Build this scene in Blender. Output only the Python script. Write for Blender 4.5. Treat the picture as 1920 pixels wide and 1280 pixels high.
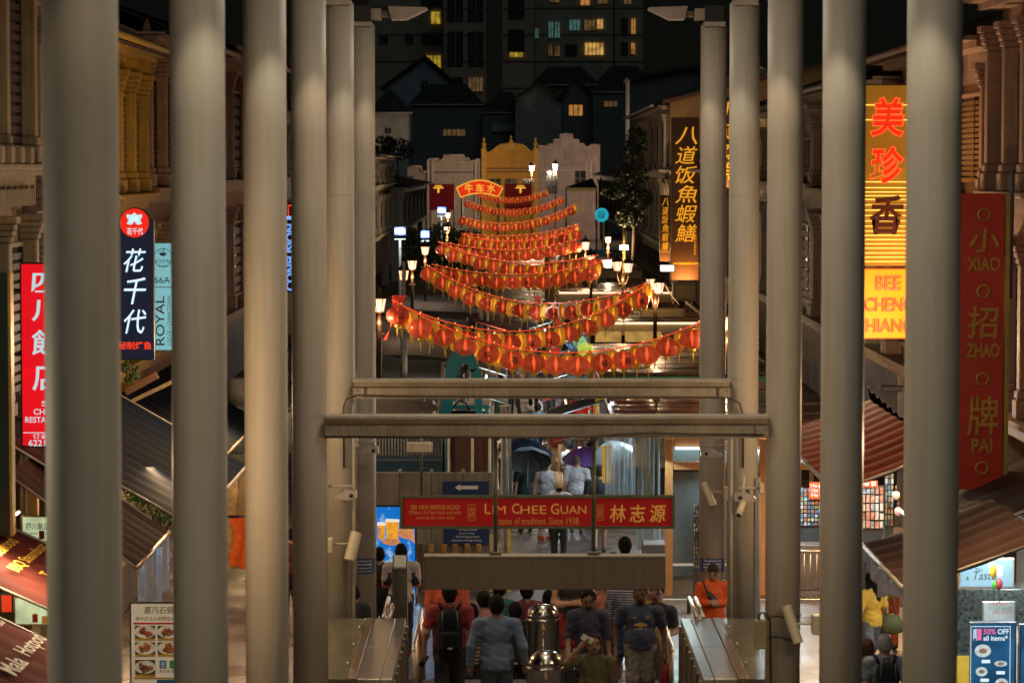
import bpy, bmesh, math, random
import numpy as np
from math import pi, sin, cos, radians, atan2, hypot
random.seed(7)
RNG = random.Random(11)
sc = bpy.context.scene
for _o in list(bpy.data.objects):
    bpy.data.objects.remove(_o, do_unlink=True)

# ---------------------------------------------------------------- camera
FPX = 5540.0                       # focal length in pixels of the 1920 px wide photograph
CAMZ = 7.8                         # on the pedestrian bridge, above the street
PITCH = math.atan(327.0 / FPX)
cam_d = bpy.data.cameras.new('camera')
cam_d.sensor_width = 36.0
cam_d.lens = FPX / 1920.0 * 36.0
cam_d.clip_start = 0.5
cam_d.clip_end = 4000
cam_d.dof.use_dof = True
cam_d.dof.focus_distance = 62.0
cam_d.dof.aperture_fstop = 3.4
cam = bpy.data.objects.new('camera', cam_d)
sc.collection.objects.link(cam)
cam.location = (0, 0, CAMZ)
cam.rotation_euler = (pi / 2 - PITCH, 0, 0)
sc.camera = cam

# ---------------------------------------------------------------- world: night sky over the city
world = bpy.data.worlds.new('World')
sc.world = world
world.use_nodes = True
_nt = world.node_tree
_bg = _nt.nodes['Background']
_sky = _nt.nodes.new('ShaderNodeTexSky')
_sky.sky_type = 'NISHITA'
_sky.sun_disc = False
_sky.sun_elevation = radians(18.0)
_sky.sun_rotation = radians(180)
_sky.air_density = 1.0
_sky.dust_density = 0.4
_nt.links.new(_sky.outputs[0], _bg.inputs[0])
_bg.inputs[1].default_value = 0.0004

# faint light of the city over the whole scene (a night 'sun')
_sd = bpy.data.lights.new('night_glow', 'SUN')
_sd.energy = 0.15
_sd.angle = radians(40)
_sd.color = (0.78, 0.95, 1.0)
_so = bpy.data.objects.new('night_glow', _sd)
sc.collection.objects.link(_so)
_so.rotation_euler = (radians(48), 0, radians(12))

# ---------------------------------------------------------------- render / exposure
sc.view_settings.view_transform = 'Standard'
sc.view_settings.look = 'None'
sc.view_settings.exposure = 0.0
sc.view_settings.gamma = 1.0
sc.view_settings.use_curve_mapping = False
sc.render.engine = 'CYCLES'
cy = sc.cycles
cy.use_denoising = True
cy.max_bounces = 7
cy.diffuse_bounces = 3
cy.glossy_bounces = 3
cy.transmission_bounces = 4
cy.transparent_max_bounces = 10
cy.sample_clamp_indirect = 4.0
cy.caustics_reflective = False
cy.caustics_refractive = False
cy.use_light_tree = True

COL = sc.collection

# ---------------------------------------------------------------- pixel -> place helpers (1920 x 1280 photograph)
_cp, _sp = cos(PITCH), sin(PITCH)
def ray(px, py):
    a = (px - 960.0) / FPX
    b = (640.0 - py) / FPX
    return (a, b * _sp + _cp, b * _cp - _sp)
def at(px, py, Y):
    d = ray(px, py); t = Y / d[1]
    return (d[0] * t, Y, CAMZ + d[2] * t)
def atX(px, py, X):
    d = ray(px, py); t = X / d[0]
    return (X, d[1] * t, CAMZ + d[2] * t)
def atZ(px, py, Z):
    d = ray(px, py); t = (Z - CAMZ) / d[2]
    return (d[0] * t, d[1] * t, Z)
def ppm(Y):
    return FPX / Y

# ---------------------------------------------------------------- materials
_mats = {}
def M(name, col, rough=0.6, metal=0.0, var=0.18, vs=4.0, bump=0.0, bs=30.0, emit=None, es=0.0, streak=0.0,
      coat=0.0, rv=0.15, alpha=None, sample=True, spec=None, speck=0.0):
    """procedural principled material: noise-driven colour and roughness variation, optional bump / streaks / emission"""
    if name in _mats:
        return _mats[name]
    m = bpy.data.materials.new(name)
    m.use_nodes = True
    nt = m.node_tree; N = nt.nodes; L = nt.links
    p = N['Principled BSDF']
    p.inputs['Metallic'].default_value = metal
    p.inputs['Roughness'].default_value = rough
    if spec is not None:
        p.inputs['Specular IOR Level'].default_value = spec
    if coat:
        p.inputs['Coat Weight'].default_value = coat
        p.inputs['Coat Roughness'].default_value = 0.12
    tc = N.new('ShaderNodeTexCoord')
    c4 = (col[0], col[1], col[2], 1)
    src = None
    if var > 0:
        no = N.new('ShaderNodeTexNoise')
        no.inputs['Scale'].default_value = vs
        no.inputs['Detail'].default_value = 5
        no.inputs['Roughness'].default_value = 0.65
        L.new(tc.outputs['Object'], no.inputs['Vector'])
        cr = N.new('ShaderNodeValToRGB')
        cr.color_ramp.elements[0].position = 0.3
        cr.color_ramp.elements[1].position = 0.72
        lo = [max(0, c * (1 - var * 1.6)) for c in col]; hi = [min(1, c * (1 + var)) for c in col]
        cr.color_ramp.elements[0].color = (*lo, 1)
        cr.color_ramp.elements[1].color = (*hi, 1)
        L.new(no.outputs['Fac'], cr.inputs['Fac'])
        src = cr.outputs['Color']
        if rv > 0:
            mr = N.new('ShaderNodeMapRange')
            mr.inputs['To Min'].default_value = max(0.03, rough - rv)
            mr.inputs['To Max'].default_value = min(1, rough + rv)
            L.new(no.outputs['Fac'], mr.inputs['Value'])
            L.new(mr.outputs['Result'], p.inputs['Roughness'])
    if streak > 0:
        mp = N.new('ShaderNodeMapping')
        mp.inputs['Scale'].default_value = (9, 9, 0.35)
        L.new(tc.outputs['Object'], mp.inputs['Vector'])
        n2 = N.new('ShaderNodeTexNoise')
        n2.inputs['Scale'].default_value = 2.2
        n2.inputs['Detail'].default_value = 6
        L.new(mp.outputs['Vector'], n2.inputs['Vector'])
        r2 = N.new('ShaderNodeValToRGB')
        r2.color_ramp.elements[0].position = 0.38
        r2.color_ramp.elements[1].position = 0.62
        g = 1 - streak
        r2.color_ramp.elements[0].color = (g, g * 0.97, g * 0.9, 1)
        r2.color_ramp.elements[1].color = (1, 1, 1, 1)
        L.new(n2.outputs['Fac'], r2.inputs['Fac'])
        mx = N.new('ShaderNodeMix'); mx.data_type = 'RGBA'; mx.blend_type = 'MULTIPLY'
        mx.inputs['Factor'].default_value = 1
        if src is None:
            mx.inputs[6].default_value = c4
        else:
            L.new(src, mx.inputs[6])
        L.new(r2.outputs['Color'], mx.inputs[7])
        src = mx.outputs[2]
    if speck > 0:
        n3 = N.new('ShaderNodeTexNoise'); n3.inputs['Scale'].default_value = 22; n3.inputs['Detail'].default_value = 8; n3.inputs['Roughness'].default_value = 0.75
        L.new(tc.outputs['Object'], n3.inputs['Vector'])
        r3 = N.new('ShaderNodeValToRGB'); r3.color_ramp.elements[0].position = 0.30; r3.color_ramp.elements[1].position = 0.36
        g3 = 1 - speck; r3.color_ramp.elements[0].color = (g3, g3 * 0.93, g3 * 0.85, 1); r3.color_ramp.elements[1].color = (1, 1, 1, 1)
        L.new(n3.outputs['Fac'], r3.inputs['Fac'])
        m3 = N.new('ShaderNodeMix'); m3.data_type = 'RGBA'; m3.blend_type = 'MULTIPLY'; m3.inputs['Factor'].default_value = 1
        if src is None: m3.inputs[6].default_value = c4
        else: L.new(src, m3.inputs[6])
        L.new(r3.outputs['Color'], m3.inputs[7]); src = m3.outputs[2]
    if src is None:
        p.inputs['Base Color'].default_value = c4
    else:
        L.new(src, p.inputs['Base Color'])
    if bump > 0:
        nb = N.new('ShaderNodeTexNoise')
        nb.inputs['Scale'].default_value = bs
        nb.inputs['Detail'].default_value = 4
        L.new(tc.outputs['Object'], nb.inputs['Vector'])
        b = N.new('ShaderNodeBump')
        b.inputs['Strength'].default_value = bump
        b.inputs['Distance'].default_value = 0.02
        L.new(nb.outputs['Fac'], b.inputs['Height'])
        L.new(b.outputs['Normal'], p.inputs['Normal'])
    if emit is not None:
        p.inputs['Emission Color'].default_value = (*emit, 1)
        p.inputs['Emission Strength'].default_value = es
        if not sample:
            m.cycles.emission_sampling = 'NONE'
    if alpha is not None:
        p.inputs['Alpha'].default_value = alpha
    _mats[name] = m
    return m

def glow(name, col, s=1.0, sample=False, base=None, uneven=0.0, us=3.0):
    """a surface that gives off light (sign face, tube, lit window); uneven adds tube-light mottling of a real light box"""
    if name in _mats:
        return _mats[name]
    m = bpy.data.materials.new(name); m.use_nodes = True
    nt = m.node_tree; N = nt.nodes; L = nt.links
    p = N['Principled BSDF']
    b = base or [c * 0.5 for c in col]
    p.inputs['Base Color'].default_value = (*b, 1)
    p.inputs['Roughness'].default_value = 0.4
    p.inputs['Emission Color'].default_value = (*col, 1)
    p.inputs['Emission Strength'].default_value = s
    if uneven > 0:
        tc = N.new('ShaderNodeTexCoord')
        no = N.new('ShaderNodeTexNoise'); no.inputs['Scale'].default_value = us; no.inputs['Detail'].default_value = 3
        L.new(tc.outputs['Object'], no.inputs['Vector'])
        mr = N.new('ShaderNodeMapRange')
        mr.inputs['From Min'].default_value = 0.3; mr.inputs['From Max'].default_value = 0.7
        mr.inputs['To Min'].default_value = s * (1 - uneven); mr.inputs['To Max'].default_value = s * (1 + uneven)
        L.new(no.outputs['Fac'], mr.inputs['Value'])
        L.new(mr.outputs['Result'], p.inputs['Emission Strength'])
    if not sample:
        m.cycles.emission_sampling = 'NONE'
    _mats[name] = m
    return m

# ---------------------------------------------------------------- mesh builder
class MB:
    def __init__(s):
        s.v = []; s.f = []; s.mi = []; s.sm = []
    def add(s, vs, fs, mi=0, smooth=False):
        o = len(s.v)
        s.v += [tuple(p) for p in vs]
        for f in fs:
            s.f.append(tuple(i + o for i in f)); s.mi.append(mi); s.sm.append(smooth)
        return s
    def box(s, x0, y0, z0, x1, y1, z1, mi=0, b=0.0):
        if x0 > x1: x0, x1 = x1, x0
        if y0 > y1: y0, y1 = y1, y0
        if z0 > z1: z0, z1 = z1, z0
        if b > 0:
            b = min(b, (x1 - x0) * .45, (y1 - y0) * .45, (z1 - z0) * .45)
            vs = []
            for (zz, ins) in ((z0, b), (z0 + b, 0), (z1 - b, 0), (z1, b)):
                e = b if ins == 0 else 0
                a0, a1, c0, c1 = x0 + ins, x1 - ins, y0 + ins, y1 - ins
                if ins == 0:
                    vs += [(x0 + b, y0, zz), (x1 - b, y0, zz), (x1, y0 + b, zz), (x1, y1 - b, zz),
                           (x1 - b, y1, zz), (x0 + b, y1, zz), (x0, y1 - b, zz), (x0, y0 + b, zz)]
                else:
                    vs += [(a0, c0, zz), (a1, c0, zz), (a1, c0, zz), (a1, c1, zz), (a1, c1, zz), (a0, c1, zz), (a0, c1, zz), (a0, c0, zz)]
            fs = []
            for r in range(3):
                for k in range(8):
                    fs.append((r * 8 + k, r * 8 + (k + 1) % 8, r * 8 + 8 + (k + 1) % 8, r * 8 + 8 + k))
            fs.append(tuple(reversed(range(8)))); fs.append(tuple(range(24, 32)))
            return s.add(vs, fs, mi)
        vs = [(x0, y0, z0), (x1, y0, z0), (x1, y1, z0), (x0, y1, z0), (x0, y0, z1), (x1, y0, z1), (x1, y1, z1), (x0, y1, z1)]
        fs = [(0, 3, 2, 1), (4, 5, 6, 7), (0, 1, 5, 4), (1, 2, 6, 5), (2, 3, 7, 6), (3, 0, 4, 7)]
        return s.add(vs, fs, mi)
    def lathe(s, prof, cx=0, cy=0, n=16, mi=0, smooth=True, cap=True, a0=0.0, lobes=0, lobe=0.0):
        """prof = [(r, z)...] from bottom to top"""
        vs = []
        for r, z in prof:
            for k in range(n):
                a = a0 + 2 * pi * k / n
                rr = r * (1 + lobe * (abs(cos(a * lobes / 2)) - 0.6)) if lobes else r
                vs.append((cx + rr * cos(a), cy + rr * sin(a), z))
        fs = []
        for j in range(len(prof) - 1):
            for k in range(n):
                fs.append((j * n + k, j * n + (k + 1) % n, (j + 1) * n + (k + 1) % n, (j + 1) * n + k))
        s.add(vs, fs, mi, smooth)
        if cap:
            o = len(s.v) - len(vs)
            s.f.append(tuple(o + k for k in reversed(range(n)))); s.mi.append(mi); s.sm.append(False)
            t = o + (len(prof) - 1) * n
            s.f.append(tuple(t + k for k in range(n))); s.mi.append(mi); s.sm.append(False)
        return s
    def tube(s, pts, r, n=8, mi=0, smooth=True, cap=True):
        """sweep a circle along points; r a number or a list"""
        pts = [np.array(p, float) for p in pts]
        m = len(pts)
        rs = r if isinstance(r, (list, tuple)) else [r] * m
        vs = []
        prev = None
        for i, p in enumerate(pts):
            t = pts[min(i + 1, m - 1)] - pts[max(i - 1, 0)]
            t = t / (np.linalg.norm(t) + 1e-12)
            if prev is None:
                ref = np.array((0, 0, 1.0)) if abs(t[2]) < 0.9 else np.array((1.0, 0, 0))
                u = np.cross(t, ref)
            else:
                u = prev - t * np.dot(prev, t)
            u = u / (np.linalg.norm(u) + 1e-12); prev = u
            w = np.cross(t, u)
            for k in range(n):
                a = 2 * pi * k / n
                vs.append(tuple(p + rs[i] * (cos(a) * u + sin(a) * w)))
        fs = []
        for i in range(m - 1):
            for k in range(n):
                fs.append((i * n + k, i * n + (k + 1) % n, (i + 1) * n + (k + 1) % n, (i + 1) * n + k))
        if cap:
            fs.append(tuple(reversed(range(n)))); fs.append(tuple(range((m - 1) * n, m * n)))
        return s.add(vs, fs, mi, smooth)
    def prism(s, poly, y0, y1, mi=0, axis='y'):
        """extrude an outline ((a, b) pairs) along an axis; axis y: (x, z), axis x: (y, z), axis z: (x, y)"""
        n = len(poly)
        def mk(a, b, c):
            return (a, c, b) if axis == 'y' else ((c, a, b) if axis == 'x' else (a, b, c))
        vs = [mk(a, b, y0) for a, b in poly] + [mk(a, b, y1) for a, b in poly]
        fs = [tuple(range(n)), tuple(reversed(range(n, 2 * n)))]
        for k in range(n):
            fs.append((k, k + n, (k + 1) % n + n, (k + 1) % n))
        return s.add(vs, fs, mi)
    def grid(s, fn, nu, nv, mi=0, smooth=True, thick=0.0):
        """surface fn(u, v), u and v in 0..1; thick gives it a second side offset in z"""
        vs = [fn(i / nu, j / nv) for j in range(nv + 1) for i in range(nu + 1)]
        w = nu + 1
        fs = [(j * w + i, j * w + i + 1, (j + 1) * w + i + 1, (j + 1) * w + i) for j in range(nv) for i in range(nu)]
        s.add(vs, fs, mi, smooth)
        return s
    def build(s, name, mat, parent=None, loc=None, rot=None, recalc=True):
        me = bpy.data.meshes.new(name)
        me.from_pydata(s.v, [], s.f)
        mats = mat if isinstance(mat, (list, tuple)) else [mat]
        for m in mats:
            me.materials.append(m)
        me.polygons.foreach_set('material_index', s.mi)
        me.polygons.foreach_set('use_smooth', s.sm)
        if recalc:
            bm = bmesh.new(); bm.from_mesh(me)
            bmesh.ops.remove_doubles(bm, verts=bm.verts, dist=1e-5)
            bmesh.ops.recalc_face_normals(bm, faces=bm.faces)
            bm.to_mesh(me); bm.free()
        me.update()
        o = bpy.data.objects.new(name, me)
        COL.objects.link(o)
        if parent is not None: o.parent = parent
        if loc is not None: o.location = loc
        if rot is not None: o.rotation_euler = rot
        return o

LABELS = {}
def tag(o, label=None, cat=None, group=None, kind=None):
    if label: o['label'] = label
    if cat: o['category'] = cat
    if group: o['group'] = group
    if kind: o['kind'] = kind
    return o
def thing(name, label, cat, loc=(0, 0, 0), rz=0.0, group=None):
    o = bpy.data.objects.new(name, None)
    o.empty_display_size = 0.1
    COL.objects.link(o)
    o.location = loc; o.rotation_euler = (0, 0, rz)
    return tag(o, label, cat, group)
def copy_tree(o, parent=None):
    c = o.copy(); COL.objects.link(c); c.parent = parent
    for ch in o.children:
        copy_tree(ch, c)
    return c
def point(name, loc, col, power, r=0.1, parent=None):
    l = bpy.data.lights.new(name, 'POINT'); l.color = col; l.energy = power; l.shadow_soft_size = r
    o = bpy.data.objects.new(name, l); COL.objects.link(o); o.location = loc
    if parent is not None: o.parent = parent
    return o
def spot(name, loc, target, col, power, angle, blend=0.4, r=0.06, parent=None):
    l = bpy.data.lights.new(name, 'SPOT'); l.color = col; l.energy = power; l.shadow_soft_size = r
    l.spot_size = angle; l.spot_blend = blend
    o = bpy.data.objects.new(name, l); COL.objects.link(o); o.location = loc
    import mathutils
    d = mathutils.Vector(target) - mathutils.Vector(loc)
    o.rotation_euler = d.to_track_quat('-Z', 'Y').to_euler()
    if parent is not None: o.parent = parent
    return o
def area(name, loc, target, col, power, sx, sy, parent=None):
    l = bpy.data.lights.new(name, 'AREA'); l.color = col; l.energy = power; l.shape = 'RECTANGLE'; l.size = sx; l.size_y = sy
    o = bpy.data.objects.new(name, l); COL.objects.link(o); o.location = loc
    import mathutils
    d = mathutils.Vector(target) - mathutils.Vector(loc)
    o.rotation_euler = d.to_track_quat('-Z', 'Y').to_euler()
    if parent is not None: o.parent = parent
    return o

# ---------------------------------------------------------------- lettering (built-in font, turned into mesh)
_tc = {}
def text_mesh(body, fill=True, bevel=0.0, off=0.0, ext=0.004, shear=0.0, space=1.0, lead=1.0, res=3):
    key = (body, fill, bevel, off, ext, shear, space, lead, res)
    if key in _tc:
        return _tc[key]
    c = bpy.data.curves.new('lettering', 'FONT')
    c.body = body; c.size = 1.0; c.align_x = 'CENTER'; c.align_y = 'CENTER'
    c.fill_mode = 'BOTH' if fill else 'NONE'
    c.extrude = ext if fill else 0.0
    c.bevel_depth = bevel; c.bevel_resolution = 0 if fill else 1; c.offset = off; c.shear = shear
    c.space_character = space; c.space_line = lead; c.resolution_u = res
    o = bpy.data.objects.new('lettering', c)
    me = bpy.data.meshes.new_from_object(o)
    bpy.data.objects.remove(o); bpy.data.curves.remove(c)
    n = len(me.vertices)
    co = np.zeros(n * 3); me.vertices.foreach_get('co', co); co = co.reshape(-1, 3)
    lo, hi = co[:, :2].min(0), co[:, :2].max(0)
    co[:, :2] -= (lo + hi) / 2
    me.vertices.foreach_set('co', co.ravel())
    _tc[key] = (me, hi - lo)
    return _tc[key]
def text(body, w, h, mat, loc, parent, rot=(pi / 2, 0, 0), name='lettering', fit='both', spin=0.0, **kw):
    """lettering scaled to w x h metres, centred at loc, facing the camera by default"""
    me0, sz = text_mesh(body, **kw)
    me = me0.copy(); me.materials.clear(); me.materials.append(mat)
    o = bpy.data.objects.new(name, me); COL.objects.link(o)
    sx, sy = w / max(sz[0], 1e-6), h / max(sz[1], 1e-6)
    if fit == 'w': sy = sx
    if fit == 'h': sx = sy
    if fit == 'min': sx = sy = min(sx, sy)
    o.scale = (sx, sy, max(sx, sy))
    o.parent = parent; o.location = loc
    if spin:
        from mathutils import Euler, Quaternion
        q = Euler(rot).to_quaternion() @ Quaternion((0, 0, 1), spin)
        o.rotation_euler = q.to_euler()
    else:
        o.rotation_euler = rot
    return o
# ================================================================ THE SETTING
def wet_paving(name, c1, c2, bw, bh, rough_lo, rough_hi, mortar=(0.02, 0.018, 0.016)):
    m = bpy.data.materials.new(name); m.use_nodes = True
    nt = m.node_tree; N = nt.nodes; L = nt.links; p = N['Principled BSDF']
    tc = N.new('ShaderNodeTexCoord')
    br = N.new('ShaderNodeTexBrick')
    br.inputs['Color1'].default_value = (*c1, 1); br.inputs['Color2'].default_value = (*c2, 1)
    br.inputs['Mortar'].default_value = (*mortar, 1)
    br.inputs['Scale'].default_value = 1.0
    br.inputs['Brick Width'].default_value = bw; br.inputs['Row Height'].default_value = bh
    br.inputs['Mortar Size'].default_value = 0.012
    L.new(tc.outputs['Object'], br.inputs['Vector'])
    no = N.new('ShaderNodeTexNoise'); no.inputs['Scale'].default_value = 0.8; no.inputs['Detail'].default_value = 6
    L.new(tc.outputs['Object'], no.inputs['Vector'])
    mr = N.new('ShaderNodeMapRange')
    mr.inputs['From Min'].default_value = 0.35; mr.inputs['From Max'].default_value = 0.65
    mr.inputs['To Min'].default_value = rough_lo; mr.inputs['To Max'].default_value = rough_hi
    L.new(no.outputs['Fac'], mr.inputs['Value']); L.new(mr.outputs['Result'], p.inputs['Roughness'])
    mx = N.new('ShaderNodeMix'); mx.data_type = 'RGBA'; mx.blend_type = 'MULTIPLY'; mx.inputs['Factor'].default_value = 0.6
    L.new(br.outputs['Color'], mx.inputs[6])
    r2 = N.new('ShaderNodeMapRange'); r2.inputs['To Min'].default_value = 0.55; r2.inputs['To Max'].default_value = 1.25
    L.new(no.outputs['Fac'], r2.inputs['Value']); L.new(r2.outputs['Result'], mx.inputs[7])
    L.new(mx.outputs[2], p.inputs['Base Color'])
    nb = N.new('ShaderNodeTexNoise'); nb.inputs['Scale'].default_value = 7.0; nb.inputs['Detail'].default_value = 3
    L.new(tc.outputs['Object'], nb.inputs['Vector'])
    ad = N.new('ShaderNodeMath'); ad.operation = 'MULTIPLY_ADD'; ad.inputs[1].default_value = 0.5
    L.new(nb.outputs['Fac'], ad.inputs[0]); L.new(br.outputs['Fac'], ad.inputs[2])
    b = N.new('ShaderNodeBump'); b.inputs['Strength'].default_value = 0.35; b.inputs['Distance'].default_value = 0.012; b.invert = True
    L.new(ad.outputs[0], b.inputs['Height']); L.new(b.outputs['Normal'], p.inputs['Normal'])
    p.inputs['Specular IOR Level'].default_value = 0.4
    _mats[name] = m
    return m

m_ground = M('far ground', (0.03, 0.035, 0.03), 0.9, vs=0.05)
m_street = wet_paving('wet street paving', (0.095, 0.065, 0.05), (0.07, 0.052, 0.045), 0.4, 0.2, 0.25, 0.55)
m_plat = wet_paving('platform tiles', (0.16, 0.15, 0.14), (0.13, 0.12, 0.11), 0.6, 0.6, 0.2, 0.45)
m_conc = M('painted concrete', (0.30, 0.27, 0.23), 0.75, vs=1.2, streak=0.25, bump=0.2, bs=40)

# ground sheet to the horizon, the paved street on it, and the hillside beyond the end of the street
b = MB(); b.add([(-3000, -200, -0.02), (3000, -200, -0.02), (3000, 3500, -0.02), (-3000, 3500, -0.02)], [(0, 1, 2, 3)])
tag(b.build('ground', m_ground), kind='structure')
b = MB(); b.add([(-9.5, -10, 0), (11, -10, 0), (11, 318, 0), (-9.5, 318, 0)], [(0, 1, 2, 3)])
tag(b.build('street', m_street), kind='structure')
m_hill = M('hill grass', (0.02, 0.03, 0.018), 0.95, vs=0.2, bump=0.5, bs=2)
def _hill(u, v):
    x = -260 + 520 * u; y = 345 + 330 * v
    s = min(1, max(0, (y - 345) / 130)); s = s * s * (3 - 2 * s)
    return (x, y, 19 * s * (0.85 + 0.15 * sin(x * 0.021 + 1.0)) + 0.8 * sin(x * 0.11) * s - 0.05)
b = MB(); b.grid(_hill, 60, 40)
tag(b.build('hill', m_hill), kind='structure')

# raised station platform with steps down to the street
PZ = 0.78
b = MB(); b.box(-2.95, 6, -0.3, 3.75, 40.25, PZ)
tag(b.build('platform', m_plat), kind='structure')
_st = tag(bpy.data.objects.new('steps', None), kind='structure'); COL.objects.link(_st)
for k in range(4):
    b = MB(); b.box(-1.6, 40.252 + 0.34 * k, -0.25, 2.4, 40.25 + 0.34 * (k + 1), PZ - 0.156 * (k + 1), b=0.01)
    b.build('step', m_plat, _st)
# drain channels across the street: pale stone strips
m_strip = M('pale stone strip', (0.45, 0.43, 0.40), 0.35, vs=3)
for yy, x0, x1 in ((53.0, 1.9, 6.8), (57.6, 2.75, 6.8)):
    b = MB(); b.box(x0, yy, -0.05, x1, yy + 0.09, 0.006)
    tag(b.build('drain_strip', m_strip), kind='structure')

# ================================================================ STATION CANOPY
COLX = (-2.345, 3.15); CR = 0.205
COLY = [16.1, 22.1, 28.1, 34.15, 40.15, 46.3]
CTOP = 10.0
m_col = M('cream column paint', (0.41, 0.372, 0.312), 0.55, vs=0.9, var=0.07, streak=0.05, rv=0.08, bump=0.06, bs=60, spec=0.22, speck=0.3)
m_steel = M('galvanised steel', (0.42, 0.38, 0.32), 0.45, 0.35, vs=5, var=0.15)
m_beam = M('beam paint', (0.38, 0.335, 0.27), 0.6, vs=2.5, var=0.16, streak=0.14, bump=0.08, bs=50, spec=0.25, speck=0.35)
m_dark = M('dark rubber', (0.012, 0.012, 0.012), 0.5)
m_stain = M('brushed stainless', (0.50, 0.46, 0.40), 0.34, 1.0, var=0.12, vs=6, rv=0.08)
m_mirror = M('polished stainless', (0.40, 0.37, 0.32), 0.2, 1.0, var=0.08, vs=4, rv=0.04, bump=0.04, bs=9)
m_rust = M('rubbed bronze steel', (0.30, 0.22, 0.14), 0.35, 0.8, vs=9)
rows_word = ['nearest', 'second', 'third', 'fourth', 'fifth', 'farthest']
canopy = thing('canopy_roof', 'station canopy roof over the columns, just above the picture', 'canopy', (0.4, 28, 11.2))
b = MB()
for k in range(6):
    pass
b.prism([(-3.4, -0.35), (-3.4, -0.25), (0, 0.35), (3.4, -0.25), (3.4, -0.35), (0, 0.22)], -17.5, 19.4)
b.build('roof_sheet', M('canopy underside', (0.5, 0.46, 0.40), 0.5, vs=2), canopy)
columns = {}
for si, cx in enumerate(COLX):
    for ri, cyy in enumerate(COLY):
        if si == 1 and ri == 0:
            continue
        zb = PZ if cyy < 40.2 else 0.0
        side = ('left', 'right')[si]
        lab = {0: 'thick blurred cream column nearest the camera at the left edge'}.get(ri) if si == 0 else None
        lab = lab or '%s round cream canopy column of the %s row, counted from the camera' % (rows_word[ri] if si == 0 else rows_word[ri - 1] if ri < 5 else 'farthest', side)
        t = thing('canopy_column', lab, 'column', (cx, cyy, zb), group='round columns of the station canopy')
        columns[(si, ri)] = t
        top = CTOP - zb
        MB().lathe([(CR, 0.03), (CR, top * 0.4), (CR, top * 0.8), (CR, top)], n=48).build('shaft', m_col, t)
        MB().lathe([(CR + 0.14, 0), (CR + 0.14, 0.025), (CR + 0.12, 0.03)], n=32).build('base_plate', m_steel, t)
        # head: pale saddle plate, dark bearing block and an inward cantilever wing of the roof frame
        s = 1 if si == 0 else -1
        MB().box(-0.17, -0.235, top - 0.03, 0.17, 0.2, top + 0.05, b=0.012).build('head_plate', m_steel, t)
        MB().box(-0.15, -0.16, top + 0.052, 0.15, 0.16, top + 0.30).build('bearing_block', m_dark, t)
        b = MB(); b.box(s * 0.07, -0.1, top + 0.08, s * 0.31, 0.1, top + 0.26, b=0.01)
        b.tube([(s * 0.31, 0, top + 0.17), (s * 0.44, 0, top + 0.17)], 0.05, 10)
        b.build('bracket', m_beam, t)
        z0 = top + 0.08
        MB().prism([(s * 0.42, z0 + 0.21), (s * 1.02, z0 + 0.19), (s * 1.03, z0 + 0.165), (s * 0.70, z0 + 0.005), (s * 0.47, z0 + 0.005)], -0.22, 0.22).build('bracket_wing', M('wing paint', (0.32, 0.25, 0.21), 0.5, vs=3), t)
        if ri >= 4:
            b = MB()   # weld collar rings
            for zz in (0.37, 0.72):
                b.lathe([(CR + 0.002, top * zz), (CR + 0.004, top * zz + 0.004), (CR + 0.004, top * zz + 0.01), (CR + 0.002, top * zz + 0.016)], n=40, cap=False)
            b.build('weld_collar', m_col, t)
        # downlight of this bay under the canopy
        lx, ly = cx + s * 0.55, cyy - 1.15
        b = MB(); b.lathe([(0.11, -0.18), (0.12, -0.1), (0.12, 0.0), (0.05, 0.06)], n=16)
        b.build('downlight', m_steel, canopy, loc=(lx - 0.4, ly - 28, -0.62))
        warm = ((1.0, 0.80, 0.52), (1.0, 0.86, 0.62), (1.0, 0.88, 0.66), (1.0, 0.75, 0.50), (1.0, 0.9, 0.68), (1.0, 0.74, 0.5))[ri]
        spot('downlight_lamp', (lx, ly, 10.36), (lx - s * 0.22, ly + 0.45, 7.0), warm, (150 if ri < 4 else 105) if ri else 45, radians(56), 0.32, 0.05)

# added strip lights, unseen, under the canopy ridge and the roof of the bridge
for k, yy in enumerate((12, 19, 25, 31, 37, 43)):
    MB().box(-0.09, -0.7, -0.05, 0.09, 0.7, 0.03, b=0.01).build('added_strip_light', glow('added strip tube', (1.0, 0.88, 0.68), 3.0), canopy, loc=(0, yy - 28, -0.05))
    area('added_strip_lamp', (0.4, yy, 11.05), (0.4, yy, 0), (1.0, 0.90, 0.74), (135 if yy > 28 else 105) if yy > 18 else 60, 0.2, 1.4)
bridge = thing('bridge_roof', 'roof of the pedestrian bridge the camera stands on, behind the picture', 'bridge roof', (0, -2, 11.0))
MB().box(-8, -3, 0, 8, 3, 0.15).build('roof_slab', M('bridge paint', (0.5, 0.48, 0.44), 0.6), bridge)
for xx in (-3.5, 3.5):
    MB().box(xx - 0.7, 1.5, -0.1, xx + 0.7, 1.7, -0.004).build('added_strip_light', glow('added strip tube', (1.0, 0.88, 0.68), 3.0), bridge)
    area('added_bridge_lamp', (xx, -0.4, 10.85), (xx * 0.3, 14, 6.0), (1.0, 0.82, 0.62), 120, 1.4, 0.4)  # added light behind the camera, brightens the columns

# conduits and cables on the inner columns
def conduit(ci, pts, r=0.018, mat=None):
    t = columns[ci]; c = t.location
    MB().tube([(p[0] - c[0], p[1] - c[1], p[2] - c[2]) for p in pts], r, 8).build('conduit', mat or m_col, t)
for (ci, px0, y_, za, zb_) in (((0, 4), 663, 39.93, 4.6, 0.7), ((0, 5), 668, 46.05, 4.6, 0.3), ((1, 4), 1372, 39.93, 4.4, 0.7), ((1, 4), 1424, 39.95, 3.6, 0.7), ((1, 5), 1365, 46.1, 5.5, 0.4)):
    x_ = at(px0, 900, y_)[0]
    conduit(ci, [(x_, y_, za), (x_, y_, zb_)], 0.02, m_beam)

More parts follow.
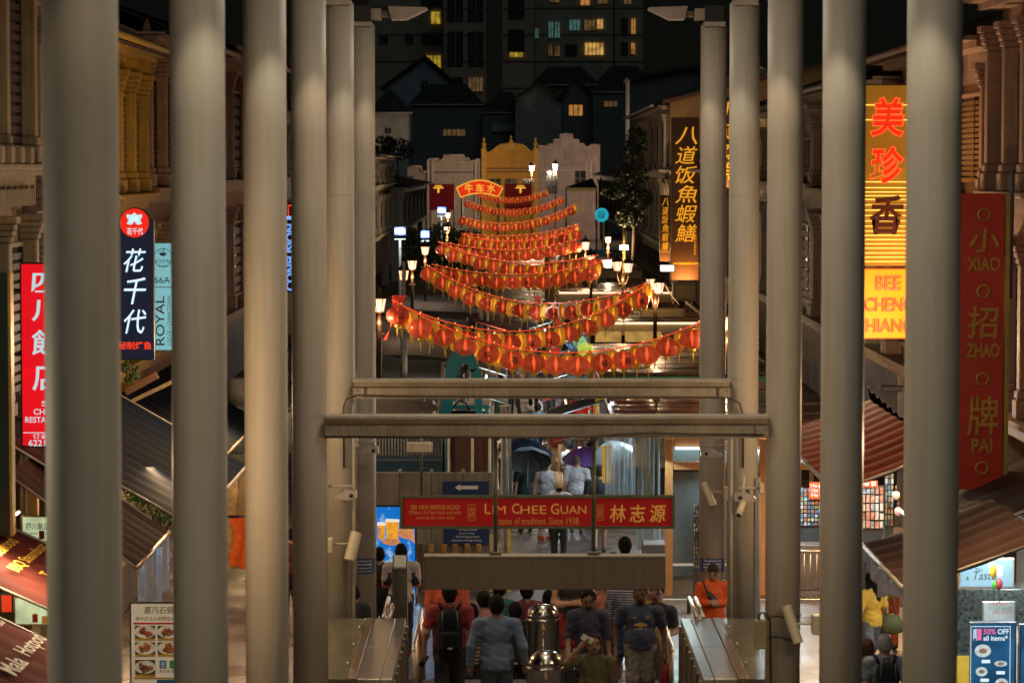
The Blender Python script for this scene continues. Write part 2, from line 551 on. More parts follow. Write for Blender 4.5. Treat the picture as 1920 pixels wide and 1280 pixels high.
# two cross beams between the inner columns
def cross_beam(name_label, Y, ztop, x0, x1, cable):
    t = thing('cross_beam', name_label, 'beam', (0, Y, ztop))
    L_ = x1 - x0
    pr = [(-0.22, 0), (0.11, 0), (0.11, -0.03), (0.012, -0.03), (0.012, -0.225), (0.11, -0.225), (0.11, -0.26), (-0.13, -0.26), (-0.13, -0.248),
          (-0.095, -0.238), (-0.095, -0.122), (-0.075, -0.112), (0.0, -0.105), (0.0, -0.03), (-0.22, -0.03)]
    MB().prism(pr, x0 + 0.004, x1 - 0.004, axis='x').build('channel', m_beam, t)
    for s, xe in ((1, x0), (-1, x1)):
        b = MB(); b.box(xe + s * 0.003, -0.135, -0.245, xe + s * 0.16, -0.097, -0.115, b=0.006); b.build('end_plate', m_beam, t)
        for (bx, bz) in ((0.05, -0.15), (0.11, -0.21)):
            MB().tube([(xe + s * bx, -0.134, bz), (xe + s * bx, -0.152, bz)], 0.012, 6).build('bolt', m_steel, t)
    MB().tube(cable, 0.014, 6).build('cable', M('brown cable', (0.06, 0.04, 0.025), 0.5), t)
    return t
xa, xb = COLX[0] + CR - 0.02, COLX[1] - CR + 0.02
BZ1 = at(960, 777, 34.05)[2]; BZ2 = at(960, 710, 40.05)[2]
cross_beam('nearer of two horizontal cream steel beams, lower in the picture', 34.05, BZ1, xa, xb,
           [(xa, -0.15, -0.245), (0.2, -0.15, -0.25), (0.9, -0.15, -0.246), (1.25, -0.15, -0.215), (1.6, -0.15, -0.20), (2.1, -0.15, -0.215), (2.9, -0.15, -0.22)])
cross_beam('farther of two horizontal cream steel beams, higher in the picture', 40.05, BZ2, xa, xb,
           [(xa - 0.12, -0.12, -1.2), (xa - 0.12, -0.14, -0.36), (xa - 0.08, -0.15, -0.26), (xa + 0.05, -0.15, -0.21), (xa + 0.5, -0.15, -0.222), (1.0, -0.15, -0.235), (2.7, -0.15, -0.24), (xb - 0.02, -0.15, -0.25), (xb + 0.12, -0.15, -0.32), (xb + 0.17, -0.14, -0.5), (xb + 0.17, -0.12, -1.2)])

# hanging red shop sign
def hang_rods(t, Y, xs, ztop, zbot, mat, r=0.02):
    for x in xs:
        b = MB(); b.tube([(x, 0, zbot), (x, 0, ztop)], r, 8)
        b.box(x - 0.05, -0.05, ztop - 0.035, x + 0.05, 0.05, ztop)
        b.build('rod', mat, t)
m_greenfr = M('olive green frame', (0.10, 0.105, 0.06), 0.45, 0.4, vs=8)
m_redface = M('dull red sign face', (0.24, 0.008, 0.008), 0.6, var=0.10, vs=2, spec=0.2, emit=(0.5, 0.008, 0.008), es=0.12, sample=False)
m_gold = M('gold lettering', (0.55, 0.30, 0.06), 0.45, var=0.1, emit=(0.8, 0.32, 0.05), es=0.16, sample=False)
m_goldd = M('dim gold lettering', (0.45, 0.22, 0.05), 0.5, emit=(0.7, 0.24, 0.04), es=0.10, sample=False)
Ys = 40.0
x0, _, zt = at(750, 928, Ys); x1, _, zb = at(1265, 990, Ys)
t = thing('hanging_sign', 'long dark red hanging shop sign with gold lettering below the beams', 'sign', ((x0 + x1) / 2, Ys, zb))
W, H = x1 - x0, zt - zb
b = MB(); b.box(-W / 2, -0.06, 0, W / 2, 0.06, 0.035); b.box(-W / 2, -0.06, H - 0.035, W / 2, 0.06, H)
b.box(-W / 2, -0.06, 0.035, -W / 2 + 0.04, 0.06, H - 0.035); b.box(W / 2 - 0.04, -0.06, 0.035, W / 2, 0.06, H - 0.035)
b.build('frame', m_greenfr, t)
MB().box(-W / 2 + 0.042, -0.035, 0.037, W / 2 - 0.042, 0.035, H - 0.037).build('panel', m_redface, t)
def sx(px): return at(px, 960, Ys)[0] - (x0 + x1) / 2
def sz_(py): return at(960, py, Ys)[2] - zb
def stxt(s, pxa, pxb, pya, pyb, mat=m_gold, **kw):
    return text(s, sx(pxb) - sx(pxa), sz_(pya) - sz_(pyb), mat, ((sx(pxa) + sx(pxb)) / 2, -0.04, (sz_(pya) + sz_(pyb)) / 2), t, **kw)
stxt('L', 909, 920, 943, 962); stxt('IM', 924, 948, 947, 962); stxt('C', 960, 974, 943, 962); stxt('HEE', 976, 1024, 947, 962)
stxt('G', 1033, 1048, 943, 963); stxt('UAN', 1051, 1099, 947, 962)
stxt('taste of tradition. Since 1938', 935, 1085, 969, 982, m_goldd)
stxt('283 NEW BRIDGE ROAD', 770, 862, 946, 954, m_goldd, off=0.008)
stxt('(Make a U-Turn here and walk', 768, 865, 956, 965, m_goldd)
stxt('towards the main road)', 780, 852, 966, 974, m_goldd)
for (pa, pb) in ((877, 892), (1119, 1131)):
    stxt('肉\n幹', pa + 2, pb - 2, 949, 970, m_goldd, lead=0.8)
    b = MB(); a0, a1, c0, c1 = sx(pa), sx(pb), sz_(974), sz_(945)
    for (q0, q1, q2, q3) in ((a0, a1, c0, c0 + .006), (a0, a1, c1 - .006, c1), (a0, a0 + .006, c0, c1), (a1 - .006, a1, c0, c1)):
        b.box(q0, -0.042, q2, q1, -0.036, q3)
    b.build('seal_outline', m_goldd, t)
for ch, pc in (('林', 1158), ('志', 1195), ('源', 1233)):
    stxt(ch, pc - 15, pc + 15, 945, 978, m_gold, off=0.012, shear=0.08)
hang_rods(t, Ys, (sx(790), sx(1230)), BZ2 - 0.26 - zb, H, m_greenfr)
MB().box(sx(762), -0.06, sz_(848), sx(812), 0.06, sz_(828), b=0.02).build('junction_box', m_beam, t)

# blank back of the hanging display box
Yb = 34.05
x0, _, zt = at(797, 1040, Yb); x1, _, zb = at(1247, 1103, Yb)
t = thing('hanging_display_box', 'plain grey-brown hanging box under the nearer beam, seen from behind', 'display box', ((x0 + x1) / 2, Yb, zb))
W, H = x1 - x0, zt - zb
m_boxg = M('grey brown box paint', (0.115, 0.088, 0.06), 0.55, vs=14, var=0.08, streak=0.12, bump=0.1, bs=120)
MB().box(-W / 2, -0.09, 0, W / 2, 0.09, H - 0.012, b=0.008).build('housing', m_boxg, t)
MB().box(-W / 2 - 0.01, -0.10, H - 0.0115, W / 2 + 0.01, 0.10, H + 0.004).build('lid', m_beam, t)
hang_rods(t, Yb, (at(929, 960, Yb)[0] - (x0 + x1) / 2, at(1113, 960, Yb)[0] - (x0 + x1) / 2), BZ1 - 0.26 - zb, H, m_greenfr, 0.024)
for xx in (at(929, 960, Yb)[0] - (x0 + x1) / 2, at(1113, 960, Yb)[0] - (x0 + x1) / 2):
    MB().box(xx - 0.07, -0.05, H + 0.004, xx + 0.07, 0.05, H + 0.045, b=0.01).build('rod_clamp', m_greenfr, t)

# ---------------------------------------------------------------- platform edge housings, railings
def housing(label, xo, xi, y0, y1, ztop, s):
    """steel and glass topped parapet housing; s = +1 when the walkway lies to its right"""
    t = thing('parapet_housing', label, 'parapet', ((xo + xi) / 2, (y0 + y1) / 2, PZ))
    hz = ztop - PZ; hx = abs(xi - xo) / 2; hy = (y1 - y0) / 2
    m_gl = M('green glass top', (0.15, 0.135, 0.095), 0.16, 0.0, var=0.2, vs=1.5, rv=0.08)
    MB().box(-hx, -hy, 0, hx, hy, hz - 0.05).build('body', M('housing steel', (0.33, 0.29, 0.23), 0.4, 0.5, vs=4), t)
    edges = [-hx, -hx + 0.5 * (2 * hx) * 0.98, -hx + 0.60 * 2 * hx, hx - 0.24 * 2 * hx * 0.55, hx]
    mats = [m_gl, m_rust, m_stain, m_stain]
    if s < 0:
        edges = [-e for e in reversed(edges)]; mats = mats[::-1]
    for k in range(4):
        n = 3 if mats[k] is m_gl else 2
        for q in range(n):
            ya = -hy + 2 * hy * q / n + 0.004; yb = -hy + 2 * hy * (q + 1) / n - 0.004
            MB().box(edges[k] + 0.005, ya, hz - 0.048, edges[k + 1] - 0.005, yb, hz + (0.012 if mats[k] is m_rust else 0), b=0.006).build('top_panel', mats[k], t)
    xw = hx if s > 0 else -hx
    n = 9
    for q in range(n):
        yy = -hy + 2 * hy * (q + 0.5) / n
        MB().box(xw, yy - 0.05, 0.05, xw + s * 0.035, yy + 0.05, hz - 0.06, b=0.006).build('side_panel', m_rust if q % 2 else m_stain, t)
    for q in range(3):
        MB().tube([(-s * hx * 0.1, -hy * 0.6 + q * hy * 0.6, hz + 0.002), (-s * hx * 0.1, -hy * 0.6 + q * hy * 0.6, hz + 0.05)], 0.012, 8).build('stud', m_stain, t)
    # twin handrails carried on past the far end
    for dx in (0.0, 0.09):
        MB().tube([(s * (hx * 0.42 + dx), hy * 0.97, hz + 0.03), (s * (hx * 0.42 + dx), hy + 1.7, hz + 0.03), (s * (hx * 0.42 + dx), hy + 1.75, hz - 0.2)], 0.028, 10).build('handrail', m_stain, t)
    for q in (0.3, 1.5):
        MB().tube([(s * hx * 0.45, hy + q, -PZ), (s * hx * 0.45, hy + q, hz + 0.02)], 0.022, 8).build('handrail_post', m_stain, t)
    # near end post
    b = MB(); b.box(s * (hx - 0.20), -hy - 0.10, -0.2, s * (hx - 0.02), -hy - 0.004, hz - 0.05, b=0.015)
    b.build('end_post', m_stain, t)
    return t
housing('steel and glass topped parapet between the left columns and the walkway', -2.5, -1.43, 35.0, 39.75, 1.70, 1)
housing('steel and glass topped parapet between the right columns and the walkway', 3.35, 2.28, 35.0, 39.75, 1.70, -1)

def railing(label, x, y0, y1, y2):
    t = thing('picket_railing', label, 'railing', (x, y0, PZ))
    zt = 0.95
    MB().tube([(0, 0, zt - 0.02), (0, 0.03, zt + 0.01), (0, 0.08, zt + 0.02), (0, y1 - y0, zt + 0.02), (0, y2 - y0, zt - PZ + 0.05), (0, y2 - y0 + 0.05, zt - PZ)], 0.027, 10).build('handrail', m_stain, t)
    n = int((y1 - y0) / 0.125)
    me = None
    for k in range(n + 1):
        yy = (y1 - y0) * k / n
        if me is None:
            o = MB().tube([(0, 0, 0), (0, 0, zt)], 0.017, 8).build('picket', m_rust, t, loc=(0, yy, 0)); me = o
        else:
            c = me.copy(); COL.objects.link(c); c.location = (0, yy, 0)
    m = int((y2 - y1) / 0.14)
    for k in range(1, m + 1):
        f = k / m
        MB().tube([(0, y1 - y0 + (y2 - y1) * f, -PZ * f), (0, y1 - y0 + (y2 - y1) * f, zt + 0.02 - PZ * f + 0.01)], 0.016, 8).build('picket', m_rust, t)
    return t
railing('bronze picket railing along the left side of the walkway', -1.24, 36.9, 40.2, 41.7)
railing('bronze picket railing along the right side of the walkway', 2.02, 36.9, 40.2, 41.7)

# two polished dome-topped steel drums on the centre line
def drum(label, px, pyt, Y, wpx):
    x, _, zt = at(px, pyt, Y); r = wpx / 2 / ppm(Y); h = zt - PZ
    t = thing('steel_drum', label, 'steel drum', (x, Y, PZ), group='dome topped steel drums on the walkway')
    MB().lathe([(r * 1.02, 0), (r * 1.02, 0.06), (r, 0.08), (r, h - r * 0.98), (r * 1.03, h - r * 0.96), (r * 1.03, h - r * 0.86), (r, h - r * 0.82)], n=48).build('body', m_mirror, t)
    MB().lathe([(r * 0.99, h - r * 0.82), (r * 0.94, h - r * 0.55), (r * 0.86, h - r * 0.38), (r * 0.84, h - r * 0.34), (r * 0.66, h - r * 0.16), (r * 0.64, h - r * 0.14), (r * 0.40, h - r * 0.04), (r * 0.1, h)], n=48).build('dome', m_mirror, t)
    b = MB(); b.tube([(0, -r - 0.004, 0.2), (0, -r - 0.004, h - r * 1.5)], 0.006, 6); b.build('seam_rod', m_stain, t)
    b = MB(); b.lathe([(0.016, 0), (0.02, 0.01), (0.016, 0.03)], n=10); b.tube([(0, 0, 0.0), (0.0, -0.02, -0.05), (0.01, -0.015, -0.08)], 0.006, 6)
    b.build('latch', m_rust, t, loc=(0, -r - 0.012, h - r * 1.45))
drum('farther dome topped polished steel drum between the people', 1018, 1132, 36.6, 62)
drum('nearer dome topped polished steel drum, lower in the picture', 1023, 1219, 34.0, 70)

# slanted-top grey post by the stairs
x, y, z = at(750, 1042, 40.9)
t = thing('access_post', 'grey steel post with slanted top in front of the white shirted man', 'post', (x, y, 0.0))
w = 0.105
b = MB(); b.prism([(-0.12, 0), (0.12, 0), (0.12, z), (-0.12, z - 0.14)], -w, w, axis='x'); b.build('body', M('grey post', (0.11, 0.10, 0.085), 0.4, 0.4), t)
b = MB(); b.add([(-w * 0.8, -0.126, z - 0.145), (w * 0.8, -0.126, z - 0.145), (w * 0.8, 0.09, z + 0.0), (-w * 0.8, 0.09, z + 0.0), (-w * 0.8, -0.126, z - 0.165), (w * 0.8, -0.126, z - 0.165), (w * 0.8, 0.09, z - 0.03), (-w * 0.8, 0.09, z - 0.03)],
      [(0, 1, 2, 3), (7, 6, 5, 4), (0, 4, 5, 1), (1, 5, 6, 2), (2, 6, 7, 3), (3, 7, 4, 0)])
b.build('slanted_top', m_stain, t)

# ---------------------------------------------------------------- tube lamps, cameras and boxes on the columns
m_cream = M('cream plastic', (0.55, 0.47, 0.33), 0.4, var=0.08)
def tube_lamp(ci, label, pa, pb, Y, wpx, box, arm):
    """short open metal tube fixed by an arm to a column: pa lower end, pb upper end (pixels)"""
    a = at(*pa, Y); c = at(*pb, Y); r = wpx / 2 / ppm(Y)
    t = thing('tube_lamp', label, 'lamp', a)
    d = [c[i] - a[i] for i in range(3)]
    d2 = (d[0], d[1] + 0.12, d[2])
    b = MB(); b.tube([(0, 0, 0), d2], r, 16, cap=False); b.tube([d2, (0, 0, 0)], r * 0.86, 16, cap=True)
    b.build('barrel', m_cream, t)
    p0 = at(*arm[0], Y + 0.05); p1 = at(*arm[1], Y + 0.05)
    MB().tube([tuple(p0[i] - a[i] for i in range(3)), tuple(p1[i] - a[i] for i in range(3))], 0.013, 8).build('arm', m_cream, t)
    q0 = at(box[0], box[3], Y); q1 = at(box[2], box[1], Y)
    MB().box(q0[0] - a[0], -0.08, q0[2] - a[2], q1[0] - a[0], 0.1, q1[2] - a[2], b=0.012).build('mount_box', m_cream, t)
    return t
tube_lamp((0, 4), 'tilted cream tube lamp on the left inner columns', (655, 1050), (667, 1000), 39.6, 22, (610, 1008, 624, 1036), ((624, 1019), (655, 1019)))
tube_lamp((1, 5), 'tilted cream tube lamp on the right inner column', (1337, 948), (1320, 906), 45.8, 14, (1357, 913, 1369, 937), ((1333, 922), (1358, 922)))
tube_lamp((1, 2), 'tilted cream tube lamp low on the right column wrapped in cable', (1497, 1205), (1476, 1138), 33.7, 20, (1522, 1152, 1542, 1188), ((1490, 1169), (1524, 1169)))

def cctv(label, px, py, Y, flip, mpx, body='white', L=0.30):
    x, y, z = at(px, py, Y)
    t = thing('security_camera', label, 'camera', (x, y, z), group='security cameras on the canopy')
    s = -1 if flip else 1
    col = m_cream if body == 'cream' else M('camera grey', (0.36, 0.32, 0.27), 0.4)
    pr = [(-0.5 * L * s, -0.03), (0.0, 0.06), (0.5 * L * s, 0.05), (0.5 * L * s, -0.05), (0.1 * L * s, -0.08), (-0.45 * L * s, -0.06)]
    MB().prism(pr, -0.06, 0.06).build('housing', col, t)
    b = MB(); b.tube([(0.25 * L * s, -0.075, -0.01), (0.25 * L * s, -0.055, -0.01)], 0.026, 14); b.build('lens', m_dark, t)
    xm, ym, zm = at(mpx, py - 8, Y)
    b = MB(); b.tube([(0.3 * L * s, 0.0, 0.05), (0.3 * L * s, 0.0, 0.11), (xm - x, 0.02, 0.11)], 0.016, 8); b.build('bracket', col, t)
    b = MB(); b.box(xm - x - 0.03, -0.05, 0.04, xm - x + 0.03, 0.1, 0.18, b=0.01); b.build('mount_box', m_cream, t)
cctv('security camera below the near beam on the left inner columns', 691, 842, 45.6, False, 668)
cctv('security camera beside the fifth left column, level with the red sign', 648, 926, 39.6, False, 612)
cctv('security camera below the near beam on the right inner column', 1334, 848, 45.6, True, 1362, L=0.34)
cctv('security camera strapped to the fourth right column', 1398, 930, 39.7, True, 1428, L=0.3)
def bullet(label, pa, pb, Y, wpx):
    a = at(*pa, Y); c = at(*pb, Y); r = wpx / 2 / ppm(Y)
    t = thing('bullet_camera', label, 'camera', a, group='bullet cameras on the canopy')
    d = (c[0] - a[0], 0.18, c[2] - a[2])
    MB().tube([(0, 0, 0), d], r, 16).build('barrel', m_cream, t)
    dd = np.array(d) / np.linalg.norm(d)
    MB().tube([tuple(-dd * 0.012), tuple(dd * 0.01)], r * 0.6, 14).build('lens', m_dark, t)
    MB().tube([d, (d[0] + 0.02, d[1] + 0.05, d[2] + 0.35)], r * 0.3, 8).build('bracket', m_cream, t)
bullet('tan bullet camera hanging in the middle just above the red sign', (1049, 917), (1047, 892), 34.6, 17)
bullet('small bullet camera pointing down from the fourth right column', (1385, 965), (1395, 944), 39.5, 13)

# blue wrap notices on the farthest columns
m_blue = M('navy notice', (0.012, 0.035, 0.11), 0.4, var=0.08)
m_white = M('white print', (0.75, 0.75, 0.75), 0.5, var=0.05)
def wrap(ci, label, pxc, py0, py1, lines):
    cxx, cyy = columns[ci].location[0], columns[ci].location[1]
    zt = at(960, py0, cyy - CR)[2]; zb = at(960, py1, cyy - CR)[2]
    t = thing('column_notice', label, 'notice', (cxx, cyy, zb), group='blue notices wrapped round the farthest columns')
    b = MB(); R_ = CR + 0.008
    def fn(u, v):
        a = -pi / 2 + (u - 0.5) * radians(150)
        return (R_ * cos(a), R_ * sin(a), v * (zt - zb))
    b.grid(fn, 20, 1)
    def fn2(u, v):
        a = -pi / 2 + (u - 0.5) * radians(150)
        return ((R_ - 0.006) * cos(a), (R_ - 0.006) * sin(a), v * (zt - zb))
    b.grid(fn2, 20, 1)
    b.build('wrap_sheet', m_blue, t, recalc=False)
    for k, s in enumerate(lines):
        o = text(s, 0.30, 0.034, m_white, (0, 0, 0), t, off=0.01, ext=0.0)
        me = o.data
        n = len(me.vertices); co = np.zeros(n * 3); me.vertices.foreach_get('co', co); co = co.reshape(-1, 3)
        xs = co[:, 0] * o.scale[0]; zs = co[:, 1] * o.scale[1]
        a = -pi / 2 + xs / R_
        zc = (zt - zb) * (0.86 - 0.235 * k)
        out = np.stack([(R_ + 0.004) * np.cos(a), (R_ + 0.004) * np.sin(a), zc + zs], 1)
        me.vertices.foreach_set('co', out.ravel()); me.update()
        o.scale = (1, 1, 1); o.rotation_euler = (0, 0, 0)
wrap((0, 5), 'blue notice wrapped round the farthest left column', 686, 1047, 1075, ['This entrance is not', 'accessible to the disabled', 'Please use entrance C/D', 'or proceed to the centre'])
wrap((1, 5), 'blue notice wrapped round the farthest right column, above the orange shirted man', 1337, 1047, 1073, ['This entrance is not', 'accessible to the disabled', 'Please use entrance C/D', 'or proceed to the centre'])

# control box strapped to the third right column with cable loops
t = columns[(1, 3)]
t = thing('control_box', 'tan control box strapped with black cable low on a right column', 'control box', at(1424, 1215, 33.6))
MB().box(-0.06, -0.06, 0, 0.08, 0.08, 0.33, b=0.012).build('case', M('tan case', (0.28, 0.22, 0.12), 0.5), t)
MB().tube([(0.0, -0.02, 0.33), (-0.02, -0.02, 0.38), (0.03, -0.02, 0.42), (0.09, -0.02, 0.39), (0.12, -0.02, 0.3), (0.13, -0.02, -0.4)], 0.012, 8).build('cable_loop', m_dark, t)
cx_, cy_ = columns[(1, 3)].location[0] - t.location[0], columns[(1, 3)].location[1] - t.location[1]
for zz in (0.06, 0.30):
    MB().tube([(cx_ + (CR + 0.008) * cos(a * 2 * pi / 28), cy_ + (CR + 0.008) * sin(a * 2 * pi / 28), zz - 0.02 * sin(a * 0.9)) for a in range(29)], 0.008, 6, cap=False).build('strap_cable', m_dark, t)
# ================================================================ SHOPHOUSES ALONG THE STREET
m_glass = M('dark glass', (0.012, 0.016, 0.02), 0.12, var=0.1)
m_tile = M('clay roof tiles', (0.10, 0.05, 0.035), 0.8, vs=2, var=0.35, bump=0.4, bs=25)
m_pipe = M('painted rain pipe', (0.36, 0.24, 0.16), 0.5, vs=3)

def shophouse(label, side, X0, y0, y1, floors, wall, trim, shutter, npil=4, pilw=0.26, pild=0.30, finial=False, cat='shophouse',
              corbels=False, roofrise=1.9, gable=False, depth=9.0, group='shophouses along the street', parapet=0.0, pipe=False, detail=True, win=True):
    """floors = [(z0, z1), ...] upper storeys; local u runs along the street, v out towards the street"""
    t = thing('shophouse', label, cat, (side * X0, y0, 0), group=group)
    L = y1 - y0
    mw = M('plaster ' + str(wall), wall, 0.75, vs=1.1, var=0.2, streak=0.3, bump=0.15, bs=25)
    mt = M('trim ' + str(trim), trim, 0.65, vs=2.5, var=0.15, streak=0.2)
    ms = M('shutter ' + str(shutter), shutter, 0.6, vs=4, var=0.2)
    def bx(mb_, u0, u1, v0, v1, z0, z1, **k):
        return mb_.box(-side * v0, u0, z0, -side * v1, u1, z1, **k)
    ztop = floors[-1][1]
    # body above the ground floor, and the ground floor set back as a covered way
    b = MB(); bx(b, 0.02, L - 0.02, -depth, 0, floors[0][0] - 0.15, ztop); b.build('wall', mw, t)
    b = MB(); bx(b, 0.03, L - 0.03, -depth, -2.2, 0, floors[0][0] - 0.152); b.build('shop_wall', mw, t)
    for u in (0.22, L - 0.22):
        b = MB(); bx(b, u - 0.2, u + 0.2, -0.45, -0.02, 0, floors[0][0] - 0.16, b=0.02)
        bx(b, u - 0.24, u + 0.24, -0.48, 0.02, 0, 0.35); b.build('pier', mt, t)
    for fi, (z0, z1) in enumerate(floors):
        h = z1 - z0
        # cornice at the floor line: stepped moulding
        b = MB(); bx(b, 0.03, L - 0.03, 0.002, 0.36, z0 - 0.14, z0 - 0.04); bx(b, 0.03, L - 0.03, 0.002, 0.48, z0 - 0.038, z0 + 0.05, b=0.015); bx(b, 0.03, L - 0.03, 0.002, 0.24, z0 - 0.30, z0 - 0.142)
        b.build('cornice', mt, t)
        if corbels:
            n = int(L / 0.55)
            for k in range(n):
                u = (k + 0.5) * L / n
                b = MB(); b.prism([(u - 0.07, z0 - 0.30), (u + 0.07, z0 - 0.30), (u + 0.05, z0 - 0.62), (u - 0.05, z0 - 0.62)], -side * 0.003, -side * 0.26, axis='x')
                b.build('corbel', mt, t)
        # pilasters
        us = [0.25 + (L - 0.5) * k / (npil - 1) for k in range(npil)]
        for u in us:
            b = MB(); w2 = pilw / 2
            zb, zt = z0 + 0.052, z1 - 0.32
            bx(b, u - w2, u + w2, 0.003, pild, zb + 0.45, zt - 0.42, b=0.02)
            bx(b, u - w2 - 0.05, u + w2 + 0.05, 0.003, pild + 0.06, zb, zb + 0.30, b=0.02)
            bx(b, u - w2 - 0.025, u + w2 + 0.025, 0.003, pild + 0.035, zb + 0.302, zb + 0.45, b=0.03)
            for q in range(3):
                bx(b, u - w2 - 0.015 * (q + 1), u + w2 + 0.015 * (q + 1), 0.003, pild + 0.03 * (q + 1), zt - 0.42 + 0.10 * q + 0.001, zt - 0.42 + 0.10 * (q + 1), b=0.02)
            bx(b, u - w2 - 0.07, u + w2 + 0.07, 0.003, pild + 0.13, zt - 0.118, zt, b=0.01)
            b.build('pilaster', mt, t)
            if finial and fi == len(floors) - 1:
                b = MB(); pts = []
                for q in range(9):
                    f = q / 8
                    pts.append((0.02 + 0.15 + 0.15 * cos(pi * (0.5 - 0.5)) * (1 - f ** 2.2), zt + 0.003 + 0.75 * f))
                poly = [(0.02, zt + 0.003)] + [(0.34 - 0.16 * (f ** 2.0), zt + 0.003 + 0.75 * f) for f in [q / 6 for q in range(7)]] + [(0.02 + 0.16 * (f ** 2.0), zt + 0.003 + 0.75 * f) for f in [1 - q / 6 for q in range(1, 6)]]
                b.prism([(-side * a, c) for a, c in poly], u - 0.06, u + 0.06)
                b.build('finial', mt, t)
        # windows with frame, panes and louvred shutters
        if win:
            for k in range(npil - 1):
                ua, ub = us[k] + pilw / 2 + 0.1, us[k + 1] - pilw / 2 - 0.1
                if ub - ua < 0.35: continue
                za, zb2 = z0 + 0.35, z1 - 0.85
                wdw = MB(); bx(wdw, ua, ub, 0.003, 0.05, za, zb2); wdw = wdw.build('window', m_glass, t)
                b = MB()
                for (q0, q1, q2, q3) in ((ua - 0.06, ub + 0.06, za - 0.08, za), (ua - 0.06, ub + 0.06, zb2, zb2 + 0.07), (ua - 0.06, ua, za, zb2), (ub, ub + 0.06, za, zb2)):
                    bx(b, q0, q1, 0.003, 0.09, q2 + 0.001, q3 - 0.001)
                b.build('frame', mt, wdw)
                for (q0, q1) in ((ua + 0.01, (ua + ub) / 2 - 0.01), ((ua + ub) / 2 + 0.01, ub - 0.01)):
                    b = MB()
                    nl = 14 if detail else 7
                    for q in range(nl):
                        zz = za + 0.04 + (zb2 - za - 0.08) * q / nl
                        bx(b, q0 + 0.03, q1 - 0.03, 0.055, 0.085, zz, zz + (zb2 - za) / nl * 0.62)
                    bx(b, q0, q0 + 0.03, 0.055, 0.095, za, zb2); bx(b, q1 - 0.03, q1, 0.055, 0.095, za, zb2)
                    o = b.build('shutter', ms, wdw)
    # eaves, roof or parapet
    b = MB(); bx(b, 0.03, L - 0.03, -0.3, 0.42, ztop - 0.05, ztop + 0.06); bx(b, 0.03, L - 0.03, -0.3, 0.62, ztop + 0.062, ztop + 0.15, b=0.02); b.build('eaves_cornice', mt, t)
    if parapet > 0:
        b = MB(); bx(b, 0.03, L - 0.03, -0.05, 0.15, ztop + 0.152, ztop + 0.152 + parapet); b.build('parapet', mt, t)
    else:
        ze = ztop + 0.17; zr = ze + roofrise
        b = MB(); n = max(6, int(L / 0.33))
        def roof(u, v):
            vv = 0.85 - v * (depth * 0.5 + 0.85)
            return (-side * vv, 0.0 + u * L, ze + (zr - ze) * v + 0.035 * abs(sin(u * n * pi)))
        b.grid(roof, n * 3, 4, smooth=False)
        def roof2(u, v):
            vv = -depth * 0.5 - v * depth * 0.5
            return (-side * vv, 0.0 + u * L, zr - (zr - ze) * v)
        b.grid(roof2, 2, 2, smooth=False)
        b.add([(-side * 0.85, 0, ze - 0.10), (-side * 0.85, L, ze - 0.10), (side * depth, L, ze - 0.1), (side * depth, 0, ze - 0.10)], [(0, 1, 2, 3)])
        rf = b.build('roof', m_tile, t, recalc=False)
        b = MB(); b.tube([(-side * 0.9, 0.02, ze - 0.02), (-side * 0.9, L - 0.02, ze - 0.04)], 0.07, 8); b.build('gutter', mt, rf)
        b = MB(); b.prism([(-side * 0.0, ztop + 0.15), (side * depth * 0.5, zr), (side * depth, ze - 0.1), (side * depth, ztop - 0.5), (0, ztop - 0.5)], -0.15, 0.019); b.build('gable_wall', mw, t)
    if pipe:
        b = MB(); zz = floors[-1][1]
        b.tube([(-side * 0.75, 0.35, zz - 0.2), (-side * 0.75, 0.35, zz - 1.0), (-side * 0.42, 0.3, zz - 1.6), (-side * 0.42, 0.3, zz - 4.0), (-side * 0.6, 0.3, zz - 4.4), (-side * 0.6, 0.3, zz - 6.6), (-side * 0.4, 0.3, zz - 7.0), (-side * 0.4, 0.3, 3.0)], 0.075, 10)
        b.build('rain_pipe', m_pipe, t)
    return t

XL, XR = 8.15, 8.35
TAN = (0.42, 0.32, 0.20); OCH = (0.50, 0.31, 0.045); BRN = (0.34, 0.20, 0.14); CRM = (0.48, 0.42, 0.34); PNK = (0.42, 0.25, 0.20)
GRY = (0.34, 0.33, 0.32); DRK = (0.05, 0.03, 0.02); WHT = (0.55, 0.52, 0.48)
shophouse('tan shophouse with heavy cornice and dark tall windows at the far left', -1, XL, 38.0, 49.2, [(3.75, 7.35), (7.8, 11.4)], TAN, TAN, DRK, 5, corbels=True, pipe=True)
shophouse('grey pink shophouse corner between the tan and the ochre ones on the left', -1, XL, 49.25, 53.6, [(3.75, 6.9), (7.2, 10.6)], (0.34, 0.24, 0.20), (0.38, 0.28, 0.24), DRK, 3)
shophouse('ochre yellow shophouse with slim pilasters and pointed finials on the left', -1, XL, 53.65, 64.5, [(3.75, 6.8), (7.2, 10.1)], OCH, (0.52, 0.32, 0.05), (0.30, 0.20, 0.03), 6, pild=0.26, finial=True)
shophouse('brown plaster shophouse with violet lit pilasters beyond the ochre one', -1, XL, 64.55, 78.5, [(3.75, 6.9), (7.3, 10.6)], BRN, (0.38, 0.22, 0.15), DRK, 6, finial=True)
shophouse('orange brown shophouse glimpsed in a thin gap between left columns', -1, XL, 78.55, 98, [(3.75, 7.0), (7.4, 10.8)], (0.38, 0.16, 0.08), PNK, DRK, 5, detail=False)
shophouse('dim shophouse hidden mostly behind the inner left columns', -1, XL, 98.05, 128, [(3.75, 7.0), (7.4, 9.6)], GRY, GRY, DRK, 6, detail=False)
shophouse('dim shophouse with broken eaves just right of the inner left columns', -1, XL, 128.05, 163, [(3.75, 6.6), (6.9, 8.9)], (0.30, 0.27, 0.24), (0.34, 0.31, 0.27), DRK, 6, detail=False, roofrise=1.4)
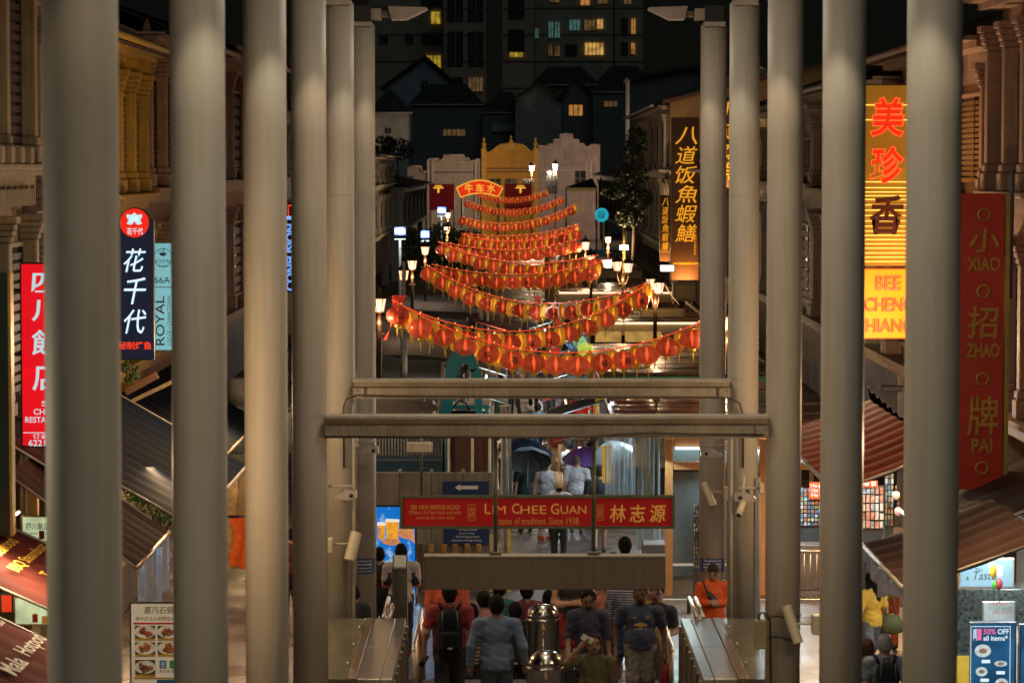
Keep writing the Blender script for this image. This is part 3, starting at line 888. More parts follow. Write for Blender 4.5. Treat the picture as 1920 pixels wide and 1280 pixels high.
shophouse('pale grey shophouse before the left end of the street', -1, XL, 163.05, 196, [(3.75, 6.4), (6.7, 8.3)], (0.33, 0.31, 0.28), (0.34, 0.32, 0.29), DRK, 6, detail=False, roofrise=1.2)
shophouse('low grey shophouse at the left end of the street', -1, XL - 0.6, 196.05, 250, [(3.75, 6.3)], (0.32, 0.31, 0.30), GRY, DRK, 7, detail=False, roofrise=1.0)

shophouse('pinkish shophouse with fluted pilasters behind the tall red and gold sign', 1, XR, 38.0, 50.6, [(3.75, 7.0), (7.35, 10.5)], PNK, (0.44, 0.29, 0.23), DRK, 8, pilw=0.30)
shophouse('red lit shophouse beside the yellow neon sign on the right', 1, XR, 50.65, 63.5, [(3.75, 6.9), (7.25, 9.9)], (0.36, 0.26, 0.24), (0.40, 0.26, 0.20), DRK, 4)
shophouse('cream shophouse with multi paned windows right of the inner columns', 1, XR, 63.55, 79.5, [(3.75, 6.9), (7.2, 9.6)], CRM, CRM, DRK, 6)
shophouse('grey white shophouse hidden mostly behind the right columns', 1, XR, 79.55, 112, [(3.75, 7.0), (7.3, 9.4)], WHT, WHT, DRK, 7, detail=False)
shophouse('low brown shophouse carrying the tall vertical gold lettered signs', 1, XR, 112.05, 157, [(3.75, 7.5)], (0.36, 0.27, 0.18), (0.50, 0.44, 0.36), DRK, 12, detail=False, roofrise=0.9, pilw=0.5, pild=0.5)
shophouse('ornate grey shophouse with brown end wall overgrown by a tree', 1, XR, 157.05, 198, [(3.75, 7.2), (7.5, 10.9)], (0.40, 0.34, 0.27), (0.50, 0.47, 0.42), DRK, 8, detail=False, roofrise=2.2, corbels=True)
shophouse('far grey shophouse behind the blue disc sign', 1, XR - 0.4, 198.05, 262, [(3.75, 7.0)], (0.36, 0.30, 0.25), (0.42, 0.38, 0.34), DRK, 8, detail=False, roofrise=1.2)
# the plain brown end wall rising over the low house
a = atX(1215, 188, XR); 
b = MB(); b.prism([(0, 4.0), (0, 11.2), (9.0, 13.3), (9.0, 4.0)], -0.35, 0.0)
t = thing('end_wall', 'plain brown lit end wall behind the tall gold lettered sign', 'wall', (XR - 0.02, 156.6, 0))
b.build('wall_face', M('brown plaster', (0.30, 0.19, 0.10), 0.8, vs=0.5, var=0.2, streak=0.25), t)
b = MB(); b.prism([(-0.4, 11.12), (-0.4, 11.3), (9.0, 13.5), (9.0, 13.3)], -0.6, 0.35); b.build('coping', m_tile, t)
# frieze of small square bosses with ribs on the tan house cornice, seen close at the left edge
t = [o for o in bpy.data.objects if o.get('label', '').startswith('tan shophouse')][0]
mt = M('trim ' + str(TAN), TAN)
for k in range(7):
    u = 3.0 + 0.9 * k
    MB().box(0.50, u, 7.86, 0.62, u + 0.3, 8.12, b=0.02).build('boss', mt, t)
b = MB()
for k in range(46):
    u = 2.4 + 0.17 * k
    b.box(0.25, u, 7.18, 0.40, u + 0.08, 7.45)
tag(b.build('ribbed_frieze', mt, t), kind='stuff')

# ================================================================ BUILDINGS CLOSING THE STREET
def facade(label, px0, px1, Y, outline, wall, trim, windows, name='street_end_shophouse', emitless=True, depth=8.0, extra=None):
    """outline: list of pixel points for the top of the wall from left to right; windows: pixel rectangles"""
    xa = at(px0, 400, Y)[0]; xb = at(px1, 400, Y)[0]
    t = thing(name, label, 'building', ((xa + xb) / 2, Y, 0), group='buildings closing the end of the street')
    cx = (xa + xb) / 2
    mw = M('plaster ' + str(wall), wall, 0.75, vs=0.8, var=0.15, streak=0.25)
    mt = M('trim ' + str(trim), trim, 0.65, vs=2.0, var=0.15)
    top = [(at(px, py, Y)[0] - cx, at(px, py, Y)[2]) for px, py in outline]
    poly = [(top[0][0], 0)] + top + [(top[-1][0], 0)]
    MB().prism(poly, 0, depth).build('wall', mw, t)
    # coping following the outline
    b = MB()
    for (p, q) in zip(top[:-1], top[1:]):
        dx, dz = q[0] - p[0], q[1] - p[1]; ln = hypot(dx, dz)
        if ln < 0.05: continue
        b.tube([(p[0], -0.06, p[1]), (q[0], -0.06, q[1])], 0.11, 6)
    b.build('coping', mt, t)
    for (a0, b0, a1, b1) in windows:
        w0 = at(a0, b1, Y); w1 = at(a1, b0, Y)
        wd = MB().box(w0[0] - cx, -0.08, w0[2], w1[0] - cx, 0.1, w1[2]).build('window', m_glass, t)
        b = MB()
        xm = (w0[0] + w1[0]) / 2 - cx
        b.box(xm - 0.05, -0.14, w0[2], xm + 0.05, -0.085, w1[2]); b.box(w0[0] - cx, -0.13, (w0[2] + w1[2]) / 2 - 0.04, xm - 0.052, -0.085, (w0[2] + w1[2]) / 2 + 0.04)
        b.box(xm + 0.052, -0.13, (w0[2] + w1[2]) / 2 - 0.04, w1[0] - cx, -0.085, (w0[2] + w1[2]) / 2 + 0.04)
        b.build('frame', M('window bars', (0.16, 0.15, 0.13), 0.6), wd)
    if extra: extra(t, cx, mw, mt)
    return t
YE = 318
def strip(t, cx, mt, Y, pxa, pxb, py, th=3, pr=0.12):
    p, q = at(pxa, py + th, Y), at(pxb, py, Y)
    MB().box(p[0] - cx, -pr, p[2], q[0] - cx, -0.002, q[2]).build('string_course', mt, t)
def urn(t, cx, mt, Y, px, pyb, h=0.9):
    p = at(px, pyb, Y)
    MB().lathe([(0.32, 0), (0.32, 0.12), (0.12, 0.2), (0.26, 0.45), (0.28, 0.6), (0.14, 0.75), (0.10, 0.95), (0.15, 1.05), (0.02, 1.3)], n=12).build('urn', mt, t, loc=(p[0] - cx, 0.1, p[2]))
BEI = (0.46, 0.36, 0.30); YEL = (0.60, 0.29, 0.03); PIN = (0.50, 0.38, 0.35)
facade('dull grey narrow building at the left end of the street', 764, 800, YE, [(764, 312), (790, 312), (790, 322), (800, 322)], (0.33, 0.28, 0.24), BEI, [(768, 330, 774, 360), (768, 367, 783, 390)])
def ex(t, cx, mw, mt):
    strip(t, cx, M('dark band', (0.06, 0.035, 0.03), 0.6), YE, 810, 893, 322, 2); strip(t, cx, mt, YE, 801, 899, 303, 2)
    for k, px in enumerate((801, 809, 890, 897)):
        p, q = at(px, 420, YE), at(px + 5, 300, YE)
        MB().box(p[0] - cx, -0.22, 0, q[0] - cx, -0.003, q[2]).build('pilaster', mt, t)
facade('beige stepped gable building left of the yellow one', 800, 901, YE, [(800, 300), (808, 298), (822, 298), (822, 303), (832, 298), (832, 291), (870, 291), (870, 297), (879, 297), (879, 302), (892, 302), (892, 299), (901, 299)], BEI, (0.48, 0.39, 0.33), [], extra=ex)
def ex(t, cx, mw, mt):
    strip(t, cx, M('dark band', (0.06, 0.035, 0.03)), YE, 912, 1006, 315, 2); strip(t, cx, M('dark band', (0.06, 0.035, 0.03)), YE, 912, 1006, 321, 2)
    for px in (907, 1004): urn(t, cx, mt, YE, px, 280)
    urn(t, cx, mt, YE, 958, 276)
    for px in (903, 1001):
        p, q = at(px, 420, YE), at(px + 8, 280, YE)
        MB().box(p[0] - cx, -0.30, 0, q[0] - cx, -0.003, q[2]).build('pilaster', mt, t)
    p, q = at(953, 279, YE), at(964, 268, YE)
    MB().box(p[0] - cx, -0.12, p[2], q[0] - cx, 0.2, q[2]).build('crest_block', mt, t)
def curve(x0, y0, x1, y1, n=7, bulge=1):
    return [(x0 + (x1 - x0) * i / n, y0 + (y1 - y0) * (0.5 - 0.5 * cos(pi * i / n))) for i in range(n + 1)]
facade('warm yellow building with curved gable and urns at the end of the street', 901, 1009, YE - 0.3,
       [(901, 281), (911, 281), (911, 287)] + curve(913, 287, 943, 271) + [(953, 270), (964, 270)] + curve(975, 271, 1001, 286) + [(1001, 281), (1009, 281)],
       YEL, (0.60, 0.33, 0.05), [(918, 335, 939, 350), (948, 335, 970, 350), (980, 335, 1001, 352)], extra=ex)
def ex(t, cx, mw, mt):
    for px in (1057, 1061, 1065):
        p, q = at(px, 303, YE), at(px + 2, 283, YE); MB().box(p[0] - cx, -0.10, p[2], q[0] - cx, -0.003, q[2]).build('rib', M('pink shade trim', (0.34, 0.24, 0.21), 0.7), t)
    for k in range(3):
        p, q = at(1056 + 3.4 * k, 277, YE), at(1058 + 3.4 * k, 252 - (3 if k == 1 else 0), YE); MB().box(p[0] - cx, -0.14, p[2], q[0] - cx, -0.003, q[2]).build('fin', mt, t)
    strip(t, cx, M('pink shade trim', (0.34, 0.24, 0.21)), YE, 1022, 1098, 308, 2); strip(t, cx, mt, YE, 1012, 1108, 318, 2)
    for (a0, b0, a1, b1) in ((1021, 283, 1023, 308), (1097, 283, 1099, 308), (1021, 281, 1038, 283), (1083, 281, 1099, 283)):
        p, q = at(a0, b1, YE), at(a1, b0, YE); MB().box(p[0] - cx, -0.10, p[2], q[0] - cx, -0.003, q[2]).build('panel_edge', M('pink shade trim', (0.34, 0.24, 0.21)), t)
    for px in (1099, 1107):
        p, q = at(px, 345, YE), at(px + 4, 300, YE); MB().box(p[0] - cx, -0.2, p[2], q[0] - cx, -0.003, q[2]).build('pilaster', mt, t)
facade('pinkish white building with stepped pagoda gable at the end of the street', 1009, 1125, YE,
       [(1009, 274), (1018, 274), (1027, 276), (1027, 271), (1039, 271), (1039, 262), (1051, 262), (1051, 252), (1073, 252), (1073, 262), (1085, 262), (1085, 270), (1095, 270), (1096, 276), (1107, 276), (1107, 272), (1125, 272)],
       PIN, (0.54, 0.43, 0.40), [(1025, 320, 1045, 363), (1078, 320, 1098, 350)], extra=ex)

# ================================================================ HOUSES ON THE HILL AND THE APARTMENT TOWER
m_hwall = M('hill house wall', (0.30, 0.32, 0.33), 0.8, vs=0.5, var=0.2, streak=0.2)
m_hdark = M('hill house dark wall', (0.12, 0.13, 0.12), 0.85, vs=0.5)
m_hroof = M('dark roof', (0.03, 0.033, 0.035), 0.8, vs=1, bump=0.3, bs=6)
def hill_house(label, px0, px1, peave, pbase, Y, ppeak=None, pxpeak=None, wall=None, wins=(), over=4, depth=10, bands=()):
    wall = wall or m_hwall
    a = at(px0, pbase, Y); c = at(px1, peave, Y)
    cx = (a[0] + c[0]) / 2
    t = thing('hill_house', label, 'house', (cx, Y, 0), group='dark houses on the hill behind the street')
    zt = c[2]; xl, xr = a[0] - cx, c[0] - cx
    if ppeak is not None:
        pk = at(pxpeak or (px0 + px1) / 2, ppeak, Y); px = pk[0] - cx
        poly = [(xl, 0), (xl, zt), (px, pk[2]), (xr, zt), (xr, 0)]
        MB().prism(poly, 0, depth).build('wall', wall, t)
        o_ = over / ppm(Y)
        b = MB()
        for (x_, s) in ((xl, -1), (xr, 1)):
            sl = (pk[2] - zt) / max(0.1, abs(px - x_))
            b.prism([(px, pk[2] + 0.02), (x_ + s * o_, zt - sl * o_ + 0.02), (x_ + s * o_, zt - sl * o_ + 0.3), (px, pk[2] + 0.35)], -0.8, depth + 0.5)
        b.build('roof', m_hroof, t)
    else:
        MB().box(xl, 0, 0, xr, depth, zt).build('wall', wall, t)
        o_ = over / ppm(Y)
        b = MB(); zr = zt + 2.6
        b.add([(xl - o_, -o_, zt), (xr + o_, -o_, zt), (xr + o_, depth + o_, zt), (xl - o_, depth + o_, zt), (xl + 2, depth / 2, zr), (xr - 2, depth / 2, zr)],
              [(0, 1, 5, 4), (1, 2, 5), (2, 3, 4, 5), (3, 0, 4), (3, 2, 1, 0)])
        b.build('roof', m_hroof, t)
        MB().tube([(xl - o_, -o_ - 0.05, zt), (xr + o_, -o_ - 0.05, zt)], 0.1, 6).build('gutter', M('pale gutter', (0.4, 0.4, 0.38), 0.5), t)
    for (w, m) in wins:
        p, q = at(w[0], w[3], Y), at(w[2], w[1], Y)
        wd = MB().box(p[0] - cx, -0.06, p[2], q[0] - cx, 0.05, q[2]).build('window', m, t)
        n = max(1, int(round((w[2] - w[0]) / 8)))
        b = MB()
        for k in range(n + 1):
            xx = p[0] - cx + (q[0] - p[0]) * k / n
            b.box(xx - 0.05, -0.11, p[2], xx + 0.05, -0.063, q[2])
        b.box(p[0] - cx, -0.10, p[2] - 0.08, q[0] - cx, -0.063, p[2] - 0.002)
        b.build('window_bars', M('hill window bars', (0.12, 0.11, 0.10), 0.6), wd)
    for w in bands:
        p, q = at(w[0], w[3], Y), at(w[2], w[1], Y)
        MB().box(p[0] - cx, -0.35, p[2], q[0] - cx, -0.003, q[2]).build('balcony', m_hwall, t)
    return t
w_warm = glow('warm window', (1.0, 0.42, 0.09), 0.35, uneven=0.5, us=1.2)
w_warmb = glow('bright warm window', (1.0, 0.55, 0.13), 0.5, uneven=0.5, us=0.9)
w_yel = glow('yellow window', (0.95, 0.62, 0.06), 0.34, uneven=0.55, us=1.0)
w_teal = glow('teal window', (0.22, 0.50, 0.42), 0.17, uneven=0.35, us=1.4)
w_dim = glow('dim window', (0.7, 0.40, 0.15), 0.10, uneven=0.6, us=1.0)
hill_house('pale walled house with dark eaves beside the inner left columns', 690, 766, 212, 330, 325, wall=M('pale plaster house', (0.42, 0.39, 0.34), 0.8, vs=0.5), wins=(((723, 240, 727, 250), m_glass), ((729, 240, 733, 250), m_glass)), over=8)
hill_house('blue grey gabled house left of the tower, halfway up the hill', 718, 862, 165, 235, 372, 108, 797, M('blue grey wall', (0.21, 0.24, 0.26), 0.85, vs=0.4), wins=(((790, 152, 802, 175), m_glass),))
hill_house('long low dark house with pale balcony rail above the beige building', 768, 905, 197, 300, 352, wall=m_hdark, over=3, wins=(((830, 243, 873, 255), w_dim),))
hill_house('dark house with lit veranda box above the yellow building', 905, 992, 212, 300, 350, wall=m_hdark, over=2, bands=((922, 232, 986, 247),))
hill_house('grey gabled house above the yellow and pink buildings', 966, 1052, 185, 300, 345, 157, 1014, M('grey house wall', (0.27, 0.26, 0.23), 0.85, vs=0.4))
hill_house('dark house with one orange lit window above the pink gable', 1052, 1112, 178, 300, 348, 150, 1082, m_hdark, wins=(((1066, 197, 1093, 217), w_warm),))
hill_house('dark house with pale eave and four small windows right of centre', 1112, 1180, 173, 300, 346, wall=m_hdark, over=3, wins=(((1132, 190, 1158, 200), w_dim),))
hill_house('dark hip roofed house in front of the tower base', 1000, 1120, 160, 260, 395, wall=m_hdark, over=6)
hill_house('dark hip roofed house on the right of the tower base', 1120, 1225, 158, 260, 402, wall=m_hdark, over=6)
hill_house('dark roof above the brown end wall on the right', 1180, 1345, 150, 300, 300, 128, 1300, m_hdark)

def tower(label, px0, px1, Y, wall, windows, depth=14, pytop=-60):
    a = at(px0, 300, Y); c = at(px1, pytop, Y); cx = (a[0] + c[0]) / 2
    t = thing('apartment_tower', label, 'building', (cx, Y, 0), group='wings of the apartment tower')
    hw = (c[0] - a[0]) / 2
    MB().box(-hw, 0, 0, hw, depth, c[2]).build('wall', wall, t)
    for py in range(-40, 200, 50):
        z = at(960, py, Y)[2]
        MB().box(-hw - 0.05, -0.25, z - 0.5, hw + 0.05, -0.003, z).build('floor_band', wall, t)
    for (x0, y0, x1, y1, m) in windows:
        p, q = at(x0, y1, Y), at(x1, y0, Y)
        wd = MB().box(p[0] - cx, -0.30, p[2], q[0] - cx, 0.05, q[2]).build('window', m, t)
        b = MB(); n = max(2, int((x1 - x0) / 7)); nz = max(1, int((y1 - y0) / 16))
        for k in range(n + 1):
            xx = p[0] - cx + (q[0] - p[0]) * k / n
            b.box(xx - 0.06, -0.42, p[2], xx + 0.06, -0.302, q[2])
        for k in range(nz + 1):
            zz = p[2] + (q[2] - p[2]) * k / nz
            b.box(p[0] - cx, -0.40, zz - 0.06, q[0] - cx, -0.303, zz + 0.06)
        b.build('window_bars', M('tower window bars', (0.10, 0.11, 0.10), 0.6), wd)
m_tw = M('tower wall', (0.27, 0.23, 0.16), 0.85, vs=0.15, var=0.15)
m_tw2 = M('tower wall brown', (0.33, 0.24, 0.16), 0.85, vs=0.15, var=0.15)
G = m_glass
tower('left set back wing of the apartment tower with two yellow windows', 690, 830, 545, m_tw, [(808, 22, 826, 46, w_yel), (798, 104, 827, 130, w_yel), (792, 62, 828, 82, G), (760, 64, 775, 80, G), (712, 66, 728, 80, G), (790, 0, 828, 12, G)])
tower('middle wing of the apartment tower with tall dark windows', 832, 912, 530, m_tw2, [(839, 0, 852, 38, G), (855, 0, 868, 38, G), (878, 0, 891, 38, G), (893, 0, 906, 38, G), (839, 60, 852, 122, G), (855, 60, 868, 122, G), (878, 60, 891, 122, G), (893, 60, 906, 122, G), (839, 145, 868, 170, G), (878, 145, 906, 172, w_dim)])
tower('right of middle wing of the apartment tower with a small yellow window', 942, 1002, 534, m_tw2, [(953, 0, 983, 34, G), (953, 56, 983, 98, G), (955, 98, 981, 108, w_yel)])
tower('right wing of the apartment tower with teal and yellow lit windows', 1003, 1150, 540, m_tw, [(1028, 41, 1038, 72, w_teal), (1040, 41, 1050, 72, w_teal), (1067, 37, 1088, 58, w_teal), (1095, 37, 1117, 58, w_dim), (1119, 36, 1131, 55, w_warmb), (1096, 80, 1132, 104, w_warmb), (1028, 84, 1036, 106, w_dim), (1040, 86, 1050, 106, w_dim), (1030, -8, 1050, 5, w_dim), (1088, -10, 1106, 11, w_warm), (1120, -6, 1140, 8, w_dim), (1003, 53, 1010, 73, w_teal), (1060, 84, 1082, 103, G)])
tower('narrow far right wing of the apartment tower', 1152, 1206, 548, m_tw, [(1183, 35, 1192, 65, w_warm), (1183, 80, 1191, 102, w_warm), (1165, 35, 1177, 65, G), (1165, 80, 1177, 102, G), (1169, -6, 1184, 9, w_dim)])
# ================================================================ STREET LAMPS
m_bronze = M('dark bronze', (0.10, 0.055, 0.03), 0.4, 0.6, vs=6)
m_lampg = glow('lamp glass', (1.0, 0.64, 0.40), 1.25)
m_lampw = glow('white lamp glass', (0.80, 0.80, 1.0), 1.1)
m_lantf = M('lantern frame', (0.10, 0.05, 0.03), 0.45, 0.4)
ORD = ['first', 'second', 'third', 'fourth', 'fifth', 'sixth', 'seventh', 'eighth', 'ninth', 'tenth', 'eleventh', 'twelfth', 'thirteenth', 'fourteenth', 'fifteenth', 'sixteenth', 'seventeenth', 'eighteenth', 'nineteenth', 'twentieth']
def lamp_head(t, x, z, s=1.0, glassmat=None):
    g = glassmat or m_lampg
    b = MB()
    w0, w1, h = 0.115 * s, 0.185 * s, 0.34 * s
    b.lathe([(w0, 0), (w1, h)], n=6, smooth=False); b.build('lamp_glass', g, t, loc=(x, 0, z))
    b = MB()
    for k in range(6):
        a = 2 * pi * k / 6
        b.tube([(w0 * 1.05 * cos(a), w0 * 1.05 * sin(a), 0), (w1 * 1.05 * cos(a), w1 * 1.05 * sin(a), h)], 0.011 * s, 4)
    b.lathe([(w0 * 1.1, -0.03 * s), (w0 * 1.1, 0)], n=6, smooth=False)
    b.build('lamp_frame', m_lantf, t, loc=(x, 0, z))
    b = MB(); b.lathe([(w1 * 1.35, h + 0.001), (w1 * 1.3, h + 0.03 * s), (w1 * 0.7, h + 0.15 * s), (w1 * 0.25, h + 0.24 * s), (w1 * 0.3, h + 0.27 * s), (0.01, h + 0.36 * s)], n=12); b.build('lamp_roof', m_lantf, t, loc=(x, 0, z))
def street_lamp(label, heads, Y, power=130, glassmat=None, col=(1.0, 0.66, 0.36), s=0.84, light=True):
    """heads = pixel centres of the glass boxes; the first one stands over the post, others on side arms"""
    pts = [at(px, py, Y) for px, py in heads]
    x0 = sum(p[0] for p in pts) / len(pts)
    t = thing('street_lamp', label, 'street lamp', (x0, Y, 0), group='lantern street lamps')
    zmin = min(p[2] for p in pts) - 0.17 * s
    b = MB(); b.lathe([(0.16, 0), (0.16, 0.12), (0.11, 0.3), (0.075, 0.6), (0.06, 1.2), (0.05, zmin - 0.3), (0.08, zmin - 0.27), (0.05, zmin - 0.2), (0.045, zmin - 0.03)], n=12)
    b.build('post', m_bronze, t)
    for p in pts:
        dx = p[0] - x0
        lamp_head(t, dx, p[2] - 0.17 * s, s, glassmat)
        if abs(dx) > 0.05:
            z1 = p[2] - 0.17 * s
            MB().tube([(0, 0, zmin - 0.35), (dx * 0.5, 0, zmin - 0.4), (dx, 0, z1 - 0.18), (dx, 0, z1 - 0.03)], 0.022, 6).build('arm', m_bronze, t)
    b = MB(); b.tube([(0.12, 0, zmin - 0.5), (-0.12, 0, zmin - 0.5)], 0.02, 6); b.build('ladder_bar', m_bronze, t)
    if light:
        point('street_lamp_bulb', (x0, Y - 0.25, zmin - 0.25), col, power, 0.12)
    return t
street_lamp('lantern street lamp nearest on the left, where the lowest lantern string is tied', [(711, 572)], 66, 60)
street_lamp('second lantern street lamp on the left, with brown post', [(757, 516)], 90, 90)
street_lamp('third lantern street lamp on the left, slightly right of the second', [(773, 497)], 98, 80)
street_lamp('fourth lantern street lamp on the left below the blue lit panel', [(797, 470)], 114, 110)
street_lamp('lantern street lamp right of the farthest right column, seen in the slit', [(1364, 606)], 66, 120)
street_lamp('twin lantern street lamp on the right above the wet stall roofs', [(1235, 540), (1222, 533)], 80, 75)
street_lamp('twin lantern street lamp under the bright spotlight on the right', [(1157, 499), (1178, 502)], 96, 75)
street_lamp('small lantern street lamp at the right ends of the middle strings', [(1098, 461)], 118, 170)
street_lamp('small lantern street lamp behind the right lantern string ends', [(1108, 487)], 106, 90)
street_lamp('tiny far lantern lamp among the tree leaves on the left', [(838, 431)], 145, 420)
street_lamp('tiny far lantern lamp above the tree on the left', [(840, 404)], 175, 600)
street_lamp('white lantern lamp in front of the yellow building', [(997, 316)], 304, 2600, m_lampw, (1.0, 0.72, 0.42), 1.6)
street_lamp('white lantern lamp in front of the pink gabled building', [(1041, 313)], 304, 2600, m_lampw, (1.0, 0.78, 0.58), 1.6)
street_lamp('added lantern street lamp hidden behind the third left column', [(498, 600)], 55, 520)  # lamps behind the columns are added, unseen, to light facades and columns
street_lamp('added lantern street lamp hidden behind the second left column', [(374, 700)], 38, 230)
street_lamp('added lantern street lamp hidden behind the nearest left column', [(158, 780)], 26, 300)
for _x, _y, _l in ((-5.2, 17.5, 'left'), (5.6, 14.0, 'right')):
    _t = street_lamp('added lantern street lamp outside the %s edge of the picture near the bridge' % _l, [(960, 640)], _y, 1, light=False)
    _t.location[0] = _x
    point('street_lamp_bulb', (_x, _y - 0.25, 6.2), (1.0, 0.84, 0.62), 170, 0.12)  # added lamp out of view, evens out the light on the columns
street_lamp('added lantern street lamp hidden behind the nearest right column, closer to the camera', [(1752, 760)], 30, 230)  # from here the unseen lamps added on the right
street_lamp('added lantern street lamp hidden behind the nearest right column', [(1750, 700)], 38, 300)
street_lamp('added lantern street lamp hidden behind the second right column', [(1580, 600)], 54, 900)
# white LED flood panels on poles at the left
m_led = glow('led panel', (0.70, 0.85, 1.0), 3.5); m_ledb = glow('blue halo panel', (0.10, 0.22, 0.9), 0.6)
m_polep = M('pale pole', (0.40, 0.36, 0.28), 0.5, vs=3)
def led_post(label, px, py, Y, w, h, power, shape=False):
    x, _, z = at(px, py, Y); w /= ppm(Y); h /= ppm(Y)
    t = thing('flood_panel', label, 'flood light', (x, Y, 0), group='white flood panels on poles at the left')
    MB().lathe([(0.06, 0), (0.05, z - h * 1.5)], n=10).build('pole', m_polep, t)
    MB().box(-w * 0.6, -0.06, z - h * 0.8, w * 0.6, 0.06, z + h * 0.75, b=0.02).build('housing', m_ledb if shape else M('blue housing', (0.03, 0.04, 0.12), 0.4), t)
    MB().prism([(-w * 0.45, z - h * 0.45), (w * 0.45, z - h * 0.45), (w * 0.48, z), (w * 0.25, z + h * 0.2), (0, z + h * 0.45), (-w * 0.25, z + h * 0.25), (-w * 0.48, z)] if shape else [(-w * 0.48, z - h * 0.4), (w * 0.48, z - h * 0.4), (w * 0.48, z + h * 0.4), (-w * 0.48, z + h * 0.4)], -0.085, -0.062).build('lit_face', m_led, t)
    MB().box(-w * 0.55, -0.05, z - h * 1.5, w * 0.55, 0.05, z - h * 1.3).build('crossbar', m_polep, t)
    point('flood_panel_bulb', (x, Y - 0.4, z), (0.65, 0.85, 1.0), power, 0.1)
led_post('white rectangular flood panel on a pale pole near the left columns', 750, 433, 112, 19, 11, 60)
led_post('blue rimmed white flood panel on a pole left of the lanterns', 797, 439, 118, 14, 9, 60, True)
led_post('small far blue rimmed flood panel above the tree', 828, 394, 160, 14, 8, 50, True)
x, _, z = at(1170, 464, 118)
t = thing('spotlight', 'bright white spotlight on a yellow pole above the twin lamp', 'spotlight', (x, 118, 0))
MB().lathe([(0.07, 0), (0.06, z + 0.8)], n=10).build('pole', M('yellow pole', (0.4, 0.26, 0.06), 0.5), t)
MB().box(-0.2, -0.1, z - 0.12, 0.2, 0.05, z + 0.12, b=0.03).build('case', m_dark, t)
MB().box(-0.17, -0.125, z - 0.09, 0.17, -0.102, z + 0.09, b=0.01).build('lit_face', glow('spot face', (1.0, 0.85, 0.6), 9.0), t)
point('spotlight_bulb', (x, 117.4, z), (1.0, 0.78, 0.45), 70, 0.1)
x, _, z = at(1251, 503, 112)
t = thing('wall_floodlight', 'small white floodlight left of the gold lettered sign base', 'floodlight', (x, 112, z))
MB().box(-0.28, 0, -0.14, 0.28, 0.2, 0.14, b=0.03).build('case', m_dark, t)
MB().box(-0.25, -0.02, -0.11, 0.25, -0.002, 0.11).build('lit_face', glow('spot face w', (1.0, 0.88, 0.8), 4.0), t)
MB().tube([(0, 0.1, -0.14), (0, 0.15, -0.6), (0.6, 0.3, -0.9)], 0.03, 6).build('bracket', m_dark, t)

# ================================================================ LANTERN STRINGS
def lantern_mat(name, col, gl, trans, es):
    m = bpy.data.materials.new(name); m.use_nodes = True
    nt = m.node_tree; N = nt.nodes; L = nt.links
    p = N['Principled BSDF']
    tc = N.new('ShaderNodeTexCoord')
    no = N.new('ShaderNodeTexNoise'); no.inputs['Scale'].default_value = 7; no.inputs['Detail'].default_value = 4
    L.new(tc.outputs['Object'], no.inputs['Vector'])
    oi = N.new('ShaderNodeObjectInfo')
    mr = N.new('ShaderNodeMapRange'); mr.inputs['To Min'].default_value = es * 0.5; mr.inputs['To Max'].default_value = es * 1.5
    L.new(oi.outputs['Random'], mr.inputs['Value'])
    mu = N.new('ShaderNodeMath'); mu.operation = 'MULTIPLY'
    r2 = N.new('ShaderNodeMapRange'); r2.inputs['From Min'].default_value = 0.3; r2.inputs['From Max'].default_value = 0.7; r2.inputs['To Min'].default_value = 0.65; r2.inputs['To Max'].default_value = 1.3
    L.new(no.outputs['Fac'], r2.inputs['Value'])
    L.new(mr.outputs['Result'], mu.inputs[0]); L.new(r2.outputs['Result'], mu.inputs[1])
    p.inputs['Base Color'].default_value = (*col, 1); p.inputs['Roughness'].default_value = 0.32
    p.inputs['Emission Color'].default_value = (*gl, 1)
    L.new(mu.outputs[0], p.inputs['Emission Strength'])
    tr = N.new('ShaderNodeBsdfTransparent'); tr.inputs['Color'].default_value = (*[min(1, c * 1.1) for c in gl], 1)
    mx = N.new('ShaderNodeMixShader'); mx.inputs['Fac'].default_value = trans
    out = N['Material Output']
    L.new(p.outputs[0], mx.inputs[1]); L.new(tr.outputs[0], mx.inputs[2]); L.new(mx.outputs[0], out.inputs['Surface'])
    m.cycles.emission_sampling = 'NONE'
    _mats[name] = m
    return m
m_lred = lantern_mat('red lantern silk', (0.34, 0.065, 0.032), (0.80, 0.135, 0.045), 0.30, 0.24)
m_lyel = lantern_mat('yellow lantern silk', (0.50, 0.28, 0.03), (0.78, 0.38, 0.035), 0.28, 0.30)
m_bulbr = glow('lantern bulb', (1.0, 0.58, 0.28), 3.0)
m_tass = M('gold tassel', (0.50, 0.28, 0.02), 0.6, emit=(0.8, 0.4, 0.03), es=0.12, sample=False)
m_cap = M('gold cap', (0.50, 0.30, 0.04), 0.4, 0.3, emit=(0.8, 0.4, 0.05), es=0.10, sample=False)
m_ink = M('black ink', (0.012, 0.006, 0.004), 0.6)
m_tinyb = glow('tiny bulb', (1.0, 0.45, 0.16), 1.4)
m_rope = glow('red light rope', (1.0, 0.085, 0.02), 0.75)
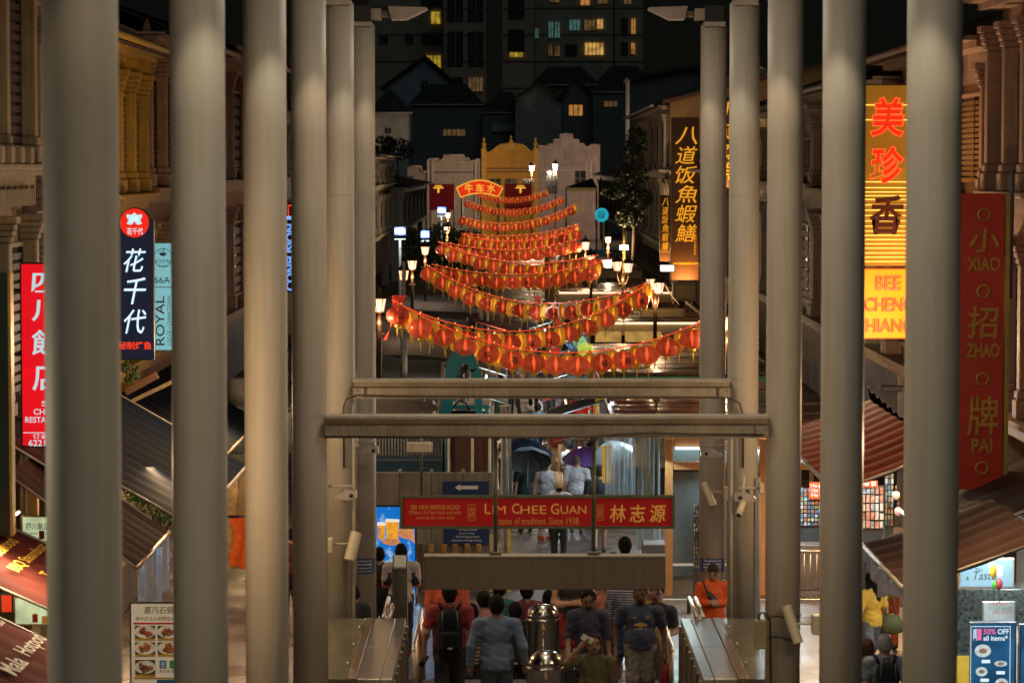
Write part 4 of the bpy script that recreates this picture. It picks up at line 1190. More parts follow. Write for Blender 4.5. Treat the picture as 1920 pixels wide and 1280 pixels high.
def lantern_proto(kind, mark, far):
    nm = 'red_lantern' if kind == 'r' else 'yellow_lantern'
    t = bpy.data.objects.new(nm, None); COL.objects.link(t); t['category'] = 'lantern'
    if kind == 'r':
        R, H = 0.232, 0.208
        prof = [(R * cos(a) + 0.03, -H - 0.07 + H * sin(a)) for a in [(-0.5 + q / 10) * pi * 0.93 for q in range(11)]]
        lob = 12
    else:
        R, H = 0.128, 0.195
        prof = [(0.07, -2 * H - 0.06), (0.12, -2 * H - 0.02), (R, -1.6 * H - 0.05), (R * 1.06, -H - 0.05), (R, -0.4 * H - 0.05), (0.12, -0.08), (0.07, -0.05)]
        lob = 10
    n = 14 if far else 36
    body = MB().lathe(prof, n=n, lobes=0 if far else lob, lobe=0.06 if kind == 'r' else 0.04, smooth=True).build('shell', m_lred if kind == 'r' else m_lyel, t)
    zb = prof[0][1]; zt = prof[-1][1]
    MB().lathe([(0.008, zb * 0.88), (0.028, zb * 0.70), (0.040, zb * 0.52), (0.026, zb * 0.32), (0.008, zb * 0.18)], n=12).build('bulb', m_bulbr, t)
    if not far:
        MB().lathe([(0.08, zt - 0.006), (0.085, zt + 0.02), (0.03, zt + 0.03)], n=14).build('top_cap', m_cap, t)
        MB().lathe([(0.05, zb - 0.07), (0.055, zb - 0.05), (0.07, zb - 0.03), (0.07, zb + 0.006)], n=12).build('bottom_cap', m_cap, t)
    b = MB(); b.lathe([(0.010, zb - 0.28), (0.016, zb - 0.13), (0.010, zb - 0.06)], n=6); b.build('tassel', m_tass, t)
    MB().tube([(0, 0, zt), (0, 0, 0.0)], 0.008, 5).build('hook_wire', m_rope, t)
    if mark:
        o = text('福' if kind == 'r' else '春', 0.15 if kind == 'r' else 0.1, 0.15 if kind == 'r' else 0.2, m_ink, (0, -(R * 1.0 + 0.055) if kind == 'r' else -(R * 1.12 + 0.004), -H - 0.07), t, name='painted_character', off=0.012, ext=0.001)
    return t
protos = {}
first_use = set()
n_lantern = [0]
def lantern_string(si, Lp, M_, Rp, LY, RY, far, word):
    pL, pR = at(*Lp, LY), at(*Rp, RY)
    Ym = (LY + RY) / 2
    pM = at(M_[0], M_[1], Ym)
    # parabola in the height through left, middle and right
    f = (pM[0] - pL[0]) / (pR[0] - pL[0])
    base = pL[2] + (pR[2] - pL[2]) * f
    sag = (base - pM[2]) / (4 * f * (1 - f))
    def pt(u):
        return (pL[0] + (pR[0] - pL[0]) * u, pL[1] + (pR[1] - pL[1]) * u, pL[2] + (pR[2] - pL[2]) * u - sag * 4 * u * (1 - u))
    t = MB().tube([pt(k / 40) for k in range(41)], 0.013 if not far else 0.018, 6).build('light_rope', m_rope)
    tag(t, 'glowing red rope carrying the %s lantern string, counted from the lowest' % word, 'light rope', 'red ropes of the lantern strings')
    b = MB()
    nb = 17
    for k in range(nb):
        p = pt((k + 0.5) / nb); r_ = 0.017 if not far else 0.02
        b.lathe([(r_ * 0.5, p[2] - r_ + 0.03), (r_, p[2] + 0.03), (r_ * 0.5, p[2] + r_ + 0.03)], p[0], p[1] - 0.02, n=5)
    tag(b.build('rope_bulbs', m_tinyb, t), kind='stuff')
    ln = abs(pR[0] - pL[0])
    n = int(ln / 0.245)
    cr = cy_ = 0
    for k in range(n):
        u = (k + 0.5) / n
        kind = 'r' if k % 2 == 0 else 'y'
        mark = (not far) and ((k + si) % 5 in (0, 3))
        key = (kind, mark, far)
        if key not in protos:
            protos[key] = lantern_proto(*key); o = protos[key]
        else:
            o = copy_tree(protos[key])
        p = pt(u)
        o.location = (p[0], p[1] + (0.0 if kind == 'r' else 0.12), p[2] - 0.01)
        o.rotation_euler = (RNG.uniform(-0.10, 0.10), RNG.uniform(-0.10, 0.10), RNG.uniform(-0.3, 0.3))
        sc_ = RNG.uniform(0.94, 1.07)
        o.scale = (sc_, sc_, sc_ * RNG.uniform(0.95, 1.03))
        if kind == 'r': cr += 1; q = cr
        else: cy_ += 1; q = cy_
        o['label'] = '%s %s lantern from the left on the %s lantern string from the bottom' % (ORD[q - 1], 'round red' if kind == 'r' else 'slim yellow', word)
        o['category'] = 'lantern'
        o['group'] = 'lanterns strung across the street'
        n_lantern[0] += 1
STR = [((735, 561), (1030, 660), (1328, 596), 66, 66.0), ((738, 565), (975, 617), (1222, 524), 66, 80), ((795, 493), (1010, 566), (1222, 526), 95, 80),
       ((810, 495), (970, 514), (1128, 491), 97, 96), ((822, 453), (975, 491), (1122, 478), 113, 100), ((838, 455), (960, 468), (1086, 448), 118, 118),
       ((866, 438), (975, 452), (1087, 426), 135, 128), ((864, 436), (975, 441), (1085, 420), 150, 150), ((864, 405), (975, 417), (1082, 381), 180, 176),
       ((873, 375), (965, 393), (1055, 369), 220, 216), ((897, 360), (965, 371), (1028, 356), 255, 255)]
for k, (a_, m_, c_, y0, y1) in enumerate(STR):
    lantern_string(k, a_, m_, c_, y0, y1, y0 > 105, 'lowest' if k == 0 else ORD[k])
# wires from the lamp posts to the string ends
m_wire = M('grey wire', (0.25, 0.18, 0.11), 0.5)
for (p, q, Y, lab) in (((1190, 536), (1233, 512), 80, 'pale wire from the right twin lamp down to the lantern ropes'), ((1236, 514), (1275, 572), 80, 'slack pale wire right of the twin lamp')):
    a_, c_ = at(*p, Y), at(*q, Y)
    b = MB(); b.tube([tuple(a_[i] + (c_[i] - a_[i]) * u - (0.25 * u * (1 - u) if i == 2 else 0) for i in range(3)) for u in [w / 8 for w in range(9)]], 0.02, 6)
    tag(b.build('tie_wire', m_wire), lab, 'wire', 'tie wires of the lantern strings')
# loose red pennant by the first lamp
p = at(735, 600, 66)
b = MB(); b.grid(lambda u, v: (0.32 * u * (1 - v * 0.9) + 0.12 * v * (1 - u) - 0.25 * v * v, 0.05 * sin(v * 6 + u * 3), -1.0 * v), 4, 8)
b.grid(lambda u, v: (0.32 * u * (1 - v * 0.9) + 0.12 * v * (1 - u) - 0.25 * v * v, 0.05 * sin(v * 6 + u * 3) + 0.01, -1.0 * v), 4, 8)
o = b.build('pennant', M('red cloth', (0.5, 0.03, 0.02), 0.7, emit=(0.8, 0.06, 0.02), es=0.15, sample=False), loc=(p[0], 66, p[2] + 0.55), recalc=False)
tag(o, 'torn red pennant hanging under the lowest lantern string by the lamp', 'pennant')

# ================================================================ STALLS ON THE RIGHT
m_roofw = M('wet brown roof sheet', (0.06, 0.022, 0.013), 0.38, 0.0, var=0.35, vs=2.5, rv=0.10, bump=0.55, bs=7.0, coat=0.12, spec=0.5)
m_orange = M('orange timber paint', (0.46, 0.22, 0.08), 0.5, vs=3, var=0.12)
m_fasc = M('cream fascia', (0.52, 0.38, 0.18), 0.5, vs=2)
m_tubew = glow('fluorescent tube warm', (1.0, 0.66, 0.42), 1.7)
m_tubec = glow('fluorescent tube cool', (0.80, 0.95, 1.0), 4.0)
m_green = M('green sheet', (0.01, 0.12, 0.045), 0.4, var=0.15)
def stall(label, x0, x1, y0, y1, z, tube=True, edge=None, rise=-0.04, seed=0, bare=False):
    t = thing('market_stall', label, 'market stall', ((x0 + x1) / 2, y0, 0), group='street stalls on the right')
    hx = (x1 - x0) / 2; L = y1 - y0
    n = int(L / 1.15)
    r = random.Random(seed)
    for k in range(n):
        ya, yb = L * k / n - 0.12, L * (k + 1) / n
        za = z + 0.10 + rise * k / n + 0.045; zb = z + 0.10 + rise * (k + 1) / n + 0.03
        tw = r.uniform(-0.02, 0.02); tz = r.uniform(-0.015, 0.015)
        def fn(u, v):
            x = -hx + 2 * hx * u
            return (x, ya + (yb - ya) * v, za + (zb - za) * v + 0.10 * v * (1 - v) * 1.0 + tz + tw * (u - 0.5) + 0.012 * sin(u * 22 + k))
        b = MB(); b.grid(fn, 16, 4, smooth=True)
        b.grid(lambda u, v: tuple(fn(u, v)[i] - (0.035 if i == 2 else 0) for i in range(3)), 16, 1)
        b.add([fn(0, 0), fn(1, 0), tuple(fn(1, 0)[i] - (0.035 if i == 2 else 0) for i in range(3)), tuple(fn(0, 0)[i] - (0.035 if i == 2 else 0) for i in range(3))], [(0, 1, 2, 3)])
        b.build('roof_panel', m_roofw, t, recalc=False)
    b = MB()
    for s in (-1, 1): b.box(s * hx - 0.03, 0, z - 0.05, s * hx + 0.03, L, z + 0.06)
    b.build('eaves_beam', m_steel if bare else m_orange, t)
    MB().box(-hx + (0.85 if bare else 0), -0.06, z - (0.16 if bare else 0.30), hx, -0.002, z + 0.07, b=0.01).build('front_fascia', edge or m_fasc, t)
    k = 0
    while k * 2.6 < L:
        for s in ((1,) if bare else (-1, 1)):
            MB().box(s * hx - 0.045, k * 2.6, 0, s * hx + 0.045, k * 2.6 + 0.09, z - 0.052, b=0.008).build('post', m_orange, t)
        k += 1
    if tube:
        MB().tube([(-hx + 0.05, -0.11, z + 0.08), (hx - 0.05, -0.11, z + 0.08)], 0.035, 8).build('tube_light', m_tubew, t)
        area('stall_tube_lamp', ((x0 + x1) / 2, y0 - 0.3, z + 0.12), ((x0 + x1) / 2, y0 - 1.0, z - 0.3), (1.0, 0.62, 0.30), 24, x1 - x0, 0.1)
    # counter and back shelf inside
    MB().box(-hx + 0.4, 0.2, 0, hx - 0.2, 0.9, 0.85, b=0.02).build('counter', M('stall counter', (0.16, 0.12, 0.09), 0.6), t)
    return t
st_a = stall('nearest right stall with orange timber frame and grey tarp front', 2.02, 6.3, 54.0, 66.6, 2.86, tube=False, edge=m_orange, seed=1, bare=True)
st_b = stall('second right stall with a green roof edge', 2.05, 6.3, 68.0, 87.0, 2.92, tube=False, edge=m_green, rise=-0.45, seed=2)
st_c = stall('third right stall with a glowing tube along its cream fascia', 2.3, 6.3, 91.0, 107.0, 2.92, rise=-0.45, seed=3)
st_d = stall('fourth right stall with a glowing tube, farther down the street', 1.75, 6.3, 113.0, 132.0, 2.92, rise=-0.4, seed=4)
st_e = stall('far right stall below the blue disc sign', 1.9, 6.0, 137.0, 170.0, 2.95, tube=False, seed=5)
# lit signboards under the third stall's fascia
for k, (pa, pb, m) in enumerate(((1116, 1165, 'a'), (1172, 1240, 'b'))):
    p, q = at(pa, 641, 90.7), at(pb, 622, 90.7)
    b = MB(); b.box(p[0] - st_c.location[0], -0.3, p[2], q[0] - st_c.location[0], -0.2, q[2]); b.build('lit_signboard', glow('lit board ' + m, (0.85, 0.50, 0.12), 0.40, uneven=0.5, us=3), st_c)
# things lying on the wet roofs
def roof_box(label, pa, pb, Y, d, mat):
    p, q = at(*pa, Y), at(*pb, Y)
    t = thing('roof_box', label, 'metal box', ((p[0] + q[0]) / 2, Y, p[2]))
    w = (q[0] - p[0]) / 2; h = q[2] - p[2]
    MB().box(-w, 0, 0, w, d, h, b=0.02).build('case', mat, t)
    MB().box(-w * 0.75, -0.02, h * 0.15, w * 0.9, -0.002, h * 0.85, b=0.005).build('front_panel', m_fasc, t)
    for s in (-1, 1): MB().box(s * w * 0.8 - 0.05, 0.05, -0.12, s * w * 0.8 + 0.05, d - 0.05, -0.002).build('foot', m_dark, t)
roof_box('cream flat box on the roof of the third stall', (1203, 600), (1284, 580), 97.0, 1.2, m_fasc)
roof_box('small tan box on the far stall roof under the gold sign', (1262, 565), (1306, 530), 109.0, 1.0, M('tan box', (0.35, 0.25, 0.14), 0.6))

# near stall front: timber frame with glass band and grey tarp
FY = 53.55
t = thing('stall_screen', 'orange timber framed front screen with grey tarpaulin at the right', 'screen', (4.4, FY, 0))
def fz(py): return at(960, py, FY)[2]
def fx(px): return at(px, 900, FY)[0] - 4.4
xl, xr = fx(1247), 2.15
for px in (1254, 1430, 1545):
    MB().box(fx(px) - 0.07, -0.07, 0, fx(px) + 0.07, 0.07, fz(821), b=0.01).build('post', m_orange, t)
for (pa, pb) in ((836, 820), (880, 865)):
    MB().box(fx(1262), -0.06, fz(pa), fx(1423), 0.06, fz(pb), b=0.008).build('rail', m_orange, t)
    MB().box(fx(1438), -0.06, fz(pa), fx(1540), 0.06, fz(pb), b=0.008).build('rail', m_orange, t)
    MB().box(fx(1552), -0.06, fz(pa), xr, 0.06, fz(pb), b=0.008).build('rail', m_orange, t)
MB().box(fx(1262), 0.0, fz(864), fx(1423), 0.03, fz(837)).build('glass_band', M('blue glass band', (0.20, 0.30, 0.33), 0.25, emit=(0.35, 0.55, 0.6), es=0.18, sample=False), t)
m_tarp = M('blue grey tarpaulin', (0.10, 0.125, 0.14), 0.45, vs=1.2, var=0.2, bump=0.3, bs=3)
b = MB(); xa, xb = fx(1262), fx(1440)
b.grid(lambda u, v: (xa + (xb - xa) * u, 0.10 + 0.05 * sin(u * 9 + v * 3) + 0.04 * sin(u * 4 - v * 5), 0.35 + (fz(880) - 0.4) * v), 26, 14)
b.build('tarpaulin', m_tarp, t, recalc=False)
MB().tube([(fx(1266), -0.10, fz(839)), (fx(1420), -0.10, fz(839))], 0.022, 8).build('tube_light', m_tubec, t)  # added tube, belongs to the fill over the wet paving
MB().box(fx(1262), -0.02, fz(1060), fx(1440), 0.02, fz(1056)).build('hem_bar', m_white, t)
# grey boarded low wall behind the near posts
b = MB(); b.box(fx(1262), 0.35, 0, fx(1440), 0.40, 0.55); b.build('kick_board', M('grey board', (0.2, 0.18, 0.16), 0.5), t)

# clear plastic curtains on the passage side of the nearest stall
m_plas = bpy.data.materials.new('clear plastic sheet'); m_plas.use_nodes = True
_p = m_plas.node_tree.nodes['Principled BSDF']
_p.inputs['Base Color'].default_value = (0.42, 0.50, 0.53, 1); _p.inputs['Roughness'].default_value = 0.16; _p.inputs['Alpha'].default_value = 0.62
_n = m_plas.node_tree.nodes.new('ShaderNodeTexNoise'); _n.inputs['Scale'].default_value = 6
_m = m_plas.node_tree.nodes.new('ShaderNodeMapRange'); _m.inputs['To Min'].default_value = 0.35; _m.inputs['To Max'].default_value = 0.85
m_plas.node_tree.links.new(_n.outputs['Fac'], _m.inputs['Value']); m_plas.node_tree.links.new(_m.outputs['Result'], _p.inputs['Alpha'])
def curtain(label, x0, y0, x1, y1, z0, z1, wav=0.06, nf=7, mat=None):
    t = thing('plastic_curtain', label, 'curtain', ((x0 + x1) / 2, (y0 + y1) / 2, z0), group='plastic curtains of the right stalls')
    cx, cy2 = (x0 + x1) / 2, (y0 + y1) / 2
    ln = hypot(x1 - x0, y1 - y0); nx, ny = (y1 - y0) / ln, -(x1 - x0) / ln
    def fn(u, v):
        w = wav * sin(u * nf * 2 * pi + 0.7 * sin(v * 4)) * (0.3 + 0.7 * (1 - v)) + 0.03 * sin(u * 31 + v * 2)
        return (x0 + (x1 - x0) * u + nx * w - cx, y0 + (y1 - y0) * u + ny * w - cy2, (z1 - z0) * v)
    b = MB(); b.grid(fn, 70, 12); b.build('sheet', mat or m_plas, t, recalc=False)
    MB().tube([(x0 - cx, y0 - cy2, z1 - z0), (x1 - cx, y1 - cy2, z1 - z0)], 0.02, 6).build('curtain_rod', m_steel, t)
curtain('crumpled clear plastic curtain hanging across the passage side of the stall', 1.80, 57.6, 2.42, 58.0, 0.75, 2.8)
curtain('darker clear plastic curtain beside the orange post', 2.42, 56.2, 2.80, 55.8, 0.5, 2.8, 0.05, 4)
curtain('pale plastic curtain between the beams on the right', 1.82, 63.5, 2.05, 64.2, 0.9, 2.75, 0.05, 4)
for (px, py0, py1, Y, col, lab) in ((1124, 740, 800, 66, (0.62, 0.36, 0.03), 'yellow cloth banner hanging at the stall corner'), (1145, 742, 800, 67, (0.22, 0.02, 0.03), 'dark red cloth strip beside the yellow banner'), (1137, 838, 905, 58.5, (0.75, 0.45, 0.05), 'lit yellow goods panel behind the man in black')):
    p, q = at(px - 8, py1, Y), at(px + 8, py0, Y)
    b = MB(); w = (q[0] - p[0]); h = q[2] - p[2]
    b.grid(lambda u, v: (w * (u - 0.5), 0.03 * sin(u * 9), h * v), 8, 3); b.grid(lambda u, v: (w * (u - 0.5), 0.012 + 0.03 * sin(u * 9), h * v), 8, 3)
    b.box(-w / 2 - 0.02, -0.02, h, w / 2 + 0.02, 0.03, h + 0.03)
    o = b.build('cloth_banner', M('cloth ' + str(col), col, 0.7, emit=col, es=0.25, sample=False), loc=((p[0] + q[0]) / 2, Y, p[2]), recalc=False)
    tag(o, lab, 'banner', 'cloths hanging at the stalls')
# round drinks sign on the stall corner
p = at(1083, 640, 78)
t = thing('round_stall_sign', 'colourful sign of overlapping blue and yellow discs at a stall corner', 'sign', p)
for k, (dx, dz, r, c, e) in enumerate(((-0.12, 0.06, 0.24, (0.10, 0.45, 0.75), 0.7), (0.05, -0.02, 0.22, (0.02, 0.10, 0.35), 0.5), (0.06, -0.02, 0.18, (0.30, 0.62, 0.30), 0.7), (0.20, -0.22, 0.20, (0.55, 0.65, 0.08), 0.8))):
    MB().lathe([(r, 0), (r, 0.03)], n=28, smooth=False).build('disc', glow('disc %d' % k, c, e, uneven=0.4, us=8), t, loc=(dx, -0.02 * k - 0.002 * k, dz), rot=(pi / 2, 0, 0))
MB().tube([(0.3, 0.03, -p[2]), (0.3, 0.03, 0.3)], 0.03, 8).build('post', m_polep, t)
MB().tube([(0.3, 0.03, 0.0), (0.1, 0.03, 0.0)], 0.02, 6).build('arm', m_polep, t)

# ================================================================ LEFT SIDE: HOARDING, SITE STALLS, EXCAVATOR
HY = 54.0
def hz(py): return at(960, py, HY)[2]
def hx(px): return at(px, 900, HY)[0]
m_hoard = M('grey hoarding board', (0.26, 0.23, 0.20), 0.6, vs=1.8, var=0.2, streak=0.25, bump=0.1, bs=20)
t = thing('site_hoarding', 'grey boarded hoarding with blue notices behind the red sign', 'hoarding', (hx(818), HY, 0))
c0 = hx(818)
for k in range(4):
    xa = hx(690) + (hx(928) - hx(690)) * k / 4; xb = hx(690) + (hx(928) - hx(690)) * (k + 1) / 4
    MB().box(xa - c0 + 0.006, -0.03, 0.05, xb - c0 - 0.006, 0.03, hz(885), b=0.006).build('board', m_hoard, t)
    MB().box(xa - c0 - 0.03, 0.032, 0, xa - c0 + 0.03, 0.09, hz(880)).build('post', m_polep, t)
m_timb = M('raw timber', (0.36, 0.18, 0.05), 0.7, vs=6, var=0.3)
for px in (808, 832, 853, 876, 897):
    MB().box(hx(px - 5) - c0, -0.10, 0.1, hx(px + 5) - c0, -0.033, hz(1018), b=0.006).build('timber_batten', m_timb, t)
MB().box(hx(783) - c0, -0.09, 0.02, hx(793) - c0, -0.032, hz(1018), b=0.006).build('timber_post', M('dark timber', (0.10, 0.05, 0.02), 0.7), t)
MB().box(hx(918) - c0, -0.07, 0.02, hx(930) - c0, -0.032, hz(1000)).build('pale_edge', M('pale edge', (0.5, 0.40, 0.26), 0.6), t)
MB().box(hx(952) - c0, -0.07, 0.02, hx(957) - c0, 0.0, hz(985)).build('yellow_edge', M('yellow edge', (0.7, 0.45, 0.02), 0.5), t)
def notice(label, pa, pb, Y, lines, arrow=False):
    p, q = at(*pa, Y), at(*pb, Y)
    t = thing('blue_notice', label, 'notice', ((p[0] + q[0]) / 2, Y, p[2]), group='blue notices on the hoarding')
    w, h = q[0] - p[0], q[2] - p[2]
    MB().box(-w / 2, -0.012, 0, w / 2, 0.012, h).build('panel', m_blue, t)
    if arrow:
        MB().prism([(-w * 0.24, h * 0.66), (-w * 0.12, h * 0.86), (-w * 0.12, h * 0.76), (w * 0.26, h * 0.76), (w * 0.26, h * 0.56), (-w * 0.12, h * 0.56), (-w * 0.12, h * 0.46)], -0.018, -0.0125).build('arrow', m_white, t)
    for (s, fx0, fw, fy, fh) in lines:
        text(s, w * fw, h * fh, m_white, (w * fx0, -0.014, h * fy), t, off=0.01, ext=0.002)
notice('blue notice with a white arrow above the red hanging sign', (830, 935), (917, 902), HY - 0.06, [('More shops inside', 0, 0.5, 0.16, 0.17)], True)
notice('blue notice with small white lines below the red hanging sign', (832, 1020), (918, 976), HY - 0.06, [('•  46 Pagoda Street', 0, 0.45, 0.62, 0.10), ('(Curry Times)', 0, 0.33, 0.47, 0.10), ('•  48 & 50 Pagoda Street', 0, 0.56, 0.32, 0.10), ('(Chinatown Heritage Centre)', 0, 0.64, 0.17, 0.10)])
# site container behind the hoarding: corrugated sheet over blue slats, brown booth
CY_ = 57.5
def cz(py): return at(960, py, CY_)[2]
def cxx(px): return at(px, 850, CY_)[0]
t = thing('site_container', 'corrugated grey site store with blue slatted lower band at the left', 'site store', (cxx(765), CY_, 0))
b = MB(); xa, xb = cxx(690) - cxx(765), cxx(829) - cxx(765)
b.grid(lambda u, v: (xa + (xb - xa) * u, 0.03 * (1 if sin(u * 150) > 0 else -1), cz(853) + (cz(815) - cz(853)) * v), 120, 1, smooth=False)
b.build('corrugated_sheet', M('grey corrugated', (0.20, 0.22, 0.22), 0.45, 0.3, vs=3, streak=0.3), t, recalc=False)
for k in range(5):
    z0 = cz(884) + (cz(855) - cz(884)) * k / 5
    MB().box(xa, -0.08, z0 + 0.008, xb, -0.035, z0 + (cz(855) - cz(884)) / 5 - 0.008, b=0.008).build('slat', M('blue slat', (0.012, 0.045, 0.085), 0.35, 0.2), t)
MB().box(xa, 0.04, 0, xb, 3.0, cz(812)).build('body', m_hoard, t)
t = thing('brown_booth', 'dark brown booth with two white poles left of the passage', 'booth', (cxx(885), CY_, 0))
MB().box(cxx(846) - cxx(885), 0.0, 0, cxx(926) - cxx(885), 3.0, cz(818), b=0.02).build('panel', M('dark brown panel', (0.055, 0.022, 0.012), 0.5, vs=2), t)
for px in (842, 886, 918):
    MB().tube([(cxx(px) - cxx(885), -0.06, 0), (cxx(px) - cxx(885), -0.06, cz(795))], 0.03, 8).build('pole', m_polep, t)
# torn plastic bundle by the passage
curtain('bundled white plastic sheeting beside the brown booth', hx(936), 56.8, hx(957), 57.0, 0.2, 3.2, 0.07, 3, M('milky plastic', (0.38, 0.36, 0.33), 0.3, var=0.2, vs=6))

# tarpaulin roofs of the left stalls
m_tarpd = M('dark tarpaulin', (0.04, 0.045, 0.056), 0.8, vs=0.9, var=0.3, bump=0.5, bs=2.2)
m_brdeck = M('brown worn deck', (0.05, 0.033, 0.025), 0.75, vs=3, var=0.4, bump=0.4, bs=9)
def tarp_roof(label, x0, x1, y0, y1, z, mat, amp=0.12, seed=0):
    t = thing('tarp_roof_stall', label, 'market stall', ((x0 + x1) / 2, y0, 0), group='covered stalls on the left')
    hx_ = (x1 - x0) / 2; L = y1 - y0
    r = random.Random(seed); ph = [r.uniform(0, 6) for _ in range(4)]
    def fn(u, v):
        return (-hx_ + 2 * hx_ * u, L * v, z + amp * (sin(v * 7 + ph[0]) * 0.6 + sin(u * 5 + v * 3 + ph[1]) * 0.5 + 0.3 * sin(u * 13 + ph[2])) - 0.25 * abs(u - 0.5))
    b = MB(); b.grid(fn, 24, 24); b.grid(lambda u, v: tuple(fn(u, v)[i] - (0.02 if i == 2 else 0) for i in range(3)), 24, 24)
    b.build('tarpaulin', mat, t, recalc=False)
    b = MB(); b.grid(lambda u, v: (-hx_ + 2 * hx_ * u, 0.05 * sin(u * 17), z - 0.12 - 0.9 * v + fn(u, 0)[2] - z + 0.1), 24, 4); b.build('skirt', mat, t, recalc=False)
    for s in (-1, 1):
        for q in (0.04, 0.5, 0.96):
            MB().tube([(s * hx_ * 0.97, L * q, 0), (s * hx_ * 0.97, L * q, z - 0.05)], 0.035, 8).build('pole', m_polep, t)
    return t
tarp_roof('blue grey tarpaulin covered stall behind the first left lamp', -5.2, -1.72, 62.5, 78.0, 2.75, m_tarpd, seed=3)
tarp_roof('worn brown decked stall just beyond the far beam on the left', -4.4, -1.55, 58.6, 62.2, 2.85, m_brdeck, 0.05, 4)
tarp_roof('brown roofed stall behind the second left lamp', -5.6, -1.5, 82, 104, 2.6, m_brdeck, 0.06, 5)
tarp_roof('dark roofed stall farther along the left side', -5.6, -1.2, 108, 138, 2.6, m_brdeck, 0.06, 6)
for (px, py0, Y, lab) in ((757, 430, 70, 'tall pale pole standing through the left tarpaulin'), (830, 620, 69, 'short white wrapped pole in front of the left tarpaulin')):
    p = at(px, py0 + 60, Y)
    t = thing('site_pole', lab, 'pole', (p[0], Y, 0), group='pale poles by the left stalls')
    MB().lathe([(0.06, 0), (0.06, p[2] * 0.55), (0.045, p[2] * 0.55 + 0.01), (0.045, p[2])], n=10).build('shaft', m_polep, t)
    MB().lathe([(0.085, p[2] * 0.5), (0.075, p[2] * 0.7)], n=10).build('wrapping', M('grey wrap', (0.4, 0.4, 0.4), 0.6, bump=0.6, bs=40), t)

# teal mini excavator
EY = 66.5
p = at(868, 740, EY)
t = thing('mini_excavator', 'teal mini excavator with arched boom under the lanterns on the left', 'excavator', (p[0], EY, 0))
m_teal = M('teal machine paint', (0.004, 0.24, 0.29), 0.35, var=0.15, vs=3, coat=0.3)
def ez(py): return at(868, py, EY)[2]
def exx(px): return at(px, 740, EY)[0] - p[0]
for s in (-1, 1):
    b = MB(); b.prism([(-0.9, 0.12), (-0.75, 0.0), (0.75, 0.0), (0.9, 0.12), (0.9, 0.35), (0.75, 0.48), (-0.75, 0.48), (-0.9, 0.35)], s * 0.75 - 0.18, s * 0.75 + 0.18, axis='x'); b.build('track', m_dark, t)
MB().box(-0.75, -0.3, 0.5, 0.75, 1.2, 1.25, b=0.08).build('engine_cover', m_teal, t)
MB().box(-0.35, 0.0, 1.252, 0.55, 1.0, 2.3, b=0.06).build('cab', m_glass, t)
b = MB()
for (xx, yy) in ((-0.36, 0.0), (0.52, 0.0), (-0.36, 0.98), (0.52, 0.98)): b.box(xx - 0.03, yy - 0.03, 1.255, xx + 0.05, yy + 0.05, 2.36)
b.box(-0.42, -0.1, 2.362, 0.62, 1.1, 2.44, b=0.02); b.build('cab_frame', m_teal, t)
def plate(name, pts, wid, yy, mat=None):
    left, right = [], []
    for i, (a_, c_) in enumerate(pts):
        a0, c0_ = pts[max(0, i - 1)]; a1, c1_ = pts[min(len(pts) - 1, i + 1)]
        dx, dz = a1 - a0, c1_ - c0_; ln = hypot(dx, dz); nx, nz = -dz / ln, dx / ln
        w = wid[i] / 2
        left.append((a_ + nx * w, c_ + nz * w)); right.append((a_ - nx * w, c_ - nz * w))
    n = len(pts)
    b = MB()
    for k in range(n - 1):
        b.prism([left[k], left[k + 1], right[k + 1], right[k]], yy - 0.11, yy + 0.11)
    return b.build(name, mat or m_teal, t)
plate('boom', [(exx(838), ez(775)), (exx(844), ez(720)), (exx(852), ez(678)), (exx(864), ez(663)), (exx(880), ez(668)), (exx(892), ez(690))], [0.22, 0.26, 0.32, 0.36, 0.30, 0.2], -0.55)
plate('stick', [(exx(892), ez(688)), (exx(896), ez(730)), (exx(900), ez(775))], [0.24, 0.2, 0.14], -0.55)
b = MB(); b.tube([(exx(852), -0.72, ez(720)), (exx(876), -0.72, ez(680))], 0.05, 8); b.tube([(exx(846), -0.72, ez(735)), (exx(858), -0.72, ez(710))], 0.075, 8); b.build('hydraulic_ram', m_dark, t)
b = MB(); b.prism([(exx(896), ez(775)), (exx(904), ez(775)), (exx(908), ez(800)), (exx(892), ez(806))], -0.75, -0.35); b.build('bucket', M('worn bucket', (0.08, 0.07, 0.06), 0.5, 0.5), t)
b = MB(); b.tube([(exx(850), -0.4, ez(760)), (exx(862), -0.45, ez(748)), (exx(874), -0.5, ez(752)), (exx(880), -0.5, ez(765))], 0.02, 6); b.build('hose', m_dark, t)

# lit beer poster light box
PY_ = 52.6
a_, c_ = at(690, 1140, PY_), at(778, 950, PY_)
t = thing('poster_light_box', 'lit blue poster box with two beer mugs behind the left column', 'light box', ((a_[0] + c_[0]) / 2, PY_, 0))
w, h, z0 = c_[0] - a_[0], c_[2] - a_[2], a_[2]
m_sky = bpy.data.materials.new('poster sky'); m_sky.use_nodes = True
nt = m_sky.node_tree; _p = nt.nodes['Principled BSDF']; _t = nt.nodes.new('ShaderNodeTexCoord'); _n = nt.nodes.new('ShaderNodeTexNoise'); _n.inputs['Scale'].default_value = 4; _n.inputs['Detail'].default_value = 6
_r = nt.nodes.new('ShaderNodeValToRGB'); _r.color_ramp.elements[0].position = 0.52; _r.color_ramp.elements[0].color = (0.0, 0.16, 0.62, 1); _r.color_ramp.elements[1].position = 0.72; _r.color_ramp.elements[1].color = (0.5, 0.75, 0.95, 1)
nt.links.new(_t.outputs['Object'], _n.inputs['Vector']); nt.links.new(_n.outputs['Fac'], _r.inputs['Fac']); nt.links.new(_r.outputs[0], _p.inputs['Emission Color']); nt.links.new(_r.outputs[0], _p.inputs['Base Color']); _p.inputs['Emission Strength'].default_value = 0.75
